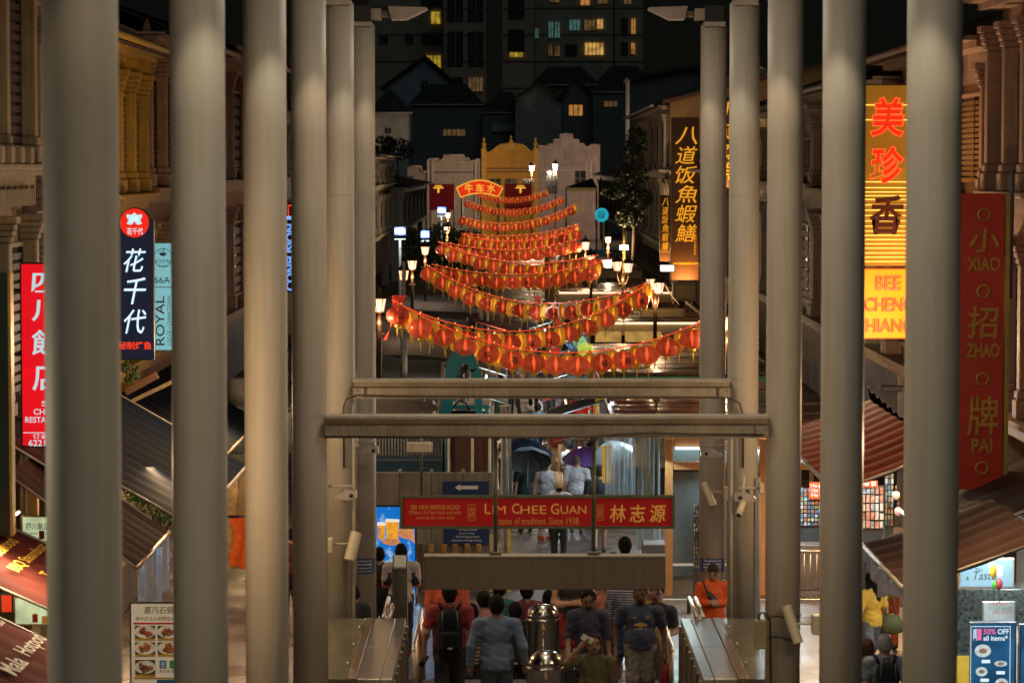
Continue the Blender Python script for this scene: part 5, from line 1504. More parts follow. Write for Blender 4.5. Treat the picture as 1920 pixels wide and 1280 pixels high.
MB().box(-w / 2 - 0.03, 0.003, max(0, z0 - 0.1), w / 2 + 0.03, 0.14, z0 + h + 0.03).build('case', m_dark, t)
MB().box(-w / 2, -0.012, z0, w / 2, 0.001, z0 + h).build('poster_face', m_sky, t)
def ppx(px, py): 
    q = at(px, py, PY_); return (q[0] - t.location[0], q[2])
m_beer = glow('beer', (0.95, 0.42, 0.03), 0.65, uneven=0.35, us=14); m_foam = glow('foam', (0.95, 0.88, 0.72), 0.75); m_skinp = glow('poster skin', (0.85, 0.36, 0.14), 0.5, uneven=0.4, us=12)
for (xa, xb, ya, yb) in ((708, 722, 984, 1010), (724, 748, 978, 1012)):
    (q0, r0), (q1, r1) = ppx(xa, yb), ppx(xb, ya)
    MB().prism([(q0 + 0.015, r0), (q1 - 0.015, r0), (q1, r1), (q0, r1)], -0.02, -0.0125).build('mug_print', m_beer, t)
    MB().prism([(q0 - 0.01, r1), (q1 + 0.01, r1), (q1 + 0.005, r1 + 0.05), (q0, r1 + 0.06)], -0.022, -0.0125).build('foam_print', m_foam, t)
for pts in ([(716, 1012), (728, 1008), (748, 1010), (752, 1018), (736, 1022), (718, 1018)], [(748, 992), (756, 988), (776, 990), (778, 1018), (768, 1010), (756, 1008), (748, 1004)], [(708, 990), (714, 988), (714, 1004), (708, 1006)]):
    MB().prism([ppx(*q) for q in pts], -0.025, -0.0125).build('hand_print', m_skinp, t)
MB().prism([ppx(708, 1060), ppx(742, 1040), ppx(778, 1070), ppx(778, 1085), ppx(708, 1075)], -0.016, -0.0125).build('mountain_print', glow('poster peaks', (0.35, 0.55, 0.8), 0.6, uneven=0.6, us=16), t)
area('poster_glow_lamp', (t.location[0] + 0.1, PY_ - 0.05, 1.0), (t.location[0] + 0.6, PY_ - 4, 0.2), (0.30, 0.60, 1.0), 26, w, h)

# ================================================================ FAR END: FAN SIGN, BANNERS, TREES
FYY = 298
m_fan = glow('fan red', (0.85, 0.045, 0.01), 0.75, uneven=0.25, us=0.6)
m_fang = glow('fan gold', (1.0, 0.50, 0.05), 0.95)
def fp(px, py): q = at(px, py, FYY); return (q[0], q[2])
t = thing('fan_sign', 'glowing red fan shaped sign with gold characters above the lantern strings', 'sign', (fp(900, 360)[0], FYY, 0))
cx = t.location[0]
arc = []
for k in range(13):
    u = k / 12; px = 856 + 87 * u; py = 352 - 14 * sin(pi * u); arc.append((px, py))
low = [(934, 369), (918, 364), (900, 362), (882, 364), (864, 370)]
MB().prism([(fp(*q)[0] - cx, fp(*q)[1]) for q in arc + low], 0, 0.3).build('panel', m_fan, t)
b = MB(); pts = [(fp(*q)[0] - cx, -0.03, fp(*q)[1]) for q in arc + low + [arc[0]]]; b.tube(pts, 0.06, 5); b.build('neon_edge', m_fang, t)
for ch, px in (('牛', 879), ('车', 900), ('水', 921)):
    q = fp(px, 353); text(ch, 0.85, 0.9, m_fang, (q[0] - cx, -0.02, q[1]), t, off=0.012)
for px in (866, 934):
    q = fp(px, 368); MB().tube([(q[0] - cx, 0.15, 0), (q[0] - cx, 0.15, q[1])], 0.12, 8).build('post', m_polep, t)
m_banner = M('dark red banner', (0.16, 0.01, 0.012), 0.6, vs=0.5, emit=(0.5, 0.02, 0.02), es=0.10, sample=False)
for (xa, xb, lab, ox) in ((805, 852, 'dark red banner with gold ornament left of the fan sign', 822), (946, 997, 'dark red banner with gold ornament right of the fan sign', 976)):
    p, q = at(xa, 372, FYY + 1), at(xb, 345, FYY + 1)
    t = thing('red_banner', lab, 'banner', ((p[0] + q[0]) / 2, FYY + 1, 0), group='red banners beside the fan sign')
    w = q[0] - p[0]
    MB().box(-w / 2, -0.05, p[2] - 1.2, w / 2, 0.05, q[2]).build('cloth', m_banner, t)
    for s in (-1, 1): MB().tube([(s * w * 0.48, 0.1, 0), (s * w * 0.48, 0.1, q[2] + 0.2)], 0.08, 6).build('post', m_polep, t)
    o = at(ox, 352, FYY + 1)[0] - t.location[0]
    b = MB(); zz = q[2]
    b.box(o - 0.5, -0.09, zz - 0.45, o + 0.5, -0.053, zz - 0.32); b.box(o - 0.1, -0.09, zz - 0.9, o + 0.1, -0.053, zz - 0.452); b.box(o - 0.35, -0.09, zz - 0.25, o + 0.35, -0.053, zz - 0.14)
    b.build('gold_ornament', m_fang, t)
# blue disc sign
q = at(1128, 403, 178)
t = thing('disc_sign', 'glowing turquoise disc sign on a pole at the right', 'sign', (q[0], 178, 0))
MB().lathe([(0.40, 0), (0.42, 0.05), (0.40, 0.10)], n=32, smooth=False).build('disc', glow('turquoise', (0.02, 0.42, 0.55), 0.8, uneven=0.15), t, loc=(0, -0.05, q[2]), rot=(pi / 2, 0, 0))
text('回\n味', 0.4, 0.5, M('disc print', (0.01, 0.12, 0.18), 0.5), (0, -0.16, q[2]), t, lead=0.85)
MB().tube([(0.15, 0.05, 0), (0.15, 0.05, q[2])], 0.06, 8).build('post', m_polep, t)
# black awning frame with gold edge in front of the pink building
q0, q1 = at(1060, 365, 250), at(1120, 352, 250)
t = thing('dark_canopy', 'dark pyramid canopy with gold trimmed edge at the far right', 'canopy', ((q0[0] + q1[0]) / 2, 250, 0))
w = (q1[0] - q0[0]) / 2; zc = q1[2]
b = MB(); b.add([(-w, 0, zc), (w, 0, zc), (w, 3, zc), (-w, 3, zc), (w * 0.7, 1.5, zc + 0.8)], [(0, 1, 4), (1, 2, 4), (2, 3, 4), (3, 0, 4), (3, 2, 1, 0)]); b.build('cover', M('black canvas', (0.015, 0.015, 0.015), 0.7), t)
b = MB(); n = 8
for k in range(n):
    xa = -w + 2 * w * k / n; b.prism([(xa, zc), (xa + 2 * w / n, zc), (xa + 2 * w / n * 0.8, zc - 0.3), (xa + 2 * w / n * 0.2, zc - 0.3)], -0.03, -0.002)
b.build('scalloped_edge', M('gold cloth', (0.45, 0.32, 0.06), 0.5, emit=(0.6, 0.4, 0.05), es=0.1, sample=False), t)
for xx in (-w * 0.95, w * 0.95): MB().tube([(xx, 0.1, 0), (xx, 0.1, zc)], 0.08, 6).build('post', m_polep, t)

def tree(label, base, crown, n, leafsize, cols, trunk_r=0.12, seed=0, name='street_tree', extra=()):
    """crown = list of (x, y, z, rx, ry, rz) clumps relative to base"""
    r = random.Random(seed)
    t = thing(name, label, 'tree', base, group='trees')
    b = MB()
    top = max(c[2] for c in crown)
    b.tube([(0, 0, 0), (0.05, 0, top * 0.35), (-0.05, 0.05, top * 0.7)], [trunk_r, trunk_r * 0.75, trunk_r * 0.4], 8)
    for c in crown:
        b.tube([(0.03, 0, top * 0.4), (c[0] * 0.5, c[1] * 0.5, (top * 0.4 + c[2]) / 2 + 0.15), (c[0], c[1], c[2])], [trunk_r * 0.5, trunk_r * 0.3, trunk_r * 0.1], 6)
    b.build('trunk', M('bark', (0.06, 0.045, 0.03), 0.85, bump=0.5, bs=12), t)
    b = MB()
    for k in range(n):
        c = crown[k % len(crown)]
        while True:
            q = (r.uniform(-1, 1), r.uniform(-1, 1), r.uniform(-1, 1))
            d = sum(v * v for v in q)
            if 0.12 < d < 1: break
        x, y, z = c[0] + q[0] * c[3], c[1] + q[1] * c[4], c[2] + q[2] * c[5]
        s = leafsize * r.uniform(0.6, 1.3)
        u = np.array([r.gauss(0, 1) for _ in range(3)]); u /= np.linalg.norm(u)
        v = np.cross(u, [r.gauss(0, 1) for _ in range(3)]); v /= np.linalg.norm(v) + 1e-9
        P = np.array((x, y, z))
        b.add([P - u * s, P - v * s * 0.45, P + u * s, P + v * s * 0.45], [(0, 1, 2, 3)], mi=r.randrange(len(cols)))
    b.build('crown', [M('leaf ' + str(c), c, 0.5, var=0.2) for c in cols], t, recalc=False)
    return t
q = at(815, 500, 140)
tree('bushy street tree with lamp lit leaves left of the far lanterns', (q[0], 140, 0), [(-0.6, 0, 4.0, 0.9, 1.0, 0.8), (0.5, 0.4, 4.4, 1.0, 1.0, 0.9), (0.0, -0.3, 3.2, 1.1, 1.0, 0.7), (1.0, 0, 3.4, 0.7, 0.8, 0.6), (-1.0, 0.3, 3.2, 0.6, 0.8, 0.7), (-1.2, 0.5, 4.5, 0.5, 0.6, 0.5)], 4200, 0.09, [(0.05, 0.09, 0.03), (0.08, 0.12, 0.03), (0.03, 0.06, 0.03)], seed=1)
q = at(1188, 400, 150)
tree('dark tree growing against the ornate shophouse on the right', (q[0], 150, 2.8), [(0.0, 0, 5.6, 0.75, 1, 0.9), (0.2, 0.4, 6.4, 0.6, 0.8, 0.7), (-0.1, 0, 4.5, 0.9, 1, 0.8), (-0.9, 0, 3.7, 0.8, 0.8, 0.35), (0.3, 0, 3.4, 0.7, 0.8, 0.6), (-0.2, 0.2, 2.4, 0.8, 0.8, 0.5)], 4600, 0.10, [(0.025, 0.045, 0.02), (0.035, 0.055, 0.022), (0.02, 0.03, 0.018)], seed=2)
q = at(850, 480, 165)
tree('smaller dark tree under the far lantern strings on the left', (q[0], 165, 0), [(0, 0, 3.3, 1.2, 1, 1.0), (0.9, 0, 3.6, 0.9, 0.9, 0.8), (-0.7, 0.2, 3.9, 0.8, 0.8, 0.7)], 2400, 0.10, [(0.045, 0.08, 0.03), (0.07, 0.10, 0.03), (0.025, 0.05, 0.025)], seed=3)
q = at(725, 300, 200)
tree('dark small tree against the pale house at the left', (q[0] - 0.2, 225, 5.0), [(0, 0, 4.1, 1.3, 1, 0.9), (-1.0, 0, 4.4, 0.9, 0.8, 0.8)], 900, 0.15, [(0.015, 0.022, 0.015)], seed=5)

# added floodlight, brightens the brown end wall and the ornate front
t = thing('added_roof_floodlight', 'small added floodlight on the low roof in front of the brown end wall', 'floodlight', (9.6, 149, 8.2))
MB().box(-0.3, -0.1, 0, 0.3, 0.1, 0.3, b=0.03).build('case', m_dark, t)
MB().box(-0.26, 0.102, 0.03, 0.26, 0.12, 0.27).build('lit_face', glow('amber flood', (1.0, 0.58, 0.22)), t)
MB().box(-0.1, -0.08, -0.3, 0.1, 0.08, 0).build('foot', m_dark, t)
area('added_roof_flood_lamp', (9.6, 149.3, 8.5), (9.4, 156.6, 9.5), (1.0, 0.62, 0.28), 170, 0.5, 0.25)
street_lamp('added far right lantern lamp in front of the ornate shophouse', [(1140, 450)], 150, 800)  # extra lamp added to brighten the ornate front
# ================================================================ VERTICAL SHOP SIGNS ON THE FACADES
def board(label, pa, pb, Y, case, face, d=0.16, rim=0.025, cat='sign', name='vertical_sign', hold=None, group='vertical shop signs'):
    """box sign seen square on; returns (thing, local pixel->x, local pixel->z, front y)"""
    p, q = at(pa[0], pb[1], Y), at(pb[0], pa[1], Y)
    w, h = q[0] - p[0], q[2] - p[2]
    t = thing(name, label, cat, ((p[0] + q[0]) / 2, Y, p[2]), group=group)
    MB().box(-w / 2, 0, 0, w / 2, d, h, b=0.008).build('case', case, t)
    if face is not None:
        MB().box(-w / 2 + rim, -0.008, rim, w / 2 - rim, -0.001, h - rim).build('face', face, t)
    if hold is not None:      # brackets to the facade: side sign
        for zz in (0.15, 0.5, 0.85):
            MB().tube([(hold * w / 2, d / 2, h * zz), (hold * (w / 2 + 0.9), d / 2, h * zz)], 0.025, 6).build('bracket', m_dark, t)
    cx, cz0 = t.location[0], t.location[2]
    return t, (lambda px: at(px, 640, Y)[0] - cx), (lambda py: at(960, py, Y)[2] - cz0)
def put(t, X, Z, s, pa, pb, mat, y=-0.010, **kw):
    return text(s, abs(X(pb[0]) - X(pa[0])), abs(Z(pa[1]) - Z(pb[1])), mat, ((X(pa[0]) + X(pb[0])) / 2, y, (Z(pa[1]) + Z(pb[1])) / 2), t, **kw)

# red lit restaurant sign, far left
m_signred = glow('lit red sign', (0.78, 0.004, 0.012), 0.85, uneven=0.06, us=1.5)
m_signw = glow('pale lit letters', (0.52, 0.70, 0.78), 0.85)
t, X, Z = board('lit red vertical restaurant sign with pale characters at the left edge', (40, 492), (138, 838), 44.0, m_dark, m_signred, hold=-1)
for ch, y0, y1 in (('四', 512, 548), ('川', 562, 602), ('飯', 618, 666), ('店', 680, 732)):
    put(t, X, Z, ch, (60, y0), (116, y1), m_signw, off=0.014, shear=0.05)
put(t, X, Z, 'SI', (77, 751), (100, 761), m_signw, off=0.014); put(t, X, Z, 'CHUAN', (62, 766), (116, 777), m_signw, off=0.014); put(t, X, Z, 'RESTAURANT', (46, 781), (132, 792), m_signw, off=0.014)
MB().box(X(42), -0.012, Z(811.5), X(136), -0.0085, Z(810)).build('rule_line', m_signw, t)
put(t, X, Z, '订餐电话', (60, 813), (118, 822), m_signw, off=0.01); put(t, X, Z, '6221 3206', (52, 824), (126, 836), m_signw, off=0.014)
area('red_sign_glow_lamp', (t.location[0], 43.9, t.location[2] + 1.3), (t.location[0] + 0.3, 42, 3.0), (1.0, 0.05, 0.04), 18, 0.7, 2.6)
# dark green sign edge, nearest at the left border
t, X, Z = board('dark green sign board with a gold edge cut by the left border', (-70, 512), (14, 1005), 41.0, M('dark green board', (0.006, 0.022, 0.018), 0.4), None, d=0.3)
MB().box(X(14), 0.02, 0.0, X(20), 0.28, Z(512)).build('gold_edge', M('gold edge', (0.42, 0.28, 0.05), 0.4, 0.3), t)
# navy sign with glowing calligraphy
m_navy = M('navy sign', (0.006, 0.010, 0.028), 0.35, emit=(0.01, 0.018, 0.05), es=0.4, sample=False)
t, X, Z = board('navy vertical sign with glowing white calligraphy and a red flower disc on top', (220, 412), (288, 675), 55.0, M('navy case', (0.012, 0.014, 0.03), 0.4), m_navy, hold=-1)
for ch, y0, y1 in (('花', 466, 510), ('千', 520, 570), ('代', 580, 625)):
    put(t, X, Z, ch, (233, y0), (275, y1), glow('blue halo', (0.06, 0.22, 0.40), 0.7), y=-0.012, off=0.02, shear=0.25, ext=0.001)
    put(t, X, Z, ch, (233, y0), (275, y1), glow('white neon', (0.75, 0.92, 1.0), 1.0), y=-0.02, off=0.0, shear=0.25)
put(t, X, Z, '秘制烤鱼', (222, 640), (284, 655), glow('red led', (1.0, 0.05, 0.01), 1.0), off=0.012)
r = 27 / ppm(55.0)
MB().lathe([(r, 0), (r, 0.16)], n=40, smooth=False).build('disc', glow('red disc', (0.85, 0.02, 0.01), 0.9), t, loc=(X(254), 0.14, Z(418)), rot=(pi / 2, 0, 0))
MB().lathe([(r * 1.06, 0), (r * 1.06, 0.12)], n=40, smooth=False).build('disc_rim', M('navy case', (0.012, 0.014, 0.03)), t, loc=(X(254), 0.15, Z(418)), rot=(pi / 2, 0, 0))
m_pet = glow('petal', (0.55, 0.80, 0.90), 0.9)
for (a, ln, wd) in ((90, 0.16, 0.06), (38, 0.19, 0.055), (142, 0.19, 0.055), (-20, 0.15, 0.05), (200, 0.15, 0.05)):
    ca, sa = cos(radians(a)), sin(radians(a))
    pts = [(ln * f * ca - wd * sin(pi * f) * sa * sg, ln * f * sa + wd * sin(pi * f) * ca * sg) for sg, rng in ((1, (0, .25, .5, .75, 1)), (-1, (.75, .5, .25))) for f in rng]
    MB().prism([(X(254) + u, Z(414) + v) for u, v in pts], -0.034, -0.0305).build('petal', m_pet, t)
put(t, X, Z, '花千代', (240, 427), (270, 440), m_pet, y=-0.032, off=0.012)
# pale blue lodge sign
m_lodge = glow('pale blue lodge', (0.18, 0.50, 0.62), 0.62, uneven=0.08)
m_lodgei = M('lodge ink', (0.008, 0.02, 0.03), 0.5)
t, X, Z = board('pale blue lodge sign with dark lettering beside the navy sign', (288, 454), (328, 658), 57.5, M('lodge case', (0.1, 0.16, 0.18), 0.4), m_lodge, hold=-1)
MB().box(X(288), -0.014, Z(539), X(328), -0.0085, Z(537.5)).build('divider', m_lodgei, t)
b = MB(); b.tube([(17 / ppm(57.5) * cos(a * pi / 14), 0, 17 / ppm(57.5) * sin(a * pi / 14)) for a in range(29)], 0.006, 5, cap=False)
b.build('ring', m_lodgei, t, loc=(X(307), -0.012, Z(483)))
put(t, X, Z, 'ROYAL', (290, 486), (324, 493), m_lodgei); put(t, X, Z, 'Lodge', (299, 496), (316, 502), m_lodgei, shear=0.3); put(t, X, Z, '66A', (290, 519), (320, 531), m_lodgei, off=0.005)
b = MB(); b.lathe([(0.02, 0), (0.06, 0.02), (0.07, 0.06)], n=14); b.tube([(0, 0, 0.06), (0.02, 0, 0.12), (0, 0, 0.16)], 0.008, 5); b.build('cup_mark', m_lodgei, t, loc=(X(307), -0.012, Z(480)))
def put_v(t, X, Z, s, pa, pb, mat, **kw):   # lettering running upward
    h = abs(Z(pa[1]) - Z(pb[1])); w = abs(X(pb[0]) - X(pa[0]))
    return text(s, h, w, mat, ((X(pa[0]) + X(pb[0])) / 2, -0.010, (Z(pa[1]) + Z(pb[1])) / 2), t, spin=pi / 2, **kw)
put_v(t, X, Z, 'ROYAL', (292, 555), (309, 647), m_lodgei, off=0.006); put_v(t, X, Z, 'LODGE • CHINATOWN', (314, 555), (321, 647), m_lodgei)
# thin blue neon sign in the slit between two left columns
t, X, Z = board('blue neon sign with vertical letters glimpsed in a slit between left columns', (530, 380), (562, 548), 96, M('navy case', (0.012, 0.014, 0.03)), M('neon back', (0.004, 0.008, 0.03), 0.5), hold=-1)
put_v(t, X, Z, 'CONFUSION', (536, 420), (554, 545), glow('blue neon', (0.22, 0.45, 1.0), 1.0), fill=False, bevel=0.035)
MB().box(X(536), -0.03, Z(412), X(550), -0.0085, Z(405)).build('neon_bar', glow('blue neon', (0.22, 0.45, 1.0)), t); MB().box(X(541), -0.032, Z(387), X(549), -0.0085, Z(384)).build('neon_bar', glow('red led', (1, .05, .01)), t)
MB().box(X(541), -0.036, Z(405), X(543), -0.0085, Z(387.5)).build('neon_bar', glow('red led', (1, .05, .01)), t)

# brown signs with gold characters, lit from below
m_brs = M('brown sign board', (0.16, 0.065, 0.025), 0.5, vs=1.0, var=0.1)
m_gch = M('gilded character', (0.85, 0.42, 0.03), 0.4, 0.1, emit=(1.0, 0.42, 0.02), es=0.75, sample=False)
chs = '八道饭魚蝦鱔'
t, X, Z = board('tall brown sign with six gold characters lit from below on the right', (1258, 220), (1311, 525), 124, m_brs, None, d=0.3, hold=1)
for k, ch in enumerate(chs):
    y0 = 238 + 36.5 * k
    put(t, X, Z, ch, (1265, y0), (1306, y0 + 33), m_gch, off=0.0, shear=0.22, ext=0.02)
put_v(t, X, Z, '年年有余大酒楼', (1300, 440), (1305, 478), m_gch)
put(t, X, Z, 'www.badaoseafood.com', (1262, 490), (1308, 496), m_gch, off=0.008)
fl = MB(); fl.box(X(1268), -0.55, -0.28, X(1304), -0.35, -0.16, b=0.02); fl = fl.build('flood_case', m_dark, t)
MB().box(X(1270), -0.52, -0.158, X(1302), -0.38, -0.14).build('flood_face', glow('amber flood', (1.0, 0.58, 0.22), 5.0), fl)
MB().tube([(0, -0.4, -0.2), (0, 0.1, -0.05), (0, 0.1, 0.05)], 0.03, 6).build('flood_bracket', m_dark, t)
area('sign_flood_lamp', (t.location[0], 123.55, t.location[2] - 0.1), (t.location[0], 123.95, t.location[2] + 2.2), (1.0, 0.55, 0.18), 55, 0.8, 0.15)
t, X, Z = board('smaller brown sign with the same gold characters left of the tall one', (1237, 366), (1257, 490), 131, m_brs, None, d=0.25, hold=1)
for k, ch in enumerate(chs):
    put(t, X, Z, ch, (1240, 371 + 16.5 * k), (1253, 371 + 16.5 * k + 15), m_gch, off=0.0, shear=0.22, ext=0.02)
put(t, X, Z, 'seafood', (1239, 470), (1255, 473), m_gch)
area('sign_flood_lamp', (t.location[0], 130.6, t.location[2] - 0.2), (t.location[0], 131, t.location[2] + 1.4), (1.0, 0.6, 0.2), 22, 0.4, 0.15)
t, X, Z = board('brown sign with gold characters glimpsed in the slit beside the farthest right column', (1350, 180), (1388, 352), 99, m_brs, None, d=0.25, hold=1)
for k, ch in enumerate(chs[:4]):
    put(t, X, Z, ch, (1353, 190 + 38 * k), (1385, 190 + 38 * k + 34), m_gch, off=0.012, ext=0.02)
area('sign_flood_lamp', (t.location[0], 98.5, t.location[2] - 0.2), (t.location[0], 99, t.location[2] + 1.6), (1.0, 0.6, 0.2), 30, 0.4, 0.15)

# yellow neon sign with three characters over an orange light box
t, X, Z = board('yellow neon striped sign with red outlined characters on the right', (1612, 158), (1720, 500), 56, M('neon sign case', (0.18, 0.08, 0.02), 0.5), M('amber panel', (0.40, 0.19, 0.015), 0.45, vs=2, emit=(0.6, 0.26, 0.015), es=0.30, sample=False), hold=1)
m_ytube = glow('yellow tube', (1.0, 0.62, 0.10), 1.6)
for py in [197, 225, 341, 352, 360, 367, 374, 384, 394, 404, 414, 424, 433, 441, 449, 457, 465, 474, 482, 490]:
    MB().tube([(X(1614), -0.02, Z(py)), (X(1718), -0.02, Z(py))], 0.011, 6).build('neon_tube', m_ytube, t)
m_nr = glow('red neon', (1.0, 0.10, 0.02), 1.7); m_nfill = M('red character', (0.5, 0.01, 0.005), 0.5, emit=(0.9, 0.03, 0.005), es=0.8, sample=False)
for ch, y0, y1 in (('美', 182, 257), ('珍', 274, 345)):
    put(t, X, Z, ch, (1630, y0), (1690, y1), m_nfill, y=-0.032, off=0.03, ext=0.002, shear=0.05)
    put(t, X, Z, ch, (1628, y0), (1692, y1), m_nr, y=-0.050, fill=False, bevel=0.010, off=0.03, shear=0.10)
put(t, X, Z, '香', (1628, 366), (1692, 440), M('brown character', (0.10, 0.015, 0.006), 0.5), y=-0.045, off=0.022, ext=0.003, shear=0.12)
area('neon_glow_lamp', (t.location[0], 55.9, t.location[2] + 1.6), (t.location[0] - 0.3, 52, t.location[2] + 1.0), (1.0, 0.35, 0.06), 40, 1.0, 3.2)
t, X, Z = board('orange lit box with neon outlined lettering under the yellow sign', (1612, 503), (1722, 635), 56, M('orange case', (0.5, 0.10, 0.01), 0.5, emit=(0.9, 0.12, 0.01), es=0.5, sample=False), glow('orange face', (1.0, 0.36, 0.008), 0.95, uneven=0.12, us=1.2), hold=1)
m_nout = glow('pink neon', (1.0, 0.22, 0.06), 1.0); m_nsh = M('neon shade', (0.35, 0.05, 0.0), 0.5)
for s_, y0, y1, xa, xb in (('BEE', 516, 543, 1640, 1688), ('CHENG', 557, 583, 1620, 1712), ('HIANG', 596, 622, 1623, 1712)):
    put(t, X, Z, s_, (xa - 1, y0 + 1), (xb - 1, y1 + 1), m_nsh, y=-0.014, fill=False, bevel=0.028)
    put(t, X, Z, s_, (xa, y0), (xb, y1), m_nout, y=-0.05, fill=False, bevel=0.022)
area('orange_box_lamp', (t.location[0], 55.9, t.location[2] + 0.6), (t.location[0] - 0.2, 52, t.location[2] - 1.2), (1.0, 0.32, 0.03), 40, 1.0, 1.2)

# tall red board with gold relief lettering
m_redb = M('red painted board', (0.42, 0.022, 0.010), 0.45, vs=1.0, var=0.08)
m_goldr = M('rubbed gold relief', (0.46, 0.27, 0.035), 0.5, 0.2, vs=25, var=0.45)
t, X, Z = board('tall red board with gold relief characters and rings at the right edge', (1796, 363), (1884, 917), 46, m_redb, None, d=0.32)
MB().box(X(1884), 0.0, 0, X(1892), 0.30, Z(363)).build('gold_edge', M('olive gold edge', (0.34, 0.24, 0.04), 0.45), t)
for py in (402, 546, 710, 877):
    b = MB(); R_ = 11 / ppm(46)
    b.tube([(R_ * cos(a * pi / 16), 0, R_ * sin(a * pi / 16)) for a in range(33)], 0.018, 8, cap=False); b.build('ring', m_goldr, t, loc=(X(1843), -0.012, Z(py)))
for ch, y0, y1, pin, z0, z1 in (('小', 428, 473, 'XIAO', 482, 508), ('招', 574, 634, 'ZHAO', 643, 670), ('牌', 742, 815, 'PAI', 822, 848)):
    put(t, X, Z, ch, (1814, y0), (1872, y1), m_goldr, off=0.009, ext=0.03, shear=0.06)
    put(t, X, Z, pin, (1812 if len(pin) > 3 else 1823, z0), (1874 if len(pin) > 3 else 1862, z1), m_goldr, off=0.022, ext=0.025)
MB().tube([(X(1896), 0.1, Z(318)), (X(1896), 0.1, Z(330)), (X(1893), 0.1, Z(560))], 0.05, 8).build('grey_pipe', M('grey pipe', (0.10, 0.11, 0.14), 0.5), t)

# ================================================================ AWNINGS
def awning(label, side, xw, zw, xe, ze, y0, y1, mat, nfl=None, bar=None, skirt=None, lettering=(), tubes=None, thickness=0.02, amp=0.03, group='shop awnings'):
    """fluted canvas from the wall line (xw, zw) down and out to the eave (xe, ze), between y0 and y1"""
    t = thing('shop_awning', label, 'awning', (side * xw, y0, 0), group=group)
    L = y1 - y0; n = nfl or max(4, int(L / 0.55))
    def fn(u, v):
        a = side * (xe - xw) * u
        return (a, L * v, zw + (ze - zw) * u + amp * abs(sin(v * n * pi)) - 0.06 * sin(pi * u))
    b = MB(); b.grid(fn, 8, n * 6, smooth=True); b.grid(lambda u, v: tuple(fn(u, v)[i] - (thickness if i == 2 else 0) for i in range(3)), 8, n * 2)
    b.build('canvas', mat, t, recalc=False)
    e = side * (xe - xw)
    MB().tube([(e, -0.03, ze - 0.02), (e, L + 0.03, ze - 0.02)], 0.035, 8).build('front_bar', bar or m_steel, t)
    for v in (0.0, 1.0):
        MB().tube([(0, L * v, zw - 0.03), (e, L * v, ze - 0.05)], 0.022, 6).build('side_arm', m_steel, t)
    if skirt:
        z1, m = skirt
        b = MB(); b.grid(lambda u, v: (e + 0.04 * sin(u * 23) + 0.02 * sin(u * 61), L * u, ze - 0.05 + (z1 - ze) * v + 0.12 * v * sin(u * 9)), 60, 8); b.build('rain_sheet', m, t, recalc=False)
    if tubes:
        MB().tube([(e * 0.92, 0.1, ze - 0.14), (e * 0.92, min(L, tubes) , ze - 0.14)], 0.03, 8).build('tube_light', glow('pinkish tube', (1.0, 0.74, 0.60), 5.0), t)
    # lettering laid on the canvas
    ang = atan2(ze - zw, side * (xe - xw))
    for (s, u, v, w, h, m) in lettering:
        me0, sz = text_mesh(s, off=0.012, ext=0.0)
        me = me0.copy(); me.materials.clear(); me.materials.append(m)
        o = bpy.data.objects.new('lettering', me); COL.objects.link(o); o.parent = t
        from mathutils import Matrix, Vector
        ex = Vector((0, -1 if side < 0 else 1, 0)); ex = Vector((0, 1, 0)) if side < 0 else Vector((0, -1, 0))
        down = Vector((side * (xe - xw), 0, ze - zw)).normalized()
        eyv = -down; nn = ex.cross(eyv)
        R_ = Matrix((ex, eyv, nn)).transposed().to_4x4()
        p = fn(u, v)
        o.matrix_local = Matrix.Translation((p[0], p[1], zw + (ze - zw) * u + amp + 0.015)) @ R_ @ Matrix.Diagonal((w / sz[0], h / sz[1], 1, 1))
    return t
m_aw_maroon = M('maroon canvas', (0.11, 0.022, 0.018), 0.9, vs=2, var=0.15, spec=0.08)
m_aw_navy = M('navy canvas', (0.005, 0.0085, 0.02), 0.9, vs=2, var=0.2, spec=0.08)
m_aw_brown = M('brown canvas', (0.055, 0.027, 0.018), 0.9, vs=2, var=0.2, spec=0.08)
m_aw_red = M('red canvas', (0.26, 0.045, 0.018), 0.9, vs=2, var=0.2, spec=0.08)
m_aly = M('yellow awning print', (0.62, 0.36, 0.03), 0.6); m_alw = M('pale awning print', (0.5, 0.42, 0.36), 0.6)
m_sheet = M('grey rain sheet', (0.32, 0.31, 0.34), 0.25, var=0.2, vs=3)
# left side
awning('maroon awning with yellow print at the left edge', -1, 8.0, 3.0, 5.9, 2.09, 38.0, 42.3, m_aw_maroon, 6, lettering=(('Seafood', 0.48, 0.55, 1.5, 0.22, m_aly), ('BBQ Steamboat', 0.65, 0.55, 2.6, 0.22, m_aly), ('Tastimonious', 0.82, 0.62, 2.2, 0.22, m_aly)))
awning('lower maroon awning with pale print at the bottom left corner', -1, 8.0, 2.95, 5.0, 1.55, 31.0, 36.7, m_aw_maroon, 8, lettering=(('麻辣干锅川渝', 0.52, 0.70, 2.6, 0.42, m_alw), ('Mala', 0.72, 0.58, 0.9, 0.26, m_alw), ('Hotpot', 0.72, 0.83, 1.3, 0.30, m_alw)))
awning('brown upper awning corner under the red restaurant sign', -1, 8.1, 4.1, 6.6, 3.2, 43.8, 48.5, m_aw_brown, 5)
awning('navy fluted awning below the navy sign', -1, 8.1, 3.95, 5.0, 2.2, 46.2, 55.5, m_aw_navy, 12, tubes=None)
awning('brown fluted awning with grey rain sheets over the menu board', -1, 7.2, 3.45, 5.36, 2.12, 42.0, 46.0, m_aw_brown, 7, bar=M('bright bar', (0.6, 0.42, 0.25), 0.3, 0.7), skirt=(1.2, m_sheet))
awning('navy awning over the clothes racks glimpsed between left columns', -1, 8.1, 3.1, 5.9, 1.9, 60, 72, m_aw_navy, 14, tubes=10)
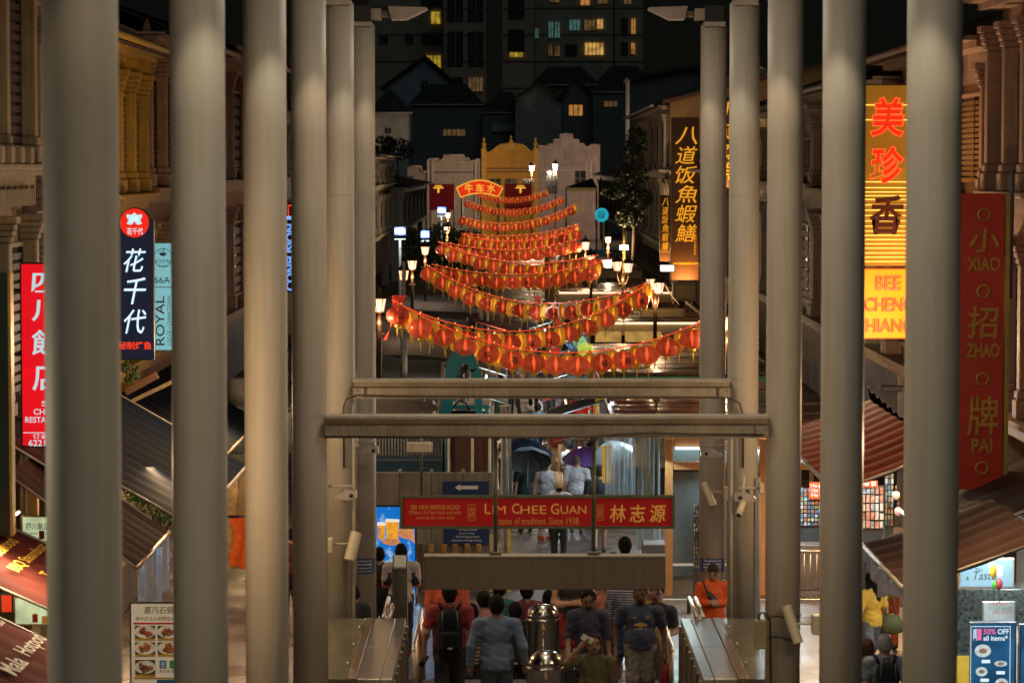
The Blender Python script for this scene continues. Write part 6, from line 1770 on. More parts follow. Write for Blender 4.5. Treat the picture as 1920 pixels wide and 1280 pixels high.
# right side
awning('red awning with wet rim under the orange lit box', 1, 6.05, 3.85, 4.5, 3.30, 41.2, 50.0, m_aw_red, 11)
awning('dark brown awning with grey rain sheet below the red one', 1, 6.75, 3.12, 4.95, 2.50, 37.2, 41.5, m_aw_brown, 6, skirt=(2.22, m_sheet))
awning('brown wet canopy under the tall red board', 1, 8.2, 3.2, 6.2, 2.35, 42.6, 46.8, m_aw_brown, 3, amp=0.05)
# pink tube light slung under the navy awning
a_, c_ = at(226, 908, 51.0), at(296, 940, 49.0)
t = thing('tube_lamp_strip', 'glowing pinkish tube light under the navy awning', 'tube light', a_)
MB().tube([(0, 0, 0), tuple(c_[i] - a_[i] for i in range(3))], 0.035, 8).build('tube', glow('pinkish tube', (1.0, 0.74, 0.60), 5.0), t)
MB().tube([(0, 0.02, 0.06), tuple(c_[i] - a_[i] + (0.06 if i == 2 else 0) for i in range(3))], 0.03, 6).build('batten', m_cream, t)
point('tube_strip_bulb', ((a_[0] + c_[0]) / 2 - 0.3, 49.6, 1.9), (1.0, 0.62, 0.32), 60, 0.2)
# wet orange rim strip lying along the red awning head
p0, p1 = atX(1632, 752, 6.05), atX(1700, 812, 6.05)
b = MB(); b.grid(lambda u, v: (p0[0] + (p1[0] - p0[0]) * u, p0[1] + (p1[1] - p0[1]) * u + 0.4 * v, p0[2] + (p1[2] - p0[2]) * u + 0.03 * sin(u * 40) + 0.2 * v), 40, 3)
b.grid(lambda u, v: (p0[0] + (p1[0] - p0[0]) * u, p0[1] + (p1[1] - p0[1]) * u + 0.4 * v, p0[2] - 0.02 + (p1[2] - p0[2]) * u + 0.03 * sin(u * 40) + 0.2 * v), 40, 1)
tag(b.build('plastic_gutter_sheet', M('wet silver sheet', (0.5, 0.3, 0.26), 0.15, 0.3, vs=5), recalc=False), 'crinkled wet silver sheet along the top of the red awning', 'plastic sheet')
# balcony units and satellite box behind the neon box
q = atX(1672, 728, 7.4)
t = thing('wall_spotlight', 'black wall spotlight under the orange lit box', 'spotlight', q)
MB().box(-0.2, -0.1, -0.06, 0.2, 0.1, 0.06, b=0.02).build('case', m_dark, t); MB().tube([(0.1, 0, 0), (0.5, 0.1, 0.1)], 0.025, 6).build('arm', m_dark, t)

# ================================================================ SHOP FRONTS UNDER THE AWNINGS
m_cream_wall = M('cream shop wall', (0.60, 0.42, 0.24), 0.6, vs=1.5, var=0.1)
def shopfront(label, side, x, y0, y1, z1, mat, col, power, group='lit shops'):
    t = thing('lit_shop', label, 'shop', (side * x, y0, 0), group=group)
    L = y1 - y0
    MB().box(0, 0, 0, side * 0.15, L, z1).build('back_wall', mat, t)
    MB().box(-side * 0.02, 0.2, z1 - 0.4, -side * 0.16, L - 0.2, z1 - 0.05, b=0.01).build('name_board', m_fasc, t)
    MB().box(-side * 0.05, 0.1, 0.0, -side * 0.5, L - 0.1, 0.85, b=0.02).build('counter', M('shop counter', (0.22, 0.14, 0.09), 0.5), t)
    k = 0
    while 0.6 + k * 1.5 < L:
        MB().tube([(-side * 0.5, 0.6 + 1.5 * k, z1 + 0.0), (-side * 0.5, min(L - 0.1, 1.6 + 1.5 * k), z1)], 0.025, 6).build('tube_light', glow('shop tube', (1.0, 0.78, 0.50), 4.0), t)
        k += 1
    area('shop_lamp', (side * x - side * 0.7, (y0 + y1) / 2, z1 + 0.05), (side * x - side * 0.9, (y0 + y1) / 2 - 0.3, 0), col, power, 0.3, L * 0.9)
    return t
shopfront('warm lit shop wall behind the menu board on the left', -1, 7.3, 46.3, 54.0, 2.6, m_cream_wall, (1.0, 0.62, 0.28), 240)
shopfront('warm lit clothes shop between left columns', -1, 7.7, 58, 72, 2.5, m_cream_wall, (1.0, 0.62, 0.28), 420)
shopfront('lit restaurant front at the lower left corner', -1, 7.95, 36.0, 44.5, 2.6, M('pale green shop wall', (0.5, 0.5, 0.30), 0.6), (1.0, 0.80, 0.45), 240)
shopfront('lit shop behind the walkers on the right', 1, 7.6, 46.5, 57, 2.6, m_cream_wall, (1.0, 0.60, 0.26), 480)
shopfront('cool lit juice shop at the lower right corner', 1, 7.9, 40.5, 46, 2.4, M('grey tiled wall', (0.28, 0.33, 0.34), 0.35), (0.85, 0.95, 1.0), 300)

# pale lit menu panels of the restaurant (far left, between the awnings)
m_menu = glow('menu panel', (0.62, 0.72, 0.42), 0.7, uneven=0.35, us=4)
for k, (pa, pb, Y, lab) in enumerate((((40, 966), (100, 1016), 44.3, 'pale green lit menu panel above the maroon awning'), ((26, 1118), (110, 1172), 41.6, 'pale green lit menu panel between the two maroon awnings'))):
    t, X, Z = board(lab, pa, pb, Y, m_fasc, m_menu, d=0.05, name='lit_menu', group='lit menu panels', cat='menu')
    if k == 0:
        put(t, X, Z, '四川飯店', (46, 979), (90, 993), m_ink, off=0.01); put(t, X, Z, 'Si Chuan Restaurant', (44, 996), (98, 1001), m_ink)
    MB().box(X(pa[0] + 30), -0.014, Z(pb[1] - 6), X(pa[0] + 40), -0.009, Z(pb[1] - 22)).build('red_seal', M('seal red', (0.4, 0.02, 0.01), 0.5), t)
    MB().box(X(pa[0] + 48), -0.014, Z(pb[1] - 4), X(pa[0] + 62), -0.009, Z(pb[1] - 18)).build('dish_print', M('dish yellow', (0.7, 0.4, 0.02), 0.5), t)
t, X, Z = board('red cloth panel left of the lower menu panel', (0, 1112), (25, 1150), 41.4, m_dark, M('red lit cloth', (0.5, 0.03, 0.01), 0.6, emit=(0.9, 0.06, 0.01), es=0.4, sample=False), d=0.05, name='red_cloth', cat='cloth')

# menu board with food pictures
m_mb = M('menu white', (0.62, 0.58, 0.52), 0.4, vs=1, var=0.06, emit=(0.62, 0.55, 0.45), es=0.12, sample=False)
t, X, Z = board('white menu board with rows of dish pictures under the brown awning', (244, 1128), (332, 1312), 41.8, m_dark, m_mb, d=0.06, name='menu_board', cat='menu board')
MB().box(X(262), 0.005, -0.3, X(266), 0.05, 0.0).build('leg', m_dark, t); MB().box(X(312), 0.005, -0.3, X(316), 0.05, 0.0).build('leg', m_dark, t)
m_dish = [M('dish %d' % k, c, 0.4, vs=14, var=0.6) for k, c in enumerate(((0.30, 0.05, 0.02), (0.42, 0.13, 0.04), (0.22, 0.07, 0.03), (0.35, 0.10, 0.05), (0.40, 0.12, 0.03)))]
m_plate = M('plate white', (0.7, 0.68, 0.64), 0.3); m_photo = M('photo ground', (0.05, 0.035, 0.025), 0.4, vs=6)
m_band = M('amber caption', (0.42, 0.24, 0.03), 0.5); m_grn = M('herb green', (0.06, 0.2, 0.03), 0.5)
k = 0
for (xa, xb) in ((249, 287), (292, 332)):
    for (ya, yb) in ((1172, 1200), (1203, 1230), (1236, 1268)):
        if xa > 290 and ya > 1230: continue
        ph = MB().box(X(xa), -0.013, Z(yb), X(xb), -0.0085, Z(ya)).build('dish_photo', m_photo, t)
        cx, cz0 = (X(xa) + X(xb)) / 2, (Z(ya) + Z(yb)) / 2 + 0.02
        MB().lathe([(0.145, 0), (0.15, 0.006)], n=24, smooth=False).build('plate', m_plate, ph, loc=(cx, -0.0135, cz0), rot=(pi / 2, 0, 0)).scale = (1, 0.62, 1)
        b = MB(); r = random.Random(k)
        for q in range(14):
            a = r.uniform(0, 2 * pi); d = r.uniform(0, 0.10)
            b.lathe([(0.03, 0), (0.022, 0.012), (0.005, 0.018)], d * cos(a), d * sin(a) * 0.6, n=7)
        tag(b.build('food', m_dish[k % 5], ph, loc=(cx, -0.021, cz0), rot=(pi / 2, 0, 0)), kind='stuff')
        MB().box(X(xa), -0.016, Z(yb), X(xb), -0.0132, Z(yb) + 0.035).build('caption_band', m_band, ph)
        k += 1
put(t, X, Z, '蒸汽石锅鱼', (266, 1136), (336, 1150), M('menu gold ink', (0.10, 0.06, 0.03), 0.5), off=0.01, shear=0.15)
put(t, X, Z, '周年庆五大招牌菜$4起', (250, 1155), (334, 1163), M('menu brown ink', (0.22, 0.06, 0.03), 0.5), off=0.006)
MB().box(X(246), -0.013, Z(1169.5), X(332), -0.0085, Z(1166)).build('red_rule', M('rule red', (0.45, 0.02, 0.02), 0.5), t)
MB().box(X(295), -0.013, Z(1252), X(308), -0.0085, Z(1237)).build('blue_pay_tile', M('tile blue', (0.02, 0.16, 0.5), 0.4), t); put(t, X, Z, '支', (297, 1239), (306, 1250), m_white, y=-0.015)
MB().box(X(314), -0.013, Z(1252), X(327), -0.0085, Z(1237)).build('green_pay_tile', M('tile green', (0.02, 0.3, 0.08), 0.4), t); put(t, X, Z, '支付宝 微信', (294, 1254), (330, 1260), m_ink, y=-0.012)
MB().box(X(246), -0.013, Z(1272), X(332), -0.0085, Z(1269)).build('amber_rule', m_band, t)
MB().box(X(290), -0.013, Z(1300), X(330), -0.0085, Z(1273)).build('blue_panel', M('tile blue2', (0.01, 0.10, 0.22), 0.4), t)
# green creeper on trellis above the brown awning
q = at(300, 960, 53.5)
tree('green creeper on a trellis lit by the tube under the navy awning', (q[0], 53.5, 0.3), [(0, 0, 1.4, 0.55, 0.4, 0.35), (0.3, 0.2, 1.1, 0.5, 0.4, 0.35), (-0.4, 0.3, 1.6, 0.45, 0.4, 0.3)], 700, 0.06, [(0.06, 0.2, 0.02), (0.1, 0.28, 0.03), (0.04, 0.12, 0.02)], 0.05, 8, name='creeper_plant')
# awning roof clutter below the navy sign: broken timber rail, planter
q = at(262, 715, 56.5)
t = thing('timber_rail', 'broken brown timber rail lying on the ledge under the navy sign', 'timber', q)
MB().box(-0.35, 0, -0.12, 0.35, 0.15, 0.02, b=0.01).build('plank', M('old timber', (0.14, 0.07, 0.035), 0.7, vs=5), t, rot=(0, -0.5, 0))
MB().box(-0.45, 0.3, -0.32, 0.65, 0.4, -0.24, b=0.01).build('plank', M('pale timber', (0.30, 0.22, 0.12), 0.7, vs=5), t, rot=(0, -0.45, 0))
q = at(243, 700, 57.2)
tree('small potted plant on the ledge under the navy sign', (q[0], 57.2, q[2] - 0.3), [(0, 0, 0.35, 0.2, 0.2, 0.25)], 160, 0.05, [(0.05, 0.11, 0.03)], 0.02, 12, name='ledge_plant')

# clothes racks between left columns
def rack(label, px, py, Y, cols, zt=1.6):
    q = at(px, py, Y)
    t = thing('clothes_rack', label, 'clothes rack', (q[0], Y, 0), group='clothes racks of the left shop')
    b = MB(); b.tube([(-0.5, 0, 0.06), (-0.5, 0, zt), (0.5, 0, zt), (0.5, 0, 0.06)], 0.02, 8); b.tube([(-0.5, -0.3, 0.06), (-0.5, 0.3, 0.06)], 0.02, 6); b.tube([(0.5, -0.3, 0.06), (0.5, 0.3, 0.06)], 0.02, 6)
    b.build('rail_frame', M('gold rail', (0.5, 0.32, 0.08), 0.3, 0.7), t)
    for k, (c, ln) in enumerate(cols):
        x = -0.42 + 0.84 * k / max(1, len(cols) - 1)
        def fn(u, v):
            w = 0.16 + 0.05 * v
            return (x + w * cos(u * 2 * pi) * 0.9, 0.08 * sin(u * 2 * pi) + 0.02 * sin(v * 7 + u * 9), zt - 0.06 - ln * v)
        b = MB(); b.grid(fn, 16, 8); b.build('garment', M('garment ' + str(c), c, 0.75, vs=10, var=0.25), t, recalc=False)
    for s in (-0.5, 0.5):
        for yy in (-0.28, 0.28): MB().lathe([(0.04, 0), (0.04, 0.05)], n=10).build('wheel', m_dark, t, loc=(s, yy, 0.0))
rack('clothes rack with an orange shirt in front of a clothes shop', 447, 1190, 52.5, [((0.06, 0.05, 0.05), 1.0), ((0.45, 0.28, 0.1), 0.9), ((0.75, 0.12, 0.01), 0.85), ((0.75, 0.12, 0.01), 0.9), ((0.05, 0.06, 0.09), 1.0)])
rack('clothes rack with tan patterned tops behind the orange shirts', 446, 1040, 56.5, [((0.5, 0.3, 0.12), 0.7), ((0.55, 0.36, 0.16), 0.8), ((0.42, 0.3, 0.16), 0.8), ((0.5, 0.42, 0.3), 0.7)], 2.0)
# grey covered aircon unit on the ledge
q = at(444, 850, 69)
t = thing('covered_unit', 'grey sheeted box on the ledge over the clothes shop', 'covered box', (q[0], 69, q[2]))
MB().box(-0.35, 0, 0, 0.35, 0.6, 0.95, b=0.03).build('sheeted_box', M('grey sheeting', (0.30, 0.34, 0.36), 0.45, vs=3, streak=0.3), t)
MB().box(-0.38, -0.03, 0.952, 0.38, 0.62, 1.1, b=0.04).build('lid', M('pale lid', (0.42, 0.45, 0.46), 0.5), t)
MB().lathe([(0.25, 1.102), (0.25, 1.75)], 0.0, 0.3, n=18).build('water_tank', M('pale tank', (0.45, 0.40, 0.32), 0.5), t)
MB().box(-0.5, -0.1, -0.2, 0.5, 0.9, -0.002).build('shelf', m_steel, t)

# ================================================================ RIGHT SIDE SHOPS
# souvenir racks seen between right columns
def goods_rack(label, pa, pb, Y, nx, nz, palette, seed, head=None):
    p, q = at(pa[0], pb[1], Y), at(pb[0], pa[1], Y); w, h = q[0] - p[0], q[2] - p[2]
    t = thing('souvenir_rack', label, 'display rack', ((p[0] + q[0]) / 2, Y, p[2]), group='souvenir racks of the right stall')
    MB().box(-w / 2, 0.02, -p[2] + 0.02, w / 2, 0.08, h).build('back_panel', M('rack back', (0.03, 0.035, 0.04), 0.5), t)
    r = random.Random(seed)
    for i in range(nx):
        for j in range(nz):
            x0 = -w / 2 + w * i / nx + 0.008; z0 = h * j / nz + 0.008
            dx, dz = w / nx - 0.016, h / nz - 0.016
            c = palette[r.randrange(len(palette))]
            d = r.uniform(0.02, 0.05)
            MB().box(x0, 0.018 - d, z0, x0 + dx * r.uniform(0.8, 1), 0.019, z0 + dz * r.uniform(0.75, 1)).build('goods_pack', M('goods ' + str(c), c, 0.4, vs=22, var=0.5), t)
    if head:
        s, ca, cb = head
        b0, b1 = at(ca[0], cb[1], Y), at(cb[0], ca[1], Y)
        o = MB().box(b0[0] - t.location[0], -0.06, b0[2] - p[2], b1[0] - t.location[0], -0.05, b1[2] - p[2]).build('price_card', glow('price card', (0.9, 0.10, 0.02), 0.6), t)
        text(s, (b1[0] - b0[0]) * 0.85, (b1[2] - b0[2]) * 0.8, m_white, ((b0[0] + b1[0]) / 2 - t.location[0], -0.064, (b0[2] + b1[2]) / 2 - p[2]), t, off=0.01)
    return t
PALB = [(0.25, 0.40, 0.48), (0.12, 0.22, 0.32), (0.5, 0.5, 0.48), (0.35, 0.28, 0.12), (0.10, 0.14, 0.2), (0.4, 0.15, 0.08)]
PALR = [(0.6, 0.55, 0.5), (0.45, 0.2, 0.12), (0.55, 0.42, 0.3), (0.3, 0.3, 0.32), (0.6, 0.3, 0.2)]
goods_rack('souvenir rack of blue packs with orange price cards between right columns', (1500, 915), (1548, 985), 54.6, 7, 9, PALB, 1, ('3 For $10\n1 For $4\n3 For $5', (1517, 903), (1545, 934)))
goods_rack('souvenir rack of pale packs with an orange price card right of it', (1606, 910), (1658, 990), 54.6, 6, 5, PALR, 2, ('5 For $5', (1606, 900), (1645, 912)))
goods_rack('hanging keychain rack right of the pale packs', (1659, 885), (1676, 985), 55.2, 3, 9, PALB, 3)
goods_rack('dark grey hanging keychain rack beside the grey tarpaulin', (1300, 945), (1313, 1065), 53.2, 3, 14, [(0.25, 0.24, 0.22), (0.1, 0.1, 0.1), (0.4, 0.38, 0.35)], 4)
area('souvenir_lamp', (5.6, 53.6, 2.7), (5.6, 54.6, 1.4), (0.75, 0.93, 1.0), 130, 2.4, 0.2)
area('stall_inside_lamp', (4.6, 58.5, 2.7), (3.2, 56.6, 1.0), (0.75, 0.93, 1.0), 210, 2.6, 0.3)
area('passage_fill', (2.2, 61.0, 2.75), (1.4, 60.0, 0.5), (0.80, 0.92, 1.0), 150, 0.4, 6.0)  # the passage lights are added, without fixtures, to brighten the passage
area('passage_fill', (2.2, 72.0, 2.75), (1.4, 72.0, 0.3), (1.0, 0.80, 0.5), 110, 0.4, 9.0)
area('passage_fill', (-0.9, 86.0, 2.7), (0.6, 86.0, 0.3), (0.85, 0.92, 1.0), 110, 0.4, 9.0)
area('stall_front_fill', (3.4, 53.2, 2.7), (2.6, 49.5, 0.0), (0.70, 0.95, 1.0), 170, 3.2, 0.15)  # added cool light, brightens the wet paving before the stall
# crowd barrier
q0, q1 = at(1500, 1105, 51.5), at(1536, 1030, 51.5)
t = thing('crowd_barrier', 'steel crowd barrier glimpsed between right columns', 'barrier', (q0[0] + 0.4, 51.5, 0))
b = MB(); b.tube([(-0.55, 0, 0.3), (-0.55, 0, 1.0), (-0.48, 0, 1.08), (0.48, 0, 1.08), (0.55, 0, 1.0), (0.55, 0, 0.3), (0.48, 0, 0.22), (-0.48, 0, 0.22), (-0.55, 0, 0.3)], 0.022, 8, cap=False); b.build('frame', m_stain, t)
for k in range(9): MB().tube([(-0.44 + 0.11 * k, 0, 0.23), (-0.44 + 0.11 * k, 0, 1.07)], 0.01, 6).build('bar', m_stain, t)
for s in (-0.45, 0.45): MB().box(s - 0.03, -0.3, 0, s + 0.03, 0.3, 0.03).build('foot', m_stain, t); MB().tube([(s, 0, 0.03), (s, 0, 0.25)], 0.02, 6).build('foot_post', m_stain, t)

# juice shop at the lower right: boards, standee, hanging fruit
m_bb = glow('pale blue board', (0.28, 0.45, 0.55), 0.45, uneven=0.15)
t, X, Z = board('pale blue lit board with grey lettering at the lower right', (1798, 1046), (1902, 1102), 43.6, m_steel, m_bb, d=0.06, name='shop_sign', group='boards of the juice shop')
put(t, X, Z, 'Taste', (1829, 1070), (1872, 1086), M('grey print', (0.04, 0.05, 0.06), 0.5), shear=0.25); put(t, X, Z, 'The', (1832, 1064), (1846, 1070), M('grey print', (0.04, 0.05, 0.06)))
MB().prism([(X(1815), Z(1086)), (X(1818), Z(1078)), (X(1821), Z(1086))], -0.014, -0.0085).build('leaf_print', m_grn, t)
t, X, Z = board('small poster with green and red lettering above the lit standee', (1842, 1127), (1904, 1166), 43.2, m_steel, M('poster pale', (0.45, 0.5, 0.5), 0.4, emit=(0.4, 0.5, 0.52), es=0.2, sample=False), d=0.04, name='shop_sign', group='boards of the juice shop')
put(t, X, Z, 'FRESH', (1860, 1129), (1892, 1135), M('print red', (0.5, 0.05, 0.03), 0.5)); put(t, X, Z, 'VEGETABLES', (1858, 1136), (1902, 1143), M('print green', (0.02, 0.22, 0.08), 0.5)); put(t, X, Z, 'AND FRUITS', (1866, 1144), (1902, 1150), M('print red', (0.5, 0.05, 0.03)))
m_std = glow('standee blue', (0.015, 0.10, 0.22), 0.7, uneven=0.6, us=2.5)
t, X, Z = board('lit blue standee with a white discount headline at the bottom right', (1818, 1166), (1906, 1345), 42.0, M('standee frame', (0.14, 0.16, 0.18), 0.4, 0.4), m_std, d=0.1, name='lit_standee', cat='standee')
m_stw = glow('standee white', (0.75, 0.88, 0.95), 0.95); m_stp = glow('standee pink', (0.9, 0.15, 0.35), 0.9)
put(t, X, Z, '50%', (1849, 1178), (1872, 1188), m_stp, off=0.016); put(t, X, Z, 'OFF', (1876, 1178), (1897, 1188), m_stw, off=0.014); put(t, X, Z, 'all items*', (1849, 1190), (1895, 1200), m_stw, off=0.014)
put(t, X, Z, '優\n龍\n門', (1829, 1178), (1837, 1200), m_stw, lead=0.85); MB().box(X(1838), -0.014, Z(1199), X(1845), -0.0085, Z(1178)).build('pink_mark', m_stp, t)
for (a0, b0, a1, b1) in ((1825, 1173, 1900, 1174), (1825, 1173, 1826, 1340), (1899, 1173, 1900, 1340)): MB().box(X(a0), -0.012, Z(b1), X(a1), -0.0085, Z(b0)).build('light_line', m_stw, t)
for k, (px, py, r) in enumerate(((1848, 1219, 15), (1846, 1258, 11), (1882, 1243, 12), (1884, 1280, 12))):
    MB().lathe([(r / ppm(42.0), 0), (r / ppm(42.0) * 1.02, 0.006)], n=24, smooth=False).build('dish_print', glow('dish pale', (0.6, 0.7, 0.7), 0.75, uneven=0.3, us=10), t, loc=(X(px), -0.0088, Z(py)), rot=(pi / 2, 0, 0)).scale = (1, 0.8 if k != 2 else 0.45, 1)
    MB().lathe([(r * 0.5 / ppm(42.0), 0), (r * 0.4 / ppm(42.0), 0.006)], n=14, smooth=False).build('food_print', M('food print %d' % k, ((0.5, 0.25, 0.2), (0.3, 0.2, 0.1), (0.6, 0.6, 0.55), (0.5, 0.3, 0.1))[k], 0.5, emit=(0.5, 0.3, 0.2), es=0.3, sample=False), t, loc=(X(px), -0.0158, Z(py)), rot=(pi / 2, 0, 0)).scale = (1, 0.7, 1)
    MB().box(X(px - 2 if k != 2 else px - 8), -0.013, Z(py + r + 8), X(px + 14 if k != 2 else px + 8), -0.0085, Z(py + r + 2)).build('price_tag', m_stw, t)
for s_ in (1835, 1890): MB().box(X(s_) - 0.03, 0.02, -0.5, X(s_) + 0.03, 0.08, 0.0).build('leg', m_steel, t)
t, X, Z = board('second lit blue standee cut by the right border', (1910, 1170), (1985, 1345), 41.8, M('standee frame', (0.14, 0.16, 0.18)), m_std, d=0.1, name='lit_standee', cat='standee')
MB().box(X(1912), -0.012, Z(1340), X(1913), -0.0085, Z(1173)).build('light_line', m_stw, t)
area('standee_glow_lamp', (6.75, 41.9, 0.6), (6.0, 39, 0.2), (0.25, 0.55, 0.9), 14, 0.6, 0.9)
# hanging fruit decorations and tags
q = at(1862, 1020, 42.8)
t = thing('fruit_mobile', 'string of plastic fruit and white tags hanging at the juice shop', 'decoration', q)
MB().box(-0.12, 0, -0.03, 0.10, 0.25, 0.14, b=0.03).build('hook_bar', m_dark, t)
for (px, py, w_, h_, c) in ((1827, 1038, 10, 12, (0.75, 0.78, 0.8)), (1844, 1047, 11, 18, (0.7, 0.66, 0.72)), (1858, 1055, 10, 17, (0.75, 0.78, 0.8)), (1874, 1070, 12, 20, (0.75, 0.78, 0.8))):
    u = at(px, py, 42.7); w_ /= ppm(42.7); h_ /= ppm(42.7)
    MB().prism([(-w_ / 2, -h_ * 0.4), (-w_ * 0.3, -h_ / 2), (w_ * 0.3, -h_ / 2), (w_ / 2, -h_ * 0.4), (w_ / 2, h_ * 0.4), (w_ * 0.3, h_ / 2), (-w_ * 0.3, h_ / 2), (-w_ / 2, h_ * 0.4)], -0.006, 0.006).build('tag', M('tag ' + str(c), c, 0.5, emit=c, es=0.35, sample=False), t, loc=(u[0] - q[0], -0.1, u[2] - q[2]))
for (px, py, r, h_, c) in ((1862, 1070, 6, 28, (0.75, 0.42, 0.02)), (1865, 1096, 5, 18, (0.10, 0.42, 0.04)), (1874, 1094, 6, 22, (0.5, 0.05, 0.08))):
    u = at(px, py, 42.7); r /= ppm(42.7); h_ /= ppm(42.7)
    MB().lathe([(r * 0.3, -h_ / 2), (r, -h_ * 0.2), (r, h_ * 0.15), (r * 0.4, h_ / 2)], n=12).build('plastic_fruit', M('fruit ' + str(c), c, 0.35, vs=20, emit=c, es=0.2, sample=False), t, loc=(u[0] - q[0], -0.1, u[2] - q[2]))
MB().tube([(-0.05, -0.1, 0.0), (0.05, -0.1, -0.6), (0.09, -0.1, -0.85)], 0.006, 5).build('string', m_wire, t)
# mottled dark stone counter panels
q = at(1822, 1180, 44.2)
t = thing('stone_counter', 'dark mottled stone counter behind the boards at the lower right', 'counter', (at(1850, 1150, 44.2)[0], 44.2, 0))
MB().box(-0.7, 0, 0.0, 0.7, 0.7, at(960, 1104, 44.2)[2], b=0.01).build('stone_block', M('mottled stone', (0.07, 0.085, 0.08), 0.3, vs=16, var=0.9), t)
MB().box(-0.5, -0.02, 0.03, -0.2, -0.003, 0.45).build('yellow_panel', M('yellow panel', (0.6, 0.4, 0.05), 0.5, emit=(0.8, 0.5, 0.05), es=0.3, sample=False), t)
# ================================================================ PEOPLE (one continuous surface per body, from blended limb volumes)
def surface_nets(D, lo, h):
    """D: (nx, ny, nz) signed distances on a grid; returns vertices, quads and the grid cell of each vertex"""
    S = D < 0
    nx, ny, nz = D.shape
    c = [(i, j, k) for i in (0, 1) for j in (0, 1) for k in (0, 1)]
    sub = lambda A, i, j, k: A[i:nx - 1 + i, j:ny - 1 + j, k:nz - 1 + k]
    cnt = sum(sub(S, *q).astype(np.int8) for q in c)
    act = (cnt > 0) & (cnt < 8)
    idx = -np.ones(act.shape, np.int64)
    cells = np.argwhere(act)
    idx[act] = np.arange(len(cells))
    acc = np.zeros((len(cells), 3)); n = np.zeros(len(cells))
    for a in range(8):
        for b in range(a + 1, 8):
            pa, pb = np.array(c[a]), np.array(c[b])
            if np.abs(pa - pb).sum() != 1: continue
            da = D[cells[:, 0] + pa[0], cells[:, 1] + pa[1], cells[:, 2] + pa[2]]
            db = D[cells[:, 0] + pb[0], cells[:, 1] + pb[1], cells[:, 2] + pb[2]]
            m = (da < 0) != (db < 0)
            t = np.where(m, da / np.where(np.abs(da - db) < 1e-9, 1e-9, da - db), 0)
            acc += m[:, None] * (pa[None] + t[:, None] * (pb - pa)[None]); n += m
    V = (cells + acc / np.maximum(n, 1)[:, None]) * h + lo
    F = []
    for ax in range(3):
        o1, o2 = [(1, 2), (2, 0), (0, 1)][ax]
        sl0 = [slice(None)] * 3; sl1 = [slice(None)] * 3
        sl0[ax] = slice(0, -1); sl1[ax] = slice(1, None)
        A, B = S[tuple(sl0)], S[tuple(sl1)]
        e = np.argwhere(A != B)
        e = e[(e[:, o1] > 0) & (e[:, o2] > 0) & (e[:, o1] < D.shape[o1] - 1) & (e[:, o2] < D.shape[o2] - 1)]
        if len(e) == 0: continue
        fl = A[e[:, 0], e[:, 1], e[:, 2]]
        d1 = np.zeros(3, int); d1[o1] = 1
        d2 = np.zeros(3, int); d2[o2] = 1
        q = np.stack([idx[tuple((e - d1 - d2).T)], idx[tuple((e - d2).T)], idx[tuple(e.T)], idx[tuple((e - d1).T)]], 1)
        q[~fl] = q[~fl][:, ::-1]
        F.append(q[(q >= 0).all(1)])
    return V, np.concatenate(F), cells

def cap(P, a, b, ra, rb, sc=None):
    a, b = np.array(a, np.float32), np.array(b, np.float32)
    d = b - a
    t = np.clip(((P - a) @ d) / max(1e-9, float(d @ d)), 0, 1)
    return np.linalg.norm(P - a - t[..., None] * d, axis=-1) - (ra + (rb - ra) * t)
def ell(P, c, r):
    r = np.array(r, np.float32)
    q = (P - np.array(c, np.float32)) / r
    k0 = np.linalg.norm(q, axis=-1); k1 = np.linalg.norm(q / r, axis=-1)
    return k0 * (k0 - 1.0) / np.maximum(k1, 1e-6)

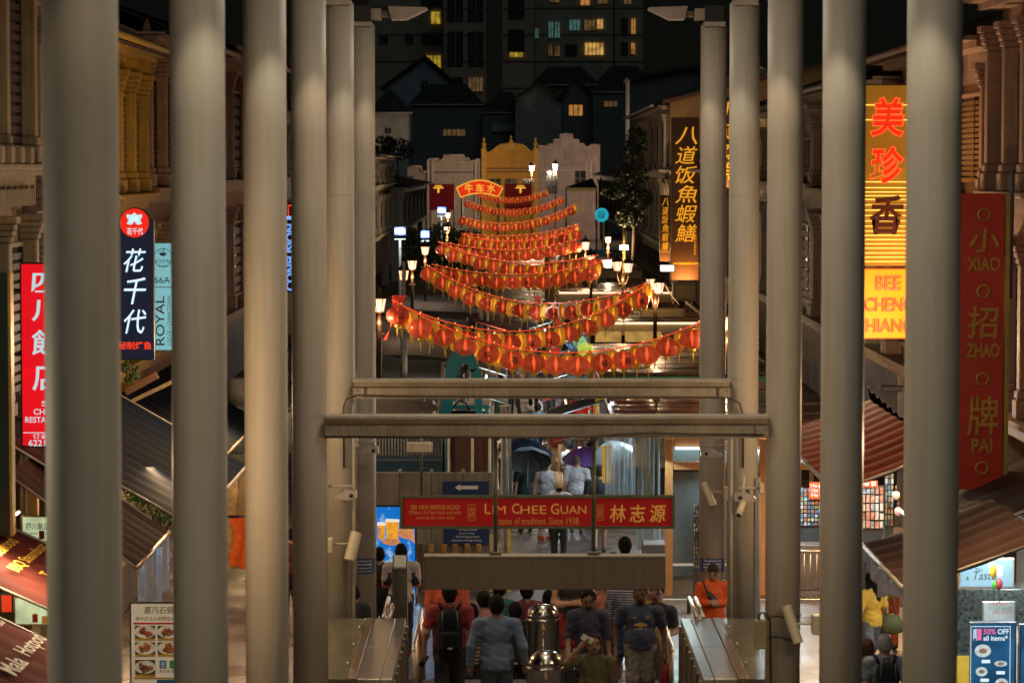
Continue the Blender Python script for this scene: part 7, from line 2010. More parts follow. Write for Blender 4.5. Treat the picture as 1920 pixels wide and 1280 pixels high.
SKIN, TOP, BOT, HAIR, SHOE, ACC, DARKF = range(7)
ARM_DOWN = ((0.245, -0.03, 1.08), (0.265, 0.04, 0.84))
ARM_BENT = ((0.235, -0.02, 1.09), (0.16, 0.22, 1.05))
ARM_PHONE = ((0.235, 0.0, 1.10), (0.06, 0.26, 1.13))
ARM_RAISE = ((0.36, 0.12, 1.30), (0.15, 0.15, 1.58))
ARM_HOLD = ((0.24, 0.02, 1.10), (0.20, 0.18, 1.30))
ARM_OUT = ((0.275, -0.04, 1.09), (0.315, 0.03, 0.86))
ARM_FOLD = ((0.235, 0.03, 1.09), (-0.08, 0.20, 1.10))
people = {}
def person(label, px, Y, h, heading=0.0, top=(0.3, 0.3, 0.3), bottom=(0.03, 0.03, 0.04), hair=(0.012, 0.010, 0.009), skin=(0.30, 0.15, 0.09), sleeve='short', legs='trousers',
           hairstyle='short', armL=ARM_DOWN, armR=ARM_DOWN, res=0.015, build=1.0, look=0.0, turn=0.0, floor=None, stride=0.0, acc=(0.02, 0.02, 0.02), group='people', shoe=(0.02, 0.02, 0.02), topmat=None, py=None, hem=0.86, lean=0.0):
    """heading 0 faces away from the camera, pi faces it. Arms are (elbow, wrist) for a 1.7 m figure; x is outward."""
    zf = floor if floor is not None else (PZ if Y < 40.2 else 0.0)
    x = at(px, py if py else 1000, Y)[0]
    prims = []
    def C(a, b, ra, rb, tg, cut=None): prims.append(('c', a, b, ra, rb, tg, cut))
    def E_(c, r, tg, cut=None): prims.append(('e', c, r, None, None, tg, cut))
    bw = build
    cl = 0.014
    # legs
    for s in (-1, 1):
        st = stride * s
        hip, knee, ank = (s * 0.088, 0, 0.90), (s * 0.098, 0.02 + st * 0.55, 0.49 + 0.02 * abs(stride)), (s * 0.098, -0.02 + st * (1.0 if st > 0 else 1.25), 0.09 + (0.05 if st < 0 else 0))
        if legs == 'trousers':
            C(hip, knee, 0.090 * bw + cl, 0.066 * bw + cl, BOT); C(knee, ank, 0.064 * bw + cl, 0.048 + cl, BOT)
            C((ank[0], ank[1], ank[2]), (ank[0], ank[1], ank[2] - 0.03), 0.04, 0.04, SKIN)
        else:
            lim = 0.55 if legs == 'shorts' else 0.30
            mid = tuple(hip[i] + (knee[i] - hip[i]) * 0.85 for i in range(3))
            C(hip, knee, 0.082 * bw, 0.056 * bw, SKIN); C(knee, ank, 0.058 * bw, 0.036, SKIN)
            if legs == 'shorts': C(hip, mid, 0.092 * bw + cl, 0.082 * bw + cl, BOT)
        C((ank[0], ank[1] - 0.02, ank[2] - 0.045), (ank[0] + s * 0.015, ank[1] + 0.15, ank[2] - 0.055), 0.042, 0.034, SHOE)
    if legs == 'skirt':
        for q in range(5):
            f = q / 4
            E_((0, 0, 0.90 - 0.36 * f), (0.155 + 0.05 * f, 0.12 + 0.05 * f, 0.07), BOT)
    E_((0, -0.005, 0.90), (0.155 * bw, 0.115 * bw, 0.12), BOT)
    # torso under the top
    E_((0, 0.0, 1.24), (0.165 * bw + 0.008, 0.105 * bw + 0.012, 0.19), TOP); E_((0, 0.01, 1.03), (0.163 * bw + 0.012, 0.108 * bw ** 1.5 + 0.012, 0.19), TOP)
    for q in range(3):
        E_((0, 0.0, hem + 0.04 + 0.05 * q), (0.158 * bw + 0.016, 0.118 * bw + 0.016, 0.06), TOP)
    if sleeve == 'none':
        C((-0.12, 0, 1.37), (0.12, 0, 1.37), 0.045, 0.045, SKIN)
        for s in (-1, 1): C((s * 0.09, 0.03, 1.40), (s * 0.10, 0.06, 1.25), 0.028, 0.035, TOP)
    else:
        C((-0.15 * bw, -0.005, 1.365), (0.15 * bw, -0.005, 1.365), 0.062 + 0.008, 0.062 + 0.008, TOP)
        C((-0.07, 0, 1.40), (0.07, 0, 1.40), 0.055, 0.055, TOP)
    # arms
    for s, arm in ((-1, armL), (1, armR)):
        sh = np.array((s * 0.19 * bw, -0.005, 1.355)); el = np.array((arm[0][0] * s * (0.5 + 0.5 * bw), arm[0][1], arm[0][2])); wr = np.array((arm[1][0] * s, arm[1][1], arm[1][2]))
        if sleeve == 'long':
            C(sh, el, 0.058 + cl, 0.045 + cl, TOP); C(el, el + (wr - el) * 0.92, 0.045 + cl, 0.034 + cl, TOP)
            C(el, wr, 0.04, 0.028, SKIN)
        elif sleeve == 'none':
            C(sh, el, 0.050, 0.040, SKIN); C(el, wr, 0.040, 0.027, SKIN)
        else:
            f = 0.62 if sleeve == 'short' else 1.05
            C(sh, sh + (el - sh) * f, 0.062 + cl, 0.054 + cl, TOP); C(sh, el, 0.052, 0.042, SKIN); C(el, wr, 0.042, 0.028, SKIN)
        d = (wr - el) / np.linalg.norm(wr - el)
        sidev = np.cross(d, (s * 1.0, 0.3, 0.1)); sidev /= np.linalg.norm(sidev) + 1e-9
        palm = wr + d * 0.055
        C(wr, palm + d * 0.02, 0.027, 0.034, SKIN)
        for q in range(4):
            o_ = sidev * (q - 1.5) * 0.019
            ln = (0.055, 0.066, 0.062, 0.048)[q]
            C(palm + d * 0.03 + o_, palm + d * (0.03 + ln * 0.6) + o_, 0.0105, 0.010, SKIN)
            curl = np.array((-s * 0.012, 0.018, 0))
            C(palm + d * (0.03 + ln * 0.6) + o_, palm + d * (0.03 + ln) + o_ + curl, 0.010, 0.009, SKIN)
        C(wr + d * 0.03 - sidev * 0.028, wr + d * 0.075 - sidev * 0.05, 0.012, 0.010, SKIN)
    # head and neck; look tips the head down, turn turns it
    ly, lz = sin(look), cos(look)
    def hd(p):   # point in head space (centre at the skull) -> body space
        xh, yh, zh = p[0] * 1.1, p[1] * 1.06, p[2] * 1.08
        yh, zh = yh * lz + zh * ly, -yh * ly + zh * lz
        xh, yh = xh * cos(turn) - yh * sin(turn), xh * sin(turn) + yh * cos(turn)
        return (xh, yh + 0.015 + 0.03 * ly, zh + 1.575 - 0.015 * ly)
    C((0, -0.012, 1.38), hd((0, -0.02, -0.07)), 0.058, 0.05, SKIN)
    E_(hd((0, 0.0, 0.0)), (0.081, 0.098, 0.116), SKIN); E_(hd((0, 0.028, -0.055)), (0.062, 0.068, 0.068), SKIN)
    C(hd((0, 0.088, 0.0)), hd((0, 0.105, -0.032)), 0.010, 0.015, SKIN)          # nose
    for s in (-1, 1):
        E_(hd((s * 0.074, -0.008, -0.012)), (0.012, 0.022, 0.03), SKIN)          # ears
        E_(hd((s * 0.030, 0.087, 0.006)), (0.012, 0.008, 0.006), DARKF)          # eyes
        C(hd((s * 0.016, 0.088, 0.024)), hd((s * 0.046, 0.078, 0.026)), 0.0045, 0.004, HAIR)   # brows
    C(hd((-0.02, 0.086, -0.062)), hd((0.02, 0.086, -0.062)), 0.0085, 0.0085, ACC if hairstyle == 'scarf0' else DARKF)
    if hairstyle == 'short':
        E_(hd((0, -0.016, 0.026)), (0.089, 0.098, 0.106), HAIR); E_(hd((0, -0.05, -0.03)), (0.070, 0.055, 0.06), HAIR); E_(hd((0, 0.045, 0.085)), (0.058, 0.05, 0.032), HAIR)
    elif hairstyle == 'thin':
        E_(hd((0, -0.035, 0.01)), (0.079, 0.072, 0.088), HAIR)
    elif hairstyle == 'thick':
        E_(hd((0, -0.02, 0.035)), (0.095, 0.105, 0.108), HAIR); E_(hd((0, -0.06, -0.04)), (0.08, 0.055, 0.07), HAIR)
    elif hairstyle in ('long', 'bun', 'tied'):
        E_(hd((0, -0.02, 0.022)), (0.092, 0.103, 0.11), HAIR); E_(hd((0, -0.05, -0.035)), (0.074, 0.056, 0.07), HAIR)
        for s in (-1, 1): C(hd((s * 0.05, 0.03, 0.085)), hd((s * 0.078, 0.005, 0.01)), 0.02, 0.016, HAIR)
        if hairstyle == 'long':
            C(hd((0.03, -0.06, -0.04)), (0.06, -0.09, 1.30), 0.06, 0.045, HAIR); C(hd((-0.05, -0.03, -0.04)), (-0.12, 0.02, 1.26), 0.045, 0.035, HAIR)
        if hairstyle == 'bun': E_(hd((0, -0.10, 0.05)), (0.05, 0.045, 0.05), HAIR)
    elif hairstyle == 'scarf':
        E_(hd((0, -0.025, 0.012)), (0.096, 0.098, 0.118), ACC); E_((0, 0.005, 1.40), (0.14, 0.125, 0.11), ACC); E_((0, 0.06, 1.30), (0.11, 0.085, 0.12), ACC)
        for s in (-1, 1): C(hd((s * 0.078, 0.03, 0.03)), hd((s * 0.06, 0.05, -0.09)), 0.03, 0.035, ACC)
        C(hd((-0.05, 0.065, 0.075)), hd((0.05, 0.065, 0.075)), 0.024, 0.024, ACC)
    # extents
    pts = []
    for p in prims:
        if p[0] == 'c':
            pts += [np.array(p[1]) - max(p[3], p[4]), np.array(p[1]) + max(p[3], p[4]), np.array(p[2]) - max(p[3], p[4]), np.array(p[2]) + max(p[3], p[4])]
        else:
            pts += [np.array(p[1]) - np.array(p[2]), np.array(p[1]) + np.array(p[2])]
    pts = np.array(pts); lo = pts.min(0) - 0.04; hi = pts.max(0) + 0.04
    n = np.ceil((hi - lo) / res).astype(int) + 1
    gx, gy, gz = [lo[i] + res * np.arange(n[i], dtype=np.float32) for i in range(3)]
    P = np.stack(np.meshgrid(gx, gy, gz, indexing='ij'), -1).astype(np.float32)
    kk = 0.011
    acc_ = np.zeros(P.shape[:3], np.float32); best = np.full(P.shape[:3], 9.0, np.float32); which = np.zeros(P.shape[:3], np.int8)
    for p in prims:
        if p[0] == 'c':
            m = max(p[3], p[4]) + 0.09
            l = np.minimum(p[1], p[2]) - m; u = np.maximum(p[1], p[2]) + m
        else:
            l = np.array(p[1]) - np.array(p[2]) - 0.09; u = np.array(p[1]) + np.array(p[2]) + 0.09
        i0 = np.maximum(((l - lo) / res).astype(int), 0); i1 = np.minimum(((u - lo) / res).astype(int) + 2, n)
        sl = tuple(slice(int(i0[i]), int(i1[i])) for i in range(3))
        Q = P[sl]
        if Q.size == 0: continue
        d = cap(Q, p[1], p[2], p[3], p[4]) if p[0] == 'c' else ell(Q, p[1], p[2])
        if p[5] == HAIR and p[0] == 'e':
            d = d + 0.0045 * np.sin(Q[..., 0] * 95 + 3 * np.sin(Q[..., 2] * 40)) * np.sin(Q[..., 2] * 88 + Q[..., 1] * 40) + 0.003 * np.sin(Q[..., 0] * 190 + Q[..., 2] * 60)
        if p[5] in (TOP, BOT) and res < 0.022:
            d = d + 0.0042 * np.sin(Q[..., 0] * 44 + 4 * np.sin(Q[..., 2] * 8) + Q[..., 1] * 25) * np.sin(Q[..., 2] * 15 + Q[..., 0] * 12) + 0.002 * np.sin(Q[..., 2] * 70 + Q[..., 0] * 30)
        acc_[sl] += np.exp(-np.clip(d, -0.3, 0.3) / kk)
        dd = d - (0.004 if p[5] in (DARKF,) else 0.0)
        mm = dd < best[sl]
        best[sl] = np.where(mm, dd, best[sl]); which[sl] = np.where(mm, p[5], which[sl])
    D = -kk * np.log(np.maximum(acc_, 1e-30))
    D = np.where(acc_ <= 0, 0.5, D)
    V, F, cells = surface_nets(D, lo, res)
    fm = which[cells[:, 0], cells[:, 1], cells[:, 2]]
    mi = fm[F[:, 0]]
    sc_ = h / 1.69
    V = V * sc_
    if lean:
        V[:, 1] += lean * np.maximum(V[:, 2] - 0.9 * sc_, 0)
    me = bpy.data.meshes.new('person')
    me.from_pydata(V.tolist(), [], F.tolist())
    def mm_(nm, c, r=0.7, **k): return M('%s %s' % (nm, str(tuple(round(v, 3) for v in c))), c, r, **k)
    mats = [mm_('skin', skin, 0.5, vs=6, var=0.08), topmat or mm_('cloth', top, 0.8, vs=5, var=0.14, bump=0.25, bs=9), mm_('cloth', bottom, 0.8, vs=5, var=0.14, bump=0.25, bs=9), mm_('hair', hair, 0.85, vs=60, var=0.5, spec=0.12), mm_('shoe', shoe, 0.5), mm_('cloth', acc, 0.8, vs=5, var=0.12), mm_('face dark', tuple(c * 0.33 for c in skin), 0.5)]
    for m in mats: me.materials.append(m)
    me.polygons.foreach_set('material_index', np.ascontiguousarray(mi, np.int32)); me.polygons.foreach_set('use_smooth', np.ones(len(F), bool))
    me.update()
    o = bpy.data.objects.new('person', me); COL.objects.link(o)
    o.location = (x, Y, zf); o.rotation_euler = (0, 0, heading)
    tag(o, label, 'person', group)
    o['h'] = h
    return o
def local(o, p):    # body point of a 1.7 m figure -> world
    s = o['h'] / 1.69; c, n = cos(o.rotation_euler[2]), sin(o.rotation_euler[2])
    return (o.location[0] + s * (p[0] * c - p[1] * n), o.location[1] + s * (p[0] * n + p[1] * c), o.location[2] + s * p[2])
def backpack(o, label, col, w=0.30, hh=0.46, d=0.15, z=0.98, tagc=None, acc=(0.10, 0.10, 0.10)):
    s = o['h'] / 1.69
    p = local(o, (0, -0.135, z))
    t = thing('backpack', label, 'backpack', p, o.rotation_euler[2], 'bags carried by people')
    m = M('pack ' + str(col), col, 0.8, vs=8, var=0.2, bump=0.3, bs=16, spec=0.15)
    def fn(u, v):   # rounded bag shell
        a = u * 2 * pi; zz = v
        e = 0.28
        ca, sa = cos(a), sin(a)
        rx = w / 2 * (abs(ca) ** 0.6) * (1 if ca > 0 else -1); ry = d / 2 * (abs(sa) ** 0.7) * (1 if sa > 0 else -1)
        k = (1 - abs(2 * zz - 1) ** 5) ** 0.5 * (0.86 + 0.14 * (1 - zz))
        return (rx * k * s, (ry * k - d / 2 + 0.02) * s, (hh * zz) * s)
    b = MB(); b.grid(fn, 28, 14); b.build('bag', m, t, recalc=False)
    b = MB(); b.box(-w * 0.36 * s, -(d + 0.03) * s, 0.05 * s, w * 0.36 * s, -(d - 0.045) * s, hh * 0.5 * s, b=0.03); b.build('front_pocket', m, t)
    for x_ in (-0.30, 0.30):
        b = MB(); b.tube([(x_ * w * s, -(d - 0.012) * s, hh * 0.52 * s), (x_ * w * 0.9 * s, -(d - 0.03) * s, hh * 0.95 * s)], 0.008, 5); b.build('zip', M('zip grey', acc, 0.4), t)
    for sd in (-1, 1):
        top_ = (sd * 0.09 * s, 0.03 * s, (hh - 0.04) * s)
        b = MB(); pts = [top_, (sd * 0.125 * s, 0.07 * s, (1.44 - z) * s), (sd * 0.13 * s, 0.16 * s, (1.445 - z) * s), (sd * 0.135 * s, 0.245 * s, (1.32 - z) * s), (sd * 0.15 * s, 0.22 * s, (1.1 - z) * s), (sd * 0.14 * s, 0.05 * s, 0.1 * s)]
        b.tube(pts, 0.022, 6); b.build('strap', m, t)
    b = MB(); b.tube([(-0.04 * s, 0.0, (hh - 0.02) * s), (-0.03 * s, 0, (hh + 0.03) * s), (0.03 * s, 0, (hh + 0.03) * s), (0.04 * s, 0, (hh - 0.02) * s)], 0.009, 6); b.build('grab_handle', m, t)
    if tagc: MB().box(-0.03 * s, -(d + 0.034) * s, hh * 0.12 * s, 0.03 * s, -(d + 0.031) * s, hh * 0.16 * s).build('label_tag', M('tag white', tagc, 0.5), t)
    return t
def umbrella(label, px, py, Y, r, col, tilt=(0, 0), hgt=None):
    """px, py: top of the canopy"""
    p = at(px, py, Y)
    t = thing('umbrella', label, 'umbrella', (p[0], p[1], p[2] - 0.28), 0, 'open umbrellas in the street')
    t.rotation_euler = (tilt[0], tilt[1], RNG.uniform(0, 1))
    m = M('umbrella ' + str(col), col, 0.4, vs=3, var=0.15)
    def fn(u, v, dz=0.0):
        a = u * 2 * pi; k = abs(sin(a * 4))
        rr = r * v * (1 - 0.06 * k * v)
        return (rr * cos(a), rr * sin(a), 0.28 - 0.30 * v ** 1.8 - 0.02 * k * v + 0.02 * v - dz)
    b = MB(); b.grid(lambda u, v: fn(u, v), 48, 6); b.grid(lambda u, v: fn(u, v, 0.008), 48, 6); b.build('canopy', m, t, recalc=False)
    b = MB()
    for q in range(8):
        a = q * pi / 4
        b.tube([(0.01 * cos(a), 0.01 * sin(a), 0.25), (r * 0.6 * cos(a), r * 0.6 * sin(a), 0.12), (r * cos(a), r * sin(a), -0.02)], 0.005, 4)
    b.build('ribs', m_steel, t)
    MB().tube([(0, 0, 0.33), (0, 0, -0.55)], 0.008, 6).build('shaft', m_steel, t)
    MB().lathe([(0.014, -0.68), (0.016, -0.60), (0.012, -0.55)], n=8).build('handle', m_dark, t)
    return t

BR1, BR2, BR3, TAN1 = (0.10, 0.045, 0.025), (0.20, 0.10, 0.06), (0.30, 0.16, 0.10), (0.38, 0.21, 0.13)
def pattern_mat(name, c1, c2, kind, scale):
    m = bpy.data.materials.new(name); m.use_nodes = True
    nt = m.node_tree; N = nt.nodes; L = nt.links; p = N['Principled BSDF']; p.inputs['Roughness'].default_value = 0.8
    tc = N.new('ShaderNodeTexCoord')
    if kind == 'stripe':
        w = N.new('ShaderNodeTexWave'); w.wave_type = 'BANDS'; w.bands_direction = 'Z'; w.inputs['Scale'].default_value = scale; w.inputs['Distortion'].default_value = 0.4
    elif kind == 'check':
        w = N.new('ShaderNodeTexBrick'); w.inputs['Scale'].default_value = scale; w.inputs['Mortar Size'].default_value = 0.06; w.offset = 0
    else:
        w = N.new('ShaderNodeTexVoronoi'); w.inputs['Scale'].default_value = scale
    L.new(tc.outputs['Object'], w.inputs['Vector'])
    r = N.new('ShaderNodeValToRGB'); r.color_ramp.interpolation = 'CONSTANT' if kind != 'dot' else 'LINEAR'
    r.color_ramp.elements[0].color = (*c1, 1); r.color_ramp.elements[1].color = (*c2, 1); r.color_ramp.elements[1].position = 0.5 if kind != 'dot' else 0.28
    L.new(w.outputs['Fac'] if kind != 'dot' else w.outputs['Distance'], r.inputs['Fac']); L.new(r.outputs[0], p.inputs['Base Color'])
    _mats[name] = m
    return m
# --- on the platform, walking away
p1 = person('person in a dark red t-shirt with black backpack, seen from behind, left of centre', 843, 37.3, 1.74, 0.03, (0.22, 0.016, 0.02), (0.012, 0.012, 0.014), skin=TAN1, hairstyle='thick', armL=ARM_OUT, armR=((0.25, -0.02, 1.08), (0.25, 0.03, 0.84)), res=0.013, build=1.14, stride=0.10)
backpack(p1, 'black backpack of the person in dark red', (0.012, 0.013, 0.015), 0.33, 0.56, 0.17, 0.86, (0.5, 0.5, 0.5))
q = local(p1, (-0.325, 0.08, 0.72)); t = thing('phone', 'dark phone in the left hand of the person in dark red', 'phone', q, 0.4); MB().box(-0.04, -0.012, -0.08, 0.04, 0.012, 0.08, b=0.008).build('case', m_dark, t, rot=(0, 0.6, 0)); MB().tube([(0.02, 0, 0.06), (0.05, 0, 0.12)], 0.004, 5).build('wrist_loop', m_dark, t)
text('✦', 0.06, 0.035, m_white, (0, -0.135, 1.43), p1, rot=(pi / 2, 0, 0), name='collar_print')
p2 = person('person in a grey blue long sleeved shirt seen from behind in the centre', 931, 36.2, 1.74, -0.05, (0.115, 0.155, 0.235), (0.03, 0.05, 0.07), skin=BR2, sleeve='long', armL=ARM_OUT, armR=((0.29, -0.05, 1.09), (0.33, 0.05, 0.88)), res=0.013, build=1.18, hem=0.80, hairstyle='short')
p3 = person('person in an orange t-shirt half hidden behind the one in dark red', 838, 39.4, 1.68, 0.0, (0.42, 0.07, 0.03), (0.02, 0.02, 0.03), skin=TAN1, res=0.02, build=1.15)
p4 = person('person in a brown and cream striped t-shirt seen from behind under the display box', 884, 40.9, 1.72, 0.0, (0.3, 0.2, 0.12), (0.03, 0.03, 0.04), skin=TAN1, res=0.02, build=1.1, topmat=pattern_mat('striped tee', (0.06, 0.03, 0.02), (0.42, 0.33, 0.22), 'stripe', 6.0))
p5 = person('person in a pink top with tied black hair seen from behind', 907, 41.0, 1.66, 0.15, (0.42, 0.16, 0.17), (0.05, 0.04, 0.04), skin=TAN1, res=0.017, hairstyle='bun', floor=0.22)
p6 = person('person with a large black backpack under the display box, seen from behind', 966, 40.9, 1.74, 0.0, (0.03, 0.03, 0.035), (0.015, 0.02, 0.03), skin=TAN1, res=0.02, build=1.12)
backpack(p6, 'large black backpack right of the grey blue shirt', (0.02, 0.022, 0.022), 0.36, 0.62, 0.2, 0.84, (0.6, 0.6, 0.6))
p7 = person('person in a bright blue t-shirt behind the farther steel drum', 1030, 41.6, 1.8, 0.3, (0.01, 0.06, 0.22), (0.03, 0.03, 0.04), skin=TAN1, res=0.02, build=1.1)
# --- walking towards the camera
f1 = person('person in a navy football shirt and grey trousers facing the camera at the right', 1201, 37.6, 1.67, pi, (0.022, 0.03, 0.06), (0.17, 0.14, 0.12), skin=BR1, res=0.0125, build=1.22, armL=ARM_OUT, armR=ARM_OUT, stride=0.06, hairstyle='short')
m_shg = M('shirt gold', (0.55, 0.36, 0.10), 0.5); m_shw = M('shirt white', (0.55, 0.52, 0.48), 0.6)
s_ = f1['h'] / 1.69
def chest(poly, z, x0=0.0, name='shirt_emblem', mat=None, y=0.158):
    MB().prism([((x0 + a) * s_, (z + c_) * s_) for a, c_ in poly], y * s_, (y + 0.004) * s_).build(name, mat or m_shg, f1)
chest([(-0.085, -0.016), (-0.03, -0.016), (-0.024, -0.030), (0.024, -0.030), (0.030, -0.016), (0.085, -0.016), (0.075, 0.016), (0.03, 0.016), (0.024, 0.030), (-0.024, 0.030), (-0.03, 0.016), (-0.075, 0.016)], 1.205, y=0.166)
chest([(-0.07, -0.008), (-0.024, -0.008), (-0.02, -0.02), (0.02, -0.02), (0.024, -0.008), (0.07, -0.008), (0.062, 0.008), (0.024, 0.008), (0.02, 0.02), (-0.02, 0.02), (-0.024, 0.008), (-0.062, 0.008)], 1.205, name='shirt_emblem_core', mat=M('shirt amber', (0.6, 0.25, 0.02), 0.5), y=0.1705)
text('CHEVROLET', 0.17 * s_, 0.020 * s_, m_shw, (0, 0.176 * s_, 1.155 * s_), f1, rot=(pi / 2, 0, pi), off=0.01)
chest([(-0.018, -0.014), (0.018, -0.014), (0.0, 0.014)], 1.30, 0.075, 'shirt_maker_mark', y=0.150)
chest([(0.022 * cos(a * pi / 6), 0.024 * sin(a * pi / 6)) for a in range(12)], 1.30, -0.085, 'shirt_crest', y=0.150); chest([(0.012 * cos(a * pi / 6), 0.014 * sin(a * pi / 6)) for a in range(12)], 1.30, -0.085, 'shirt_crest_core', M('crest red', (0.3, 0.02, 0.02), 0.5), y=0.1545)
q = local(f1, (-0.33, 0.06, 0.62)); t = thing('folded_umbrella', 'red folded umbrella held by the person in the football shirt', 'umbrella', q); b = MB(); b.lathe([(0.01, -0.32), (0.045, -0.2), (0.05, -0.05), (0.02, 0.06)], n=10, lobes=5, lobe=0.3); b.build('folded_cloth', M('red nylon', (0.30, 0.01, 0.015), 0.5), t); MB().lathe([(0.012, 0.062), (0.014, 0.14)], n=8).build('handle', m_dark, t)
f2 = person('person in a dark patterned tunic looking down, left of the football shirt', 1103, 37.2, 1.68, pi + 0.08, (0.04, 0.04, 0.06), (0.015, 0.015, 0.02), skin=BR2, hairstyle='tied', look=0.35, sleeve='elbow', armL=ARM_DOWN, armR=((0.25, 0.02, 1.10), (0.27, 0.16, 0.92)), res=0.0125, hem=0.72, build=1.02, topmat=pattern_mat('dotted tunic', (0.16, 0.13, 0.12), (0.022, 0.022, 0.045), 'dot', 42), legs='skirt')
q = local(f2, (0.30, 0.16, 0.60)); t = thing('black_handbag', 'black handbag held by the person in the patterned tunic', 'handbag', q)
b = MB(); b.prism([(-0.13, -0.13), (0.13, -0.13), (0.11, 0.10), (-0.11, 0.10)], -0.05, 0.05); b.build('bag_body', m_dark, t); MB().tube([(-0.09, 0, 0.1), (-0.06, 0, 0.24), (0.06, 0, 0.24), (0.09, 0, 0.1)], 0.01, 6).build('handle', m_dark, t)
f3 = person('person in a salmon headscarf behind the patterned tunic', 1141, 41.0, 1.70, pi, (0.36, 0.13, 0.10), (0.10, 0.08, 0.08), skin=BR2, hairstyle='scarf', acc=(0.46, 0.15, 0.11), sleeve='long', res=0.014, look=0.15, floor=0.36)
f4 = person('person in a checked blouse with dark jacket between headscarf and football shirt', 1173, 40.7, 1.70, pi - 0.1, (0.25, 0.27, 0.32), (0.02, 0.05, 0.12), skin=BR2, hairstyle='tied', sleeve='long', res=0.014, legs='skirt', floor=0.55, topmat=pattern_mat('checked blouse', (0.35, 0.36, 0.40), (0.03, 0.045, 0.08), 'stripe', 9.0))
f5 = person('person holding a white phone to the forehead in an olive patterned top, lowest centre', 1113, 34.6, 1.50, pi - 0.1, (0.17, 0.14, 0.055), (0.02, 0.02, 0.02), skin=BR3, hairstyle='long', sleeve='elbow', armL=ARM_DOWN, armR=ARM_RAISE, res=0.0115, look=-0.12, turn=0.3, build=1.15, topmat=pattern_mat('olive print', (0.36, 0.30, 0.12), (0.09, 0.075, 0.03), 'dot', 36))
q = local(f5, (0.07, 0.19, 1.68)); t = thing('white_phone', 'white phone pressed to the forehead of the person in olive', 'phone', q, 0.2); MB().box(-0.075, -0.006, -0.036, 0.075, 0.006, 0.036, b=0.006).build('case', m_white, t, rot=(0.3, 0.5, 0)); MB().box(0.03, 0.0065, -0.03, 0.06, 0.0085, -0.01).build('camera_bump', m_dark, t, rot=(0.3, 0.5, 0))
f6 = person('person in a black vest top with arms folded under the display box', 1072, 40.3, 1.76, pi, (0.015, 0.012, 0.013), (0.28, 0.012, 0.02), skin=TAN1, sleeve='none', armL=ARM_FOLD, armR=ARM_FOLD, res=0.016, legs='shorts', hairstyle='tied', floor=0.7)
f8 = person('person on the far steps reaching out beside the right railing', 1232, 41.8, 1.86, pi - 0.2, (0.03, 0.03, 0.035), (0.05, 0.05, 0.06), skin=TAN1, res=0.02, armL=ARM_BENT)
f9 = person('person in a white blouse on the steps between the drums and the black vest', 1052, 42.6, 1.66, pi, (0.45, 0.43, 0.40), (0.04, 0.05, 0.08), skin=BR3, res=0.02, hairstyle='long')
f10 = person('person in maroon on the steps left of the farther drum', 988, 43.2, 1.68, 0.1, (0.16, 0.03, 0.04), (0.03, 0.03, 0.04), skin=TAN1, res=0.02, hairstyle='tied')
f11 = person('person in teal on the steps between pink top and black backpack', 936, 43.0, 1.74, 0.0, (0.03, 0.12, 0.13), (0.03, 0.03, 0.04), skin=TAN1, res=0.02)
f12 = person('person in mustard on the steps behind the football shirt', 1218, 43.4, 1.66, pi, (0.34, 0.20, 0.04), (0.05, 0.05, 0.06), skin=BR3, res=0.02, hairstyle='tied')
# --- beside the columns
o1 = person('person in a bright orange jersey looking down at a phone beside the right column', 1337, 45.2, 1.70, pi, (0.75, 0.10, 0.005), (0.62, 0.075, 0.005), skin=TAN1, sleeve='long', armL=ARM_PHONE, armR=ARM_PHONE, look=0.55, res=0.0145, hairstyle='short', hair=(0.05, 0.03, 0.02), build=1.02, hem=0.70)
for s in (-1, 1):
    a_ = [(s * 0.07, -0.05, 1.445), (s * 0.20, -0.05, 1.425), (s * 0.215, 0.05, 1.40), (s * 0.07, 0.06, 1.44)]
    b = MB(); b.tube([(s * 0.09, 0.0, 1.437), (s * 0.19, 0.0, 1.42)], 0.030, 8); b.build('shoulder_patch', m_dark, o1)
q = local(o1, (0.02, 0.16, 1.2)); t = thing('chest_bag', 'black sling bag across the orange jersey', 'bag', q); b = MB(); b.tube([(0.10, 0.0, -0.13), (0.06, -0.03, -0.08), (-0.03, -0.03, 0.03), (-0.08, 0.0, 0.10)], [0.02, 0.055, 0.05, 0.02], 10); b.build('bag_body', M('black nylon', (0.012, 0.014, 0.02), 0.4), t); MB().tube([(-0.08, 0, 0.10), (-0.14, 0.1, 0.25)], 0.016, 6).build('strap', m_dark, t)
q = local(o1, (0, 0.32, 1.13)); t = thing('phone', 'dark phone held by the person in orange', 'phone', q); MB().box(-0.045, -0.04, -0.008, 0.045, 0.05, 0.008, b=0.004).build('case', m_dark, t, rot=(0.5, 0, 0)); MB().box(-0.04, -0.035, 0.0085, 0.04, 0.045, 0.0095).build('screen', glow('phone screen', (0.5, 0.6, 0.7), 0.7), t, rot=(0.5, 0, 0))
o2 = person('person in a white and navy vest seen from behind in front of the lit poster', 752, 46.8, 1.80, 0.15, (0.40, 0.33, 0.28), (0.010, 0.011, 0.014), skin=TAN1, armL=ARM_BENT, armR=ARM_BENT, res=0.0145, build=1.08, hem=0.82, shoe=(0.3, 0.02, 0.02), hairstyle='short')
for s in (-1, 1):
    b = MB(); b.tube([(s * 0.195, -0.01, 1.36), (s * 0.235, -0.02, 1.16)], [0.083, 0.075], 14); b.build('navy_sleeve', M('navy sleeve', (0.012, 0.014, 0.028), 0.8), o2)
    b = MB(); b.tube([(s * 0.235, -0.02, 1.158), (s * 0.238, -0.02, 1.135)], 0.076, 14); b.build('red_cuff', M('red cuff', (0.3, 0.015, 0.02), 0.8), o2)
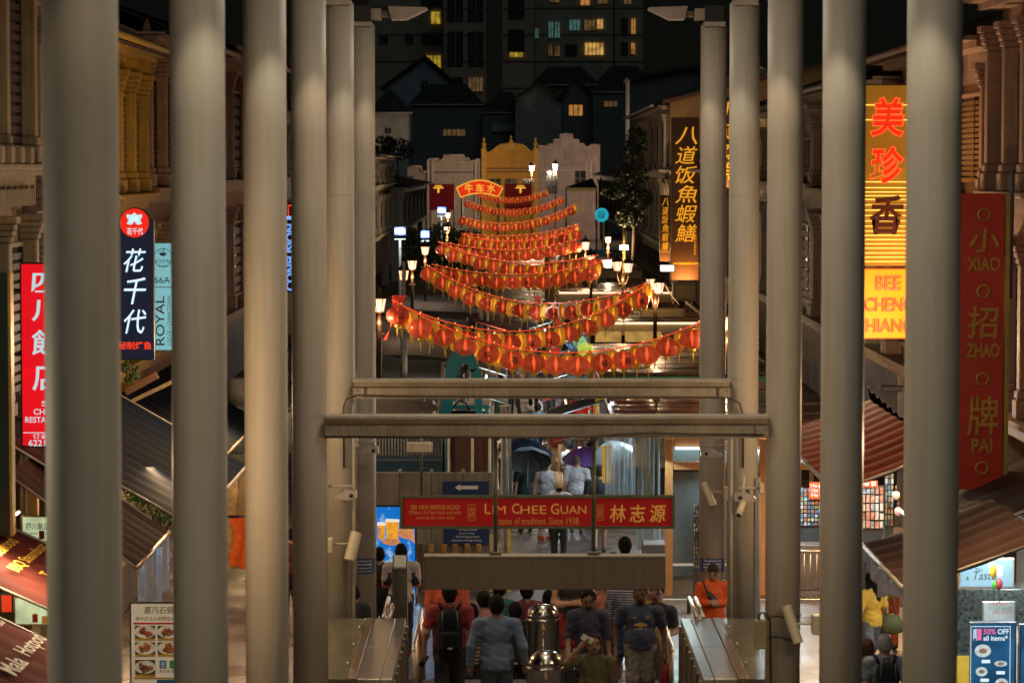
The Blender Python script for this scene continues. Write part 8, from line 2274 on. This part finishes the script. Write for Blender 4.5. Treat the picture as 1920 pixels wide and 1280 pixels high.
o3 = person('person in black half hidden by the farthest left column', 711, 47.3, 1.68, 0.0, (0.012, 0.012, 0.014), (0.03, 0.03, 0.03), skin=TAN1, res=0.02)
o4 = person('person hidden behind the left columns with a dark sleeve showing', 664, 43.5, 1.60, 0.0, (0.012, 0.012, 0.014), (0.03, 0.03, 0.03), skin=BR3, res=0.024)
h1 = person('person with dark hair just above the display box, right of its rod', 1172, 47.0, 1.88, 0.0, (0.05, 0.05, 0.06), (0.03, 0.03, 0.04), skin=TAN1, res=0.018, hairstyle='thick')
h2 = person('shorter person left of the dark haired one above the display box', 1150, 46.2, 1.73, 0.0, (0.2, 0.1, 0.1), (0.03, 0.03, 0.04), skin=TAN1, res=0.018, hairstyle='thick', hair=(0.03, 0.015, 0.01))
# --- in the passage behind the red sign
w1 = person('person in a grey singlet facing the camera under a dark umbrella', 1025, 61.5, 1.74, pi, (0.32, 0.33, 0.36), (0.012, 0.02, 0.05), skin=TAN1, sleeve='none', armL=ARM_HOLD, res=0.017)
w2 = person('balding person in a pale grey t-shirt seen from behind in the passage', 1081, 62.5, 1.68, 0.0, (0.36, 0.37, 0.39), (0.10, 0.09, 0.08), skin=TAN1, hairstyle='thin', hair=(0.10, 0.08, 0.07), legs='shorts', res=0.017, build=1.1, stride=0.12)
w3 = person('person in a dark teal t-shirt seen from behind, right in the passage', 1124, 59.5, 1.78, 0.05, (0.012, 0.022, 0.028), (0.04, 0.04, 0.05), skin=TAN1, legs='shorts', res=0.017, build=1.12, stride=0.16, hair=(0.04, 0.035, 0.03), shoe=(0.05, 0.05, 0.06))
w4 = person('person in a green t-shirt under the purple umbrella', 1106, 64.5, 1.78, 0.0, (0.01, 0.13, 0.05), (0.03, 0.03, 0.03), skin=TAN1, res=0.02)
w5 = person('person with black trousers and a white shirt tail, carrying a red bag', 1048, 58.2, 1.62, 0.0, (0.5, 0.5, 0.5), (0.010, 0.011, 0.014), skin=TAN1, res=0.02, armL=ARM_OUT)
q = local(w5, (-0.32, 0.05, 0.55)); t = thing('shopping_bag', 'white plastic bag with red contents hanging from a hand in the passage', 'shopping bag', q)
b = MB(); b.lathe([(0.06, -0.16), (0.12, -0.12), (0.11, 0.02), (0.05, 0.14)], n=14, lobes=5, lobe=0.2); b.build('bag_body', M('white plastic bag', (0.55, 0.45, 0.4), 0.4), t); MB().lathe([(0.05, -0.15), (0.123, -0.10), (0.118, -0.02), (0.06, 0.02)], n=14).build('red_contents', M('red goods', (0.6, 0.06, 0.02), 0.5), t); MB().tube([(0.0, 0, 0.12), (0.02, 0, 0.22)], 0.012, 6).build('handles', m_white, t)
w6 = person('person in teal stooping under an umbrella at the left of the passage', 985, 63.0, 1.6, 0.2, (0.02, 0.05, 0.06), (0.02, 0.05, 0.05), skin=TAN1, res=0.022)
w7 = person('person stacking boxes at the stall edge', 1066, 66, 1.7, 0.8, (0.4, 0.38, 0.35), (0.05, 0.05, 0.06), skin=TAN1, res=0.024)
umbrella('dark blue umbrella at the left of the passage', 985, 822, 62.6, 0.62, (0.012, 0.025, 0.06), (0.25, 0.1))
umbrella('grey blue tilted umbrella left of the person in the singlet', 990, 838, 60.8, 0.5, (0.10, 0.14, 0.17), (-0.35, 0.5))
umbrella('purple umbrella over the person in green', 1098, 836, 63.5, 0.52, (0.14, 0.07, 0.30), (0.15, -0.12))
umbrella('grey green umbrella in front of the plastic curtains', 1148, 826, 61.2, 0.46, (0.20, 0.26, 0.26), (0.2, -0.35))
umbrella('red umbrella between the two beams', 1083, 750, 72, 0.55, (0.30, 0.012, 0.015), (0.0, 0.1))
umbrella('pale blue umbrella just above the far beam', 1080, 697, 78, 0.5, (0.18, 0.26, 0.33), (0.1, 0.0))
umbrella('grey umbrella left of the pale blue one', 1035, 690, 83, 0.5, (0.10, 0.12, 0.15), (0.1, 0.2))
# --- right gap
r1 = person('grey haired person with black backpack at the lower right, seen from behind', 1659, 37.9, 1.76, 0.05, (0.13, 0.16, 0.20), (0.05, 0.05, 0.06), skin=TAN1, hair=(0.26, 0.25, 0.24), res=0.0135, floor=0.0, build=1.08, py=1200)
backpack(r1, 'black backpack of the grey haired person', (0.016, 0.018, 0.022), 0.32, 0.48, 0.16, 0.92, (0.3, 0.3, 0.3))
r2 = person('person in magenta beside the grey haired one', 1626, 38.6, 1.60, 0.0, (0.32, 0.04, 0.13), (0.05, 0.04, 0.05), skin=TAN1, hairstyle='long', hair=(0.06, 0.03, 0.02), res=0.017, floor=0.0, py=1200)
r3 = person('person in a yellow top and shorts with grey jacket walking at the right', 1634, 44.5, 1.66, 0.5, (0.55, 0.28, 0.02), (0.12, 0.11, 0.10), skin=TAN1, hairstyle='long', legs='shorts', res=0.015, floor=0.0, stride=0.16, py=1150)
q = local(r3, (0.28, -0.12, 0.92)); t = thing('olive_bag', 'olive green shoulder bag of the person in yellow', 'bag', q); b = MB(); b.lathe([(0.05, -0.18), (0.17, -0.15), (0.19, -0.02), (0.12, 0.10), (0.05, 0.13)], n=16, lobes=6, lobe=0.15); b.build('bag_body', M('olive canvas', (0.10, 0.09, 0.02), 0.7), t).scale = (1, 0.6, 1); MB().tube([(-0.08, 0, 0.10), (-0.06, 0.02, 0.35), (0.04, 0.02, 0.40), (0.08, 0, 0.10)], 0.012, 6).build('strap', M('olive canvas', (0.10, 0.09, 0.02)), t)
r4 = person('person in orange trousers farther back at the right', 1668, 47.5, 1.64, 0.3, (0.35, 0.14, 0.03), (0.55, 0.10, 0.02), skin=TAN1, res=0.02, floor=0.0)
# --- left slit
l1 = person('person glimpsed in the slit between left columns', 545, 50.5, 1.60, 0.2, (0.10, 0.02, 0.03), (0.02, 0.02, 0.03), skin=TAN1, res=0.026)
l2 = person('person in dark clothes behind the clothes racks', 436, 60, 1.66, 0.9, (0.03, 0.03, 0.04), (0.02, 0.02, 0.03), skin=TAN1, res=0.026)
# --- the crowd farther down the street
CR_ = [(0.35, 0.35, 0.35), (0.05, 0.06, 0.08), (0.02, 0.10, 0.16), (0.30, 0.04, 0.03), (0.02, 0.02, 0.025), (0.38, 0.30, 0.2), (0.05, 0.14, 0.1), (0.12, 0.12, 0.14)]
NM_ = ['grey', 'slate', 'teal', 'red', 'black', 'beige', 'green', 'charcoal']
far_spots = [(948, 70), (978, 74), (1008, 77), (1046, 73), (1070, 80), (1100, 84), (938, 86), (965, 92), (1000, 96), (1030, 90), (1058, 99), (1085, 104), (1012, 110), (960, 108), (1040, 118), (990, 122)]
pl = ['left edge', 'left', 'middle', 'middle', 'right', 'right edge']
for k, (px_, y_) in enumerate(far_spots):
    person('distant person in %s in the crowd under the lanterns, %s by distance' % (NM_[k % 8], ORD[k] if k < 15 else 'farthest'), px_, y_, 1.58 + 0.03 * (k % 7), (0.0, pi, 0.6, 2.6)[k % 4], CR_[k % 8], CR_[(k * 3 + 4) % 8], skin=(TAN1, BR2)[k % 2], res=0.03, group='distant crowd', stride=0.1 * (k % 3), armL=(ARM_DOWN, ARM_BENT)[k % 2])
# ================================================================ DISPLAY TABLES ALONG THE PASSAGE AND SMALL THINGS
PALM = [(0.5, 0.05, 0.03), (0.55, 0.35, 0.05), (0.12, 0.3, 0.4), (0.5, 0.5, 0.48), (0.08, 0.2, 0.1), (0.35, 0.12, 0.25), (0.05, 0.05, 0.06), (0.6, 0.25, 0.05)]
def display_table(label, x, y, seed, side, canopy_col=None, lamp=None):
    r = random.Random(seed)
    t = thing('display_table', label, 'display table', (x, y, 0), group='display tables along the passage')
    MB().box(-0.45, -0.9, 0.70, 0.45, 0.9, 0.76, b=0.01).build('table_top', M('table board', (0.25, 0.2, 0.14), 0.6), t)
    for sx_ in (-0.4, 0.4):
        for sy in (-0.84, 0.84): MB().box(sx_ - 0.02, sy - 0.02, 0, sx_ + 0.02, sy + 0.02, 0.698).build('leg', m_steel, t)
    MB().box(side * 0.40, -0.9, 0.762, side * 0.44, 0.9, 2.2).build('back_panel', M('display back', (0.08, 0.07, 0.07), 0.6), t)
    for k in range(12):
        c = PALM[r.randrange(len(PALM))]; w = r.uniform(0.08, 0.16); h = r.uniform(0.06, 0.22)
        xx = r.uniform(-0.32, 0.2) * 1.0; yy = -0.75 + 0.136 * k
        MB().box(xx - w / 2, yy - 0.06, 0.762, xx + w / 2, yy + 0.06, 0.762 + h, b=0.01).build('goods_pack', M('goods ' + str(c), c, 0.45, vs=18, var=0.4), t)
    for k in range(8):
        c = PALM[r.randrange(len(PALM))]
        yy = -0.8 + 0.22 * k; z0 = r.uniform(1.2, 1.5)
        MB().box(side * 0.34, yy, z0, side * 0.395, yy + 0.17, z0 + r.uniform(0.35, 0.6), b=0.01).build('hanging_goods', M('goods ' + str(c), c, 0.45, vs=18, var=0.4), t)
    for sy in (-0.88, 0.88): MB().tube([(side * 0.42, sy, 0.76), (side * 0.42, sy, 2.6)], 0.02, 6).build('pole', m_polep, t)
    if canopy_col:
        b = MB()
        def fn(u, v): return (-side * 0.75 + side * 1.3 * u, -1.1 + 2.2 * v, 2.25 + 0.4 * u - 0.06 * sin(pi * v) + 0.02 * sin(v * 30))
        b.grid(fn, 6, 20); b.grid(lambda u, v: tuple(fn(u, v)[i] - (0.015 if i == 2 else 0) for i in range(3)), 6, 20)
        b.build('sunshade', M('shade ' + str(canopy_col), canopy_col, 0.6, vs=3), t, recalc=False)
    if lamp:
        MB().tube([(-side * 0.2, -0.5, 2.12), (-side * 0.2, 0.5, 2.12)], 0.025, 6).build('tube_light', m_tubec if lamp == 'c' else m_tubew, t)
        point('display_table_bulb', (x - side * 0.25, y - 0.9, 2.0), (0.8, 0.95, 1.0) if lamp == 'c' else (1.0, 0.7, 0.38), 55, 0.1)
tabs = [(1.55, 66.5, 1, 'c', (0.08, 0.12, 0.16)), (1.5, 71.5, 1, 'w', (0.25, 0.02, 0.02)), (1.5, 77.5, 1, 'c', (0.3, 0.3, 0.3)), (1.45, 84.5, 1, 'w', (0.04, 0.12, 0.2)), (1.4, 93, 1, 'w', (0.3, 0.04, 0.03)), (1.35, 103, 1, 'c', (0.2, 0.2, 0.2)),
        (-0.85, 70.5, -1, 'w', (0.05, 0.10, 0.16)), (-0.9, 80.0, -1, 'c', (0.28, 0.26, 0.22)), (-0.9, 90, -1, 'w', (0.04, 0.06, 0.1)), (-0.8, 101, -1, 'w', (0.2, 0.03, 0.03)), (1.1, 116, 1, 'w', (0.2, 0.2, 0.22)), (-0.6, 118, -1, 'c', (0.06, 0.10, 0.12))]
kl = kr = 0
for k, (x_, y_, s_, lm, cc) in enumerate(tabs):
    if s_ > 0: kr += 1; n_ = kr
    else: kl += 1; n_ = kl
    display_table('%s goods table along the %s side of the passage, counted from the red sign' % (ORD[n_ - 1], 'right' if s_ > 0 else 'left'), x_, y_, 50 + k, s_, cc, lm)
# hanging garments and bags under the right awnings, and paper lanterns at the souvenir stall
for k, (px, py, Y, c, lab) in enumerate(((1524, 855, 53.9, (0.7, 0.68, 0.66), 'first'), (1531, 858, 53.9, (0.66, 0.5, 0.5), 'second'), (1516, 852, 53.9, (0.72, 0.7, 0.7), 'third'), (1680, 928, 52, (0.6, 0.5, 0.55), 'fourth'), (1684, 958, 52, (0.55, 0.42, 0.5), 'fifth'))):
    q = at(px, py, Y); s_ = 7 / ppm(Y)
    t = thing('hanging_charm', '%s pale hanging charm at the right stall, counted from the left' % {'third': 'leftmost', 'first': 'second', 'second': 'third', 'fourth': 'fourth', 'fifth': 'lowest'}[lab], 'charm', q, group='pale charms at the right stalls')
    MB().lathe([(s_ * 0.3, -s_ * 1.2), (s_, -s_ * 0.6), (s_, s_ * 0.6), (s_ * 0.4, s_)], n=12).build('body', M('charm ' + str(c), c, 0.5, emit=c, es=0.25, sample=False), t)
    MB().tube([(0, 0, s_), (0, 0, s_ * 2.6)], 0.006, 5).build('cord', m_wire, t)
# red price flags among the passage stalls
for k, (px, py, Y, w_, h_) in enumerate(((1046, 600, 92, 14, 16), (1040, 650, 84, 18, 30), (1008, 560, 100, 12, 10))):
    q = at(px, py, Y); w_ /= ppm(Y); h_ /= ppm(Y)
    t = thing('price_flag', '%s red price flag hanging over the passage under the lanterns' % ('smaller', 'larger', 'farthest')[k], 'flag', q, group='red price flags')
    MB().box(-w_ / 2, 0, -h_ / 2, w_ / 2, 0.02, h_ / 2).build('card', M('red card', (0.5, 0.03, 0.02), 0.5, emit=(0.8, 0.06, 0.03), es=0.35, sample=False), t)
    text('$10', w_ * 0.7, h_ * 0.35, m_white, (0, -0.004, h_ * 0.1), t, off=0.01, ext=0.002)
    MB().tube([(0, 0.01, h_ / 2), (0, 0.01, h_ / 2 + 0.5)], 0.008, 5).build('cord', m_wire, t)
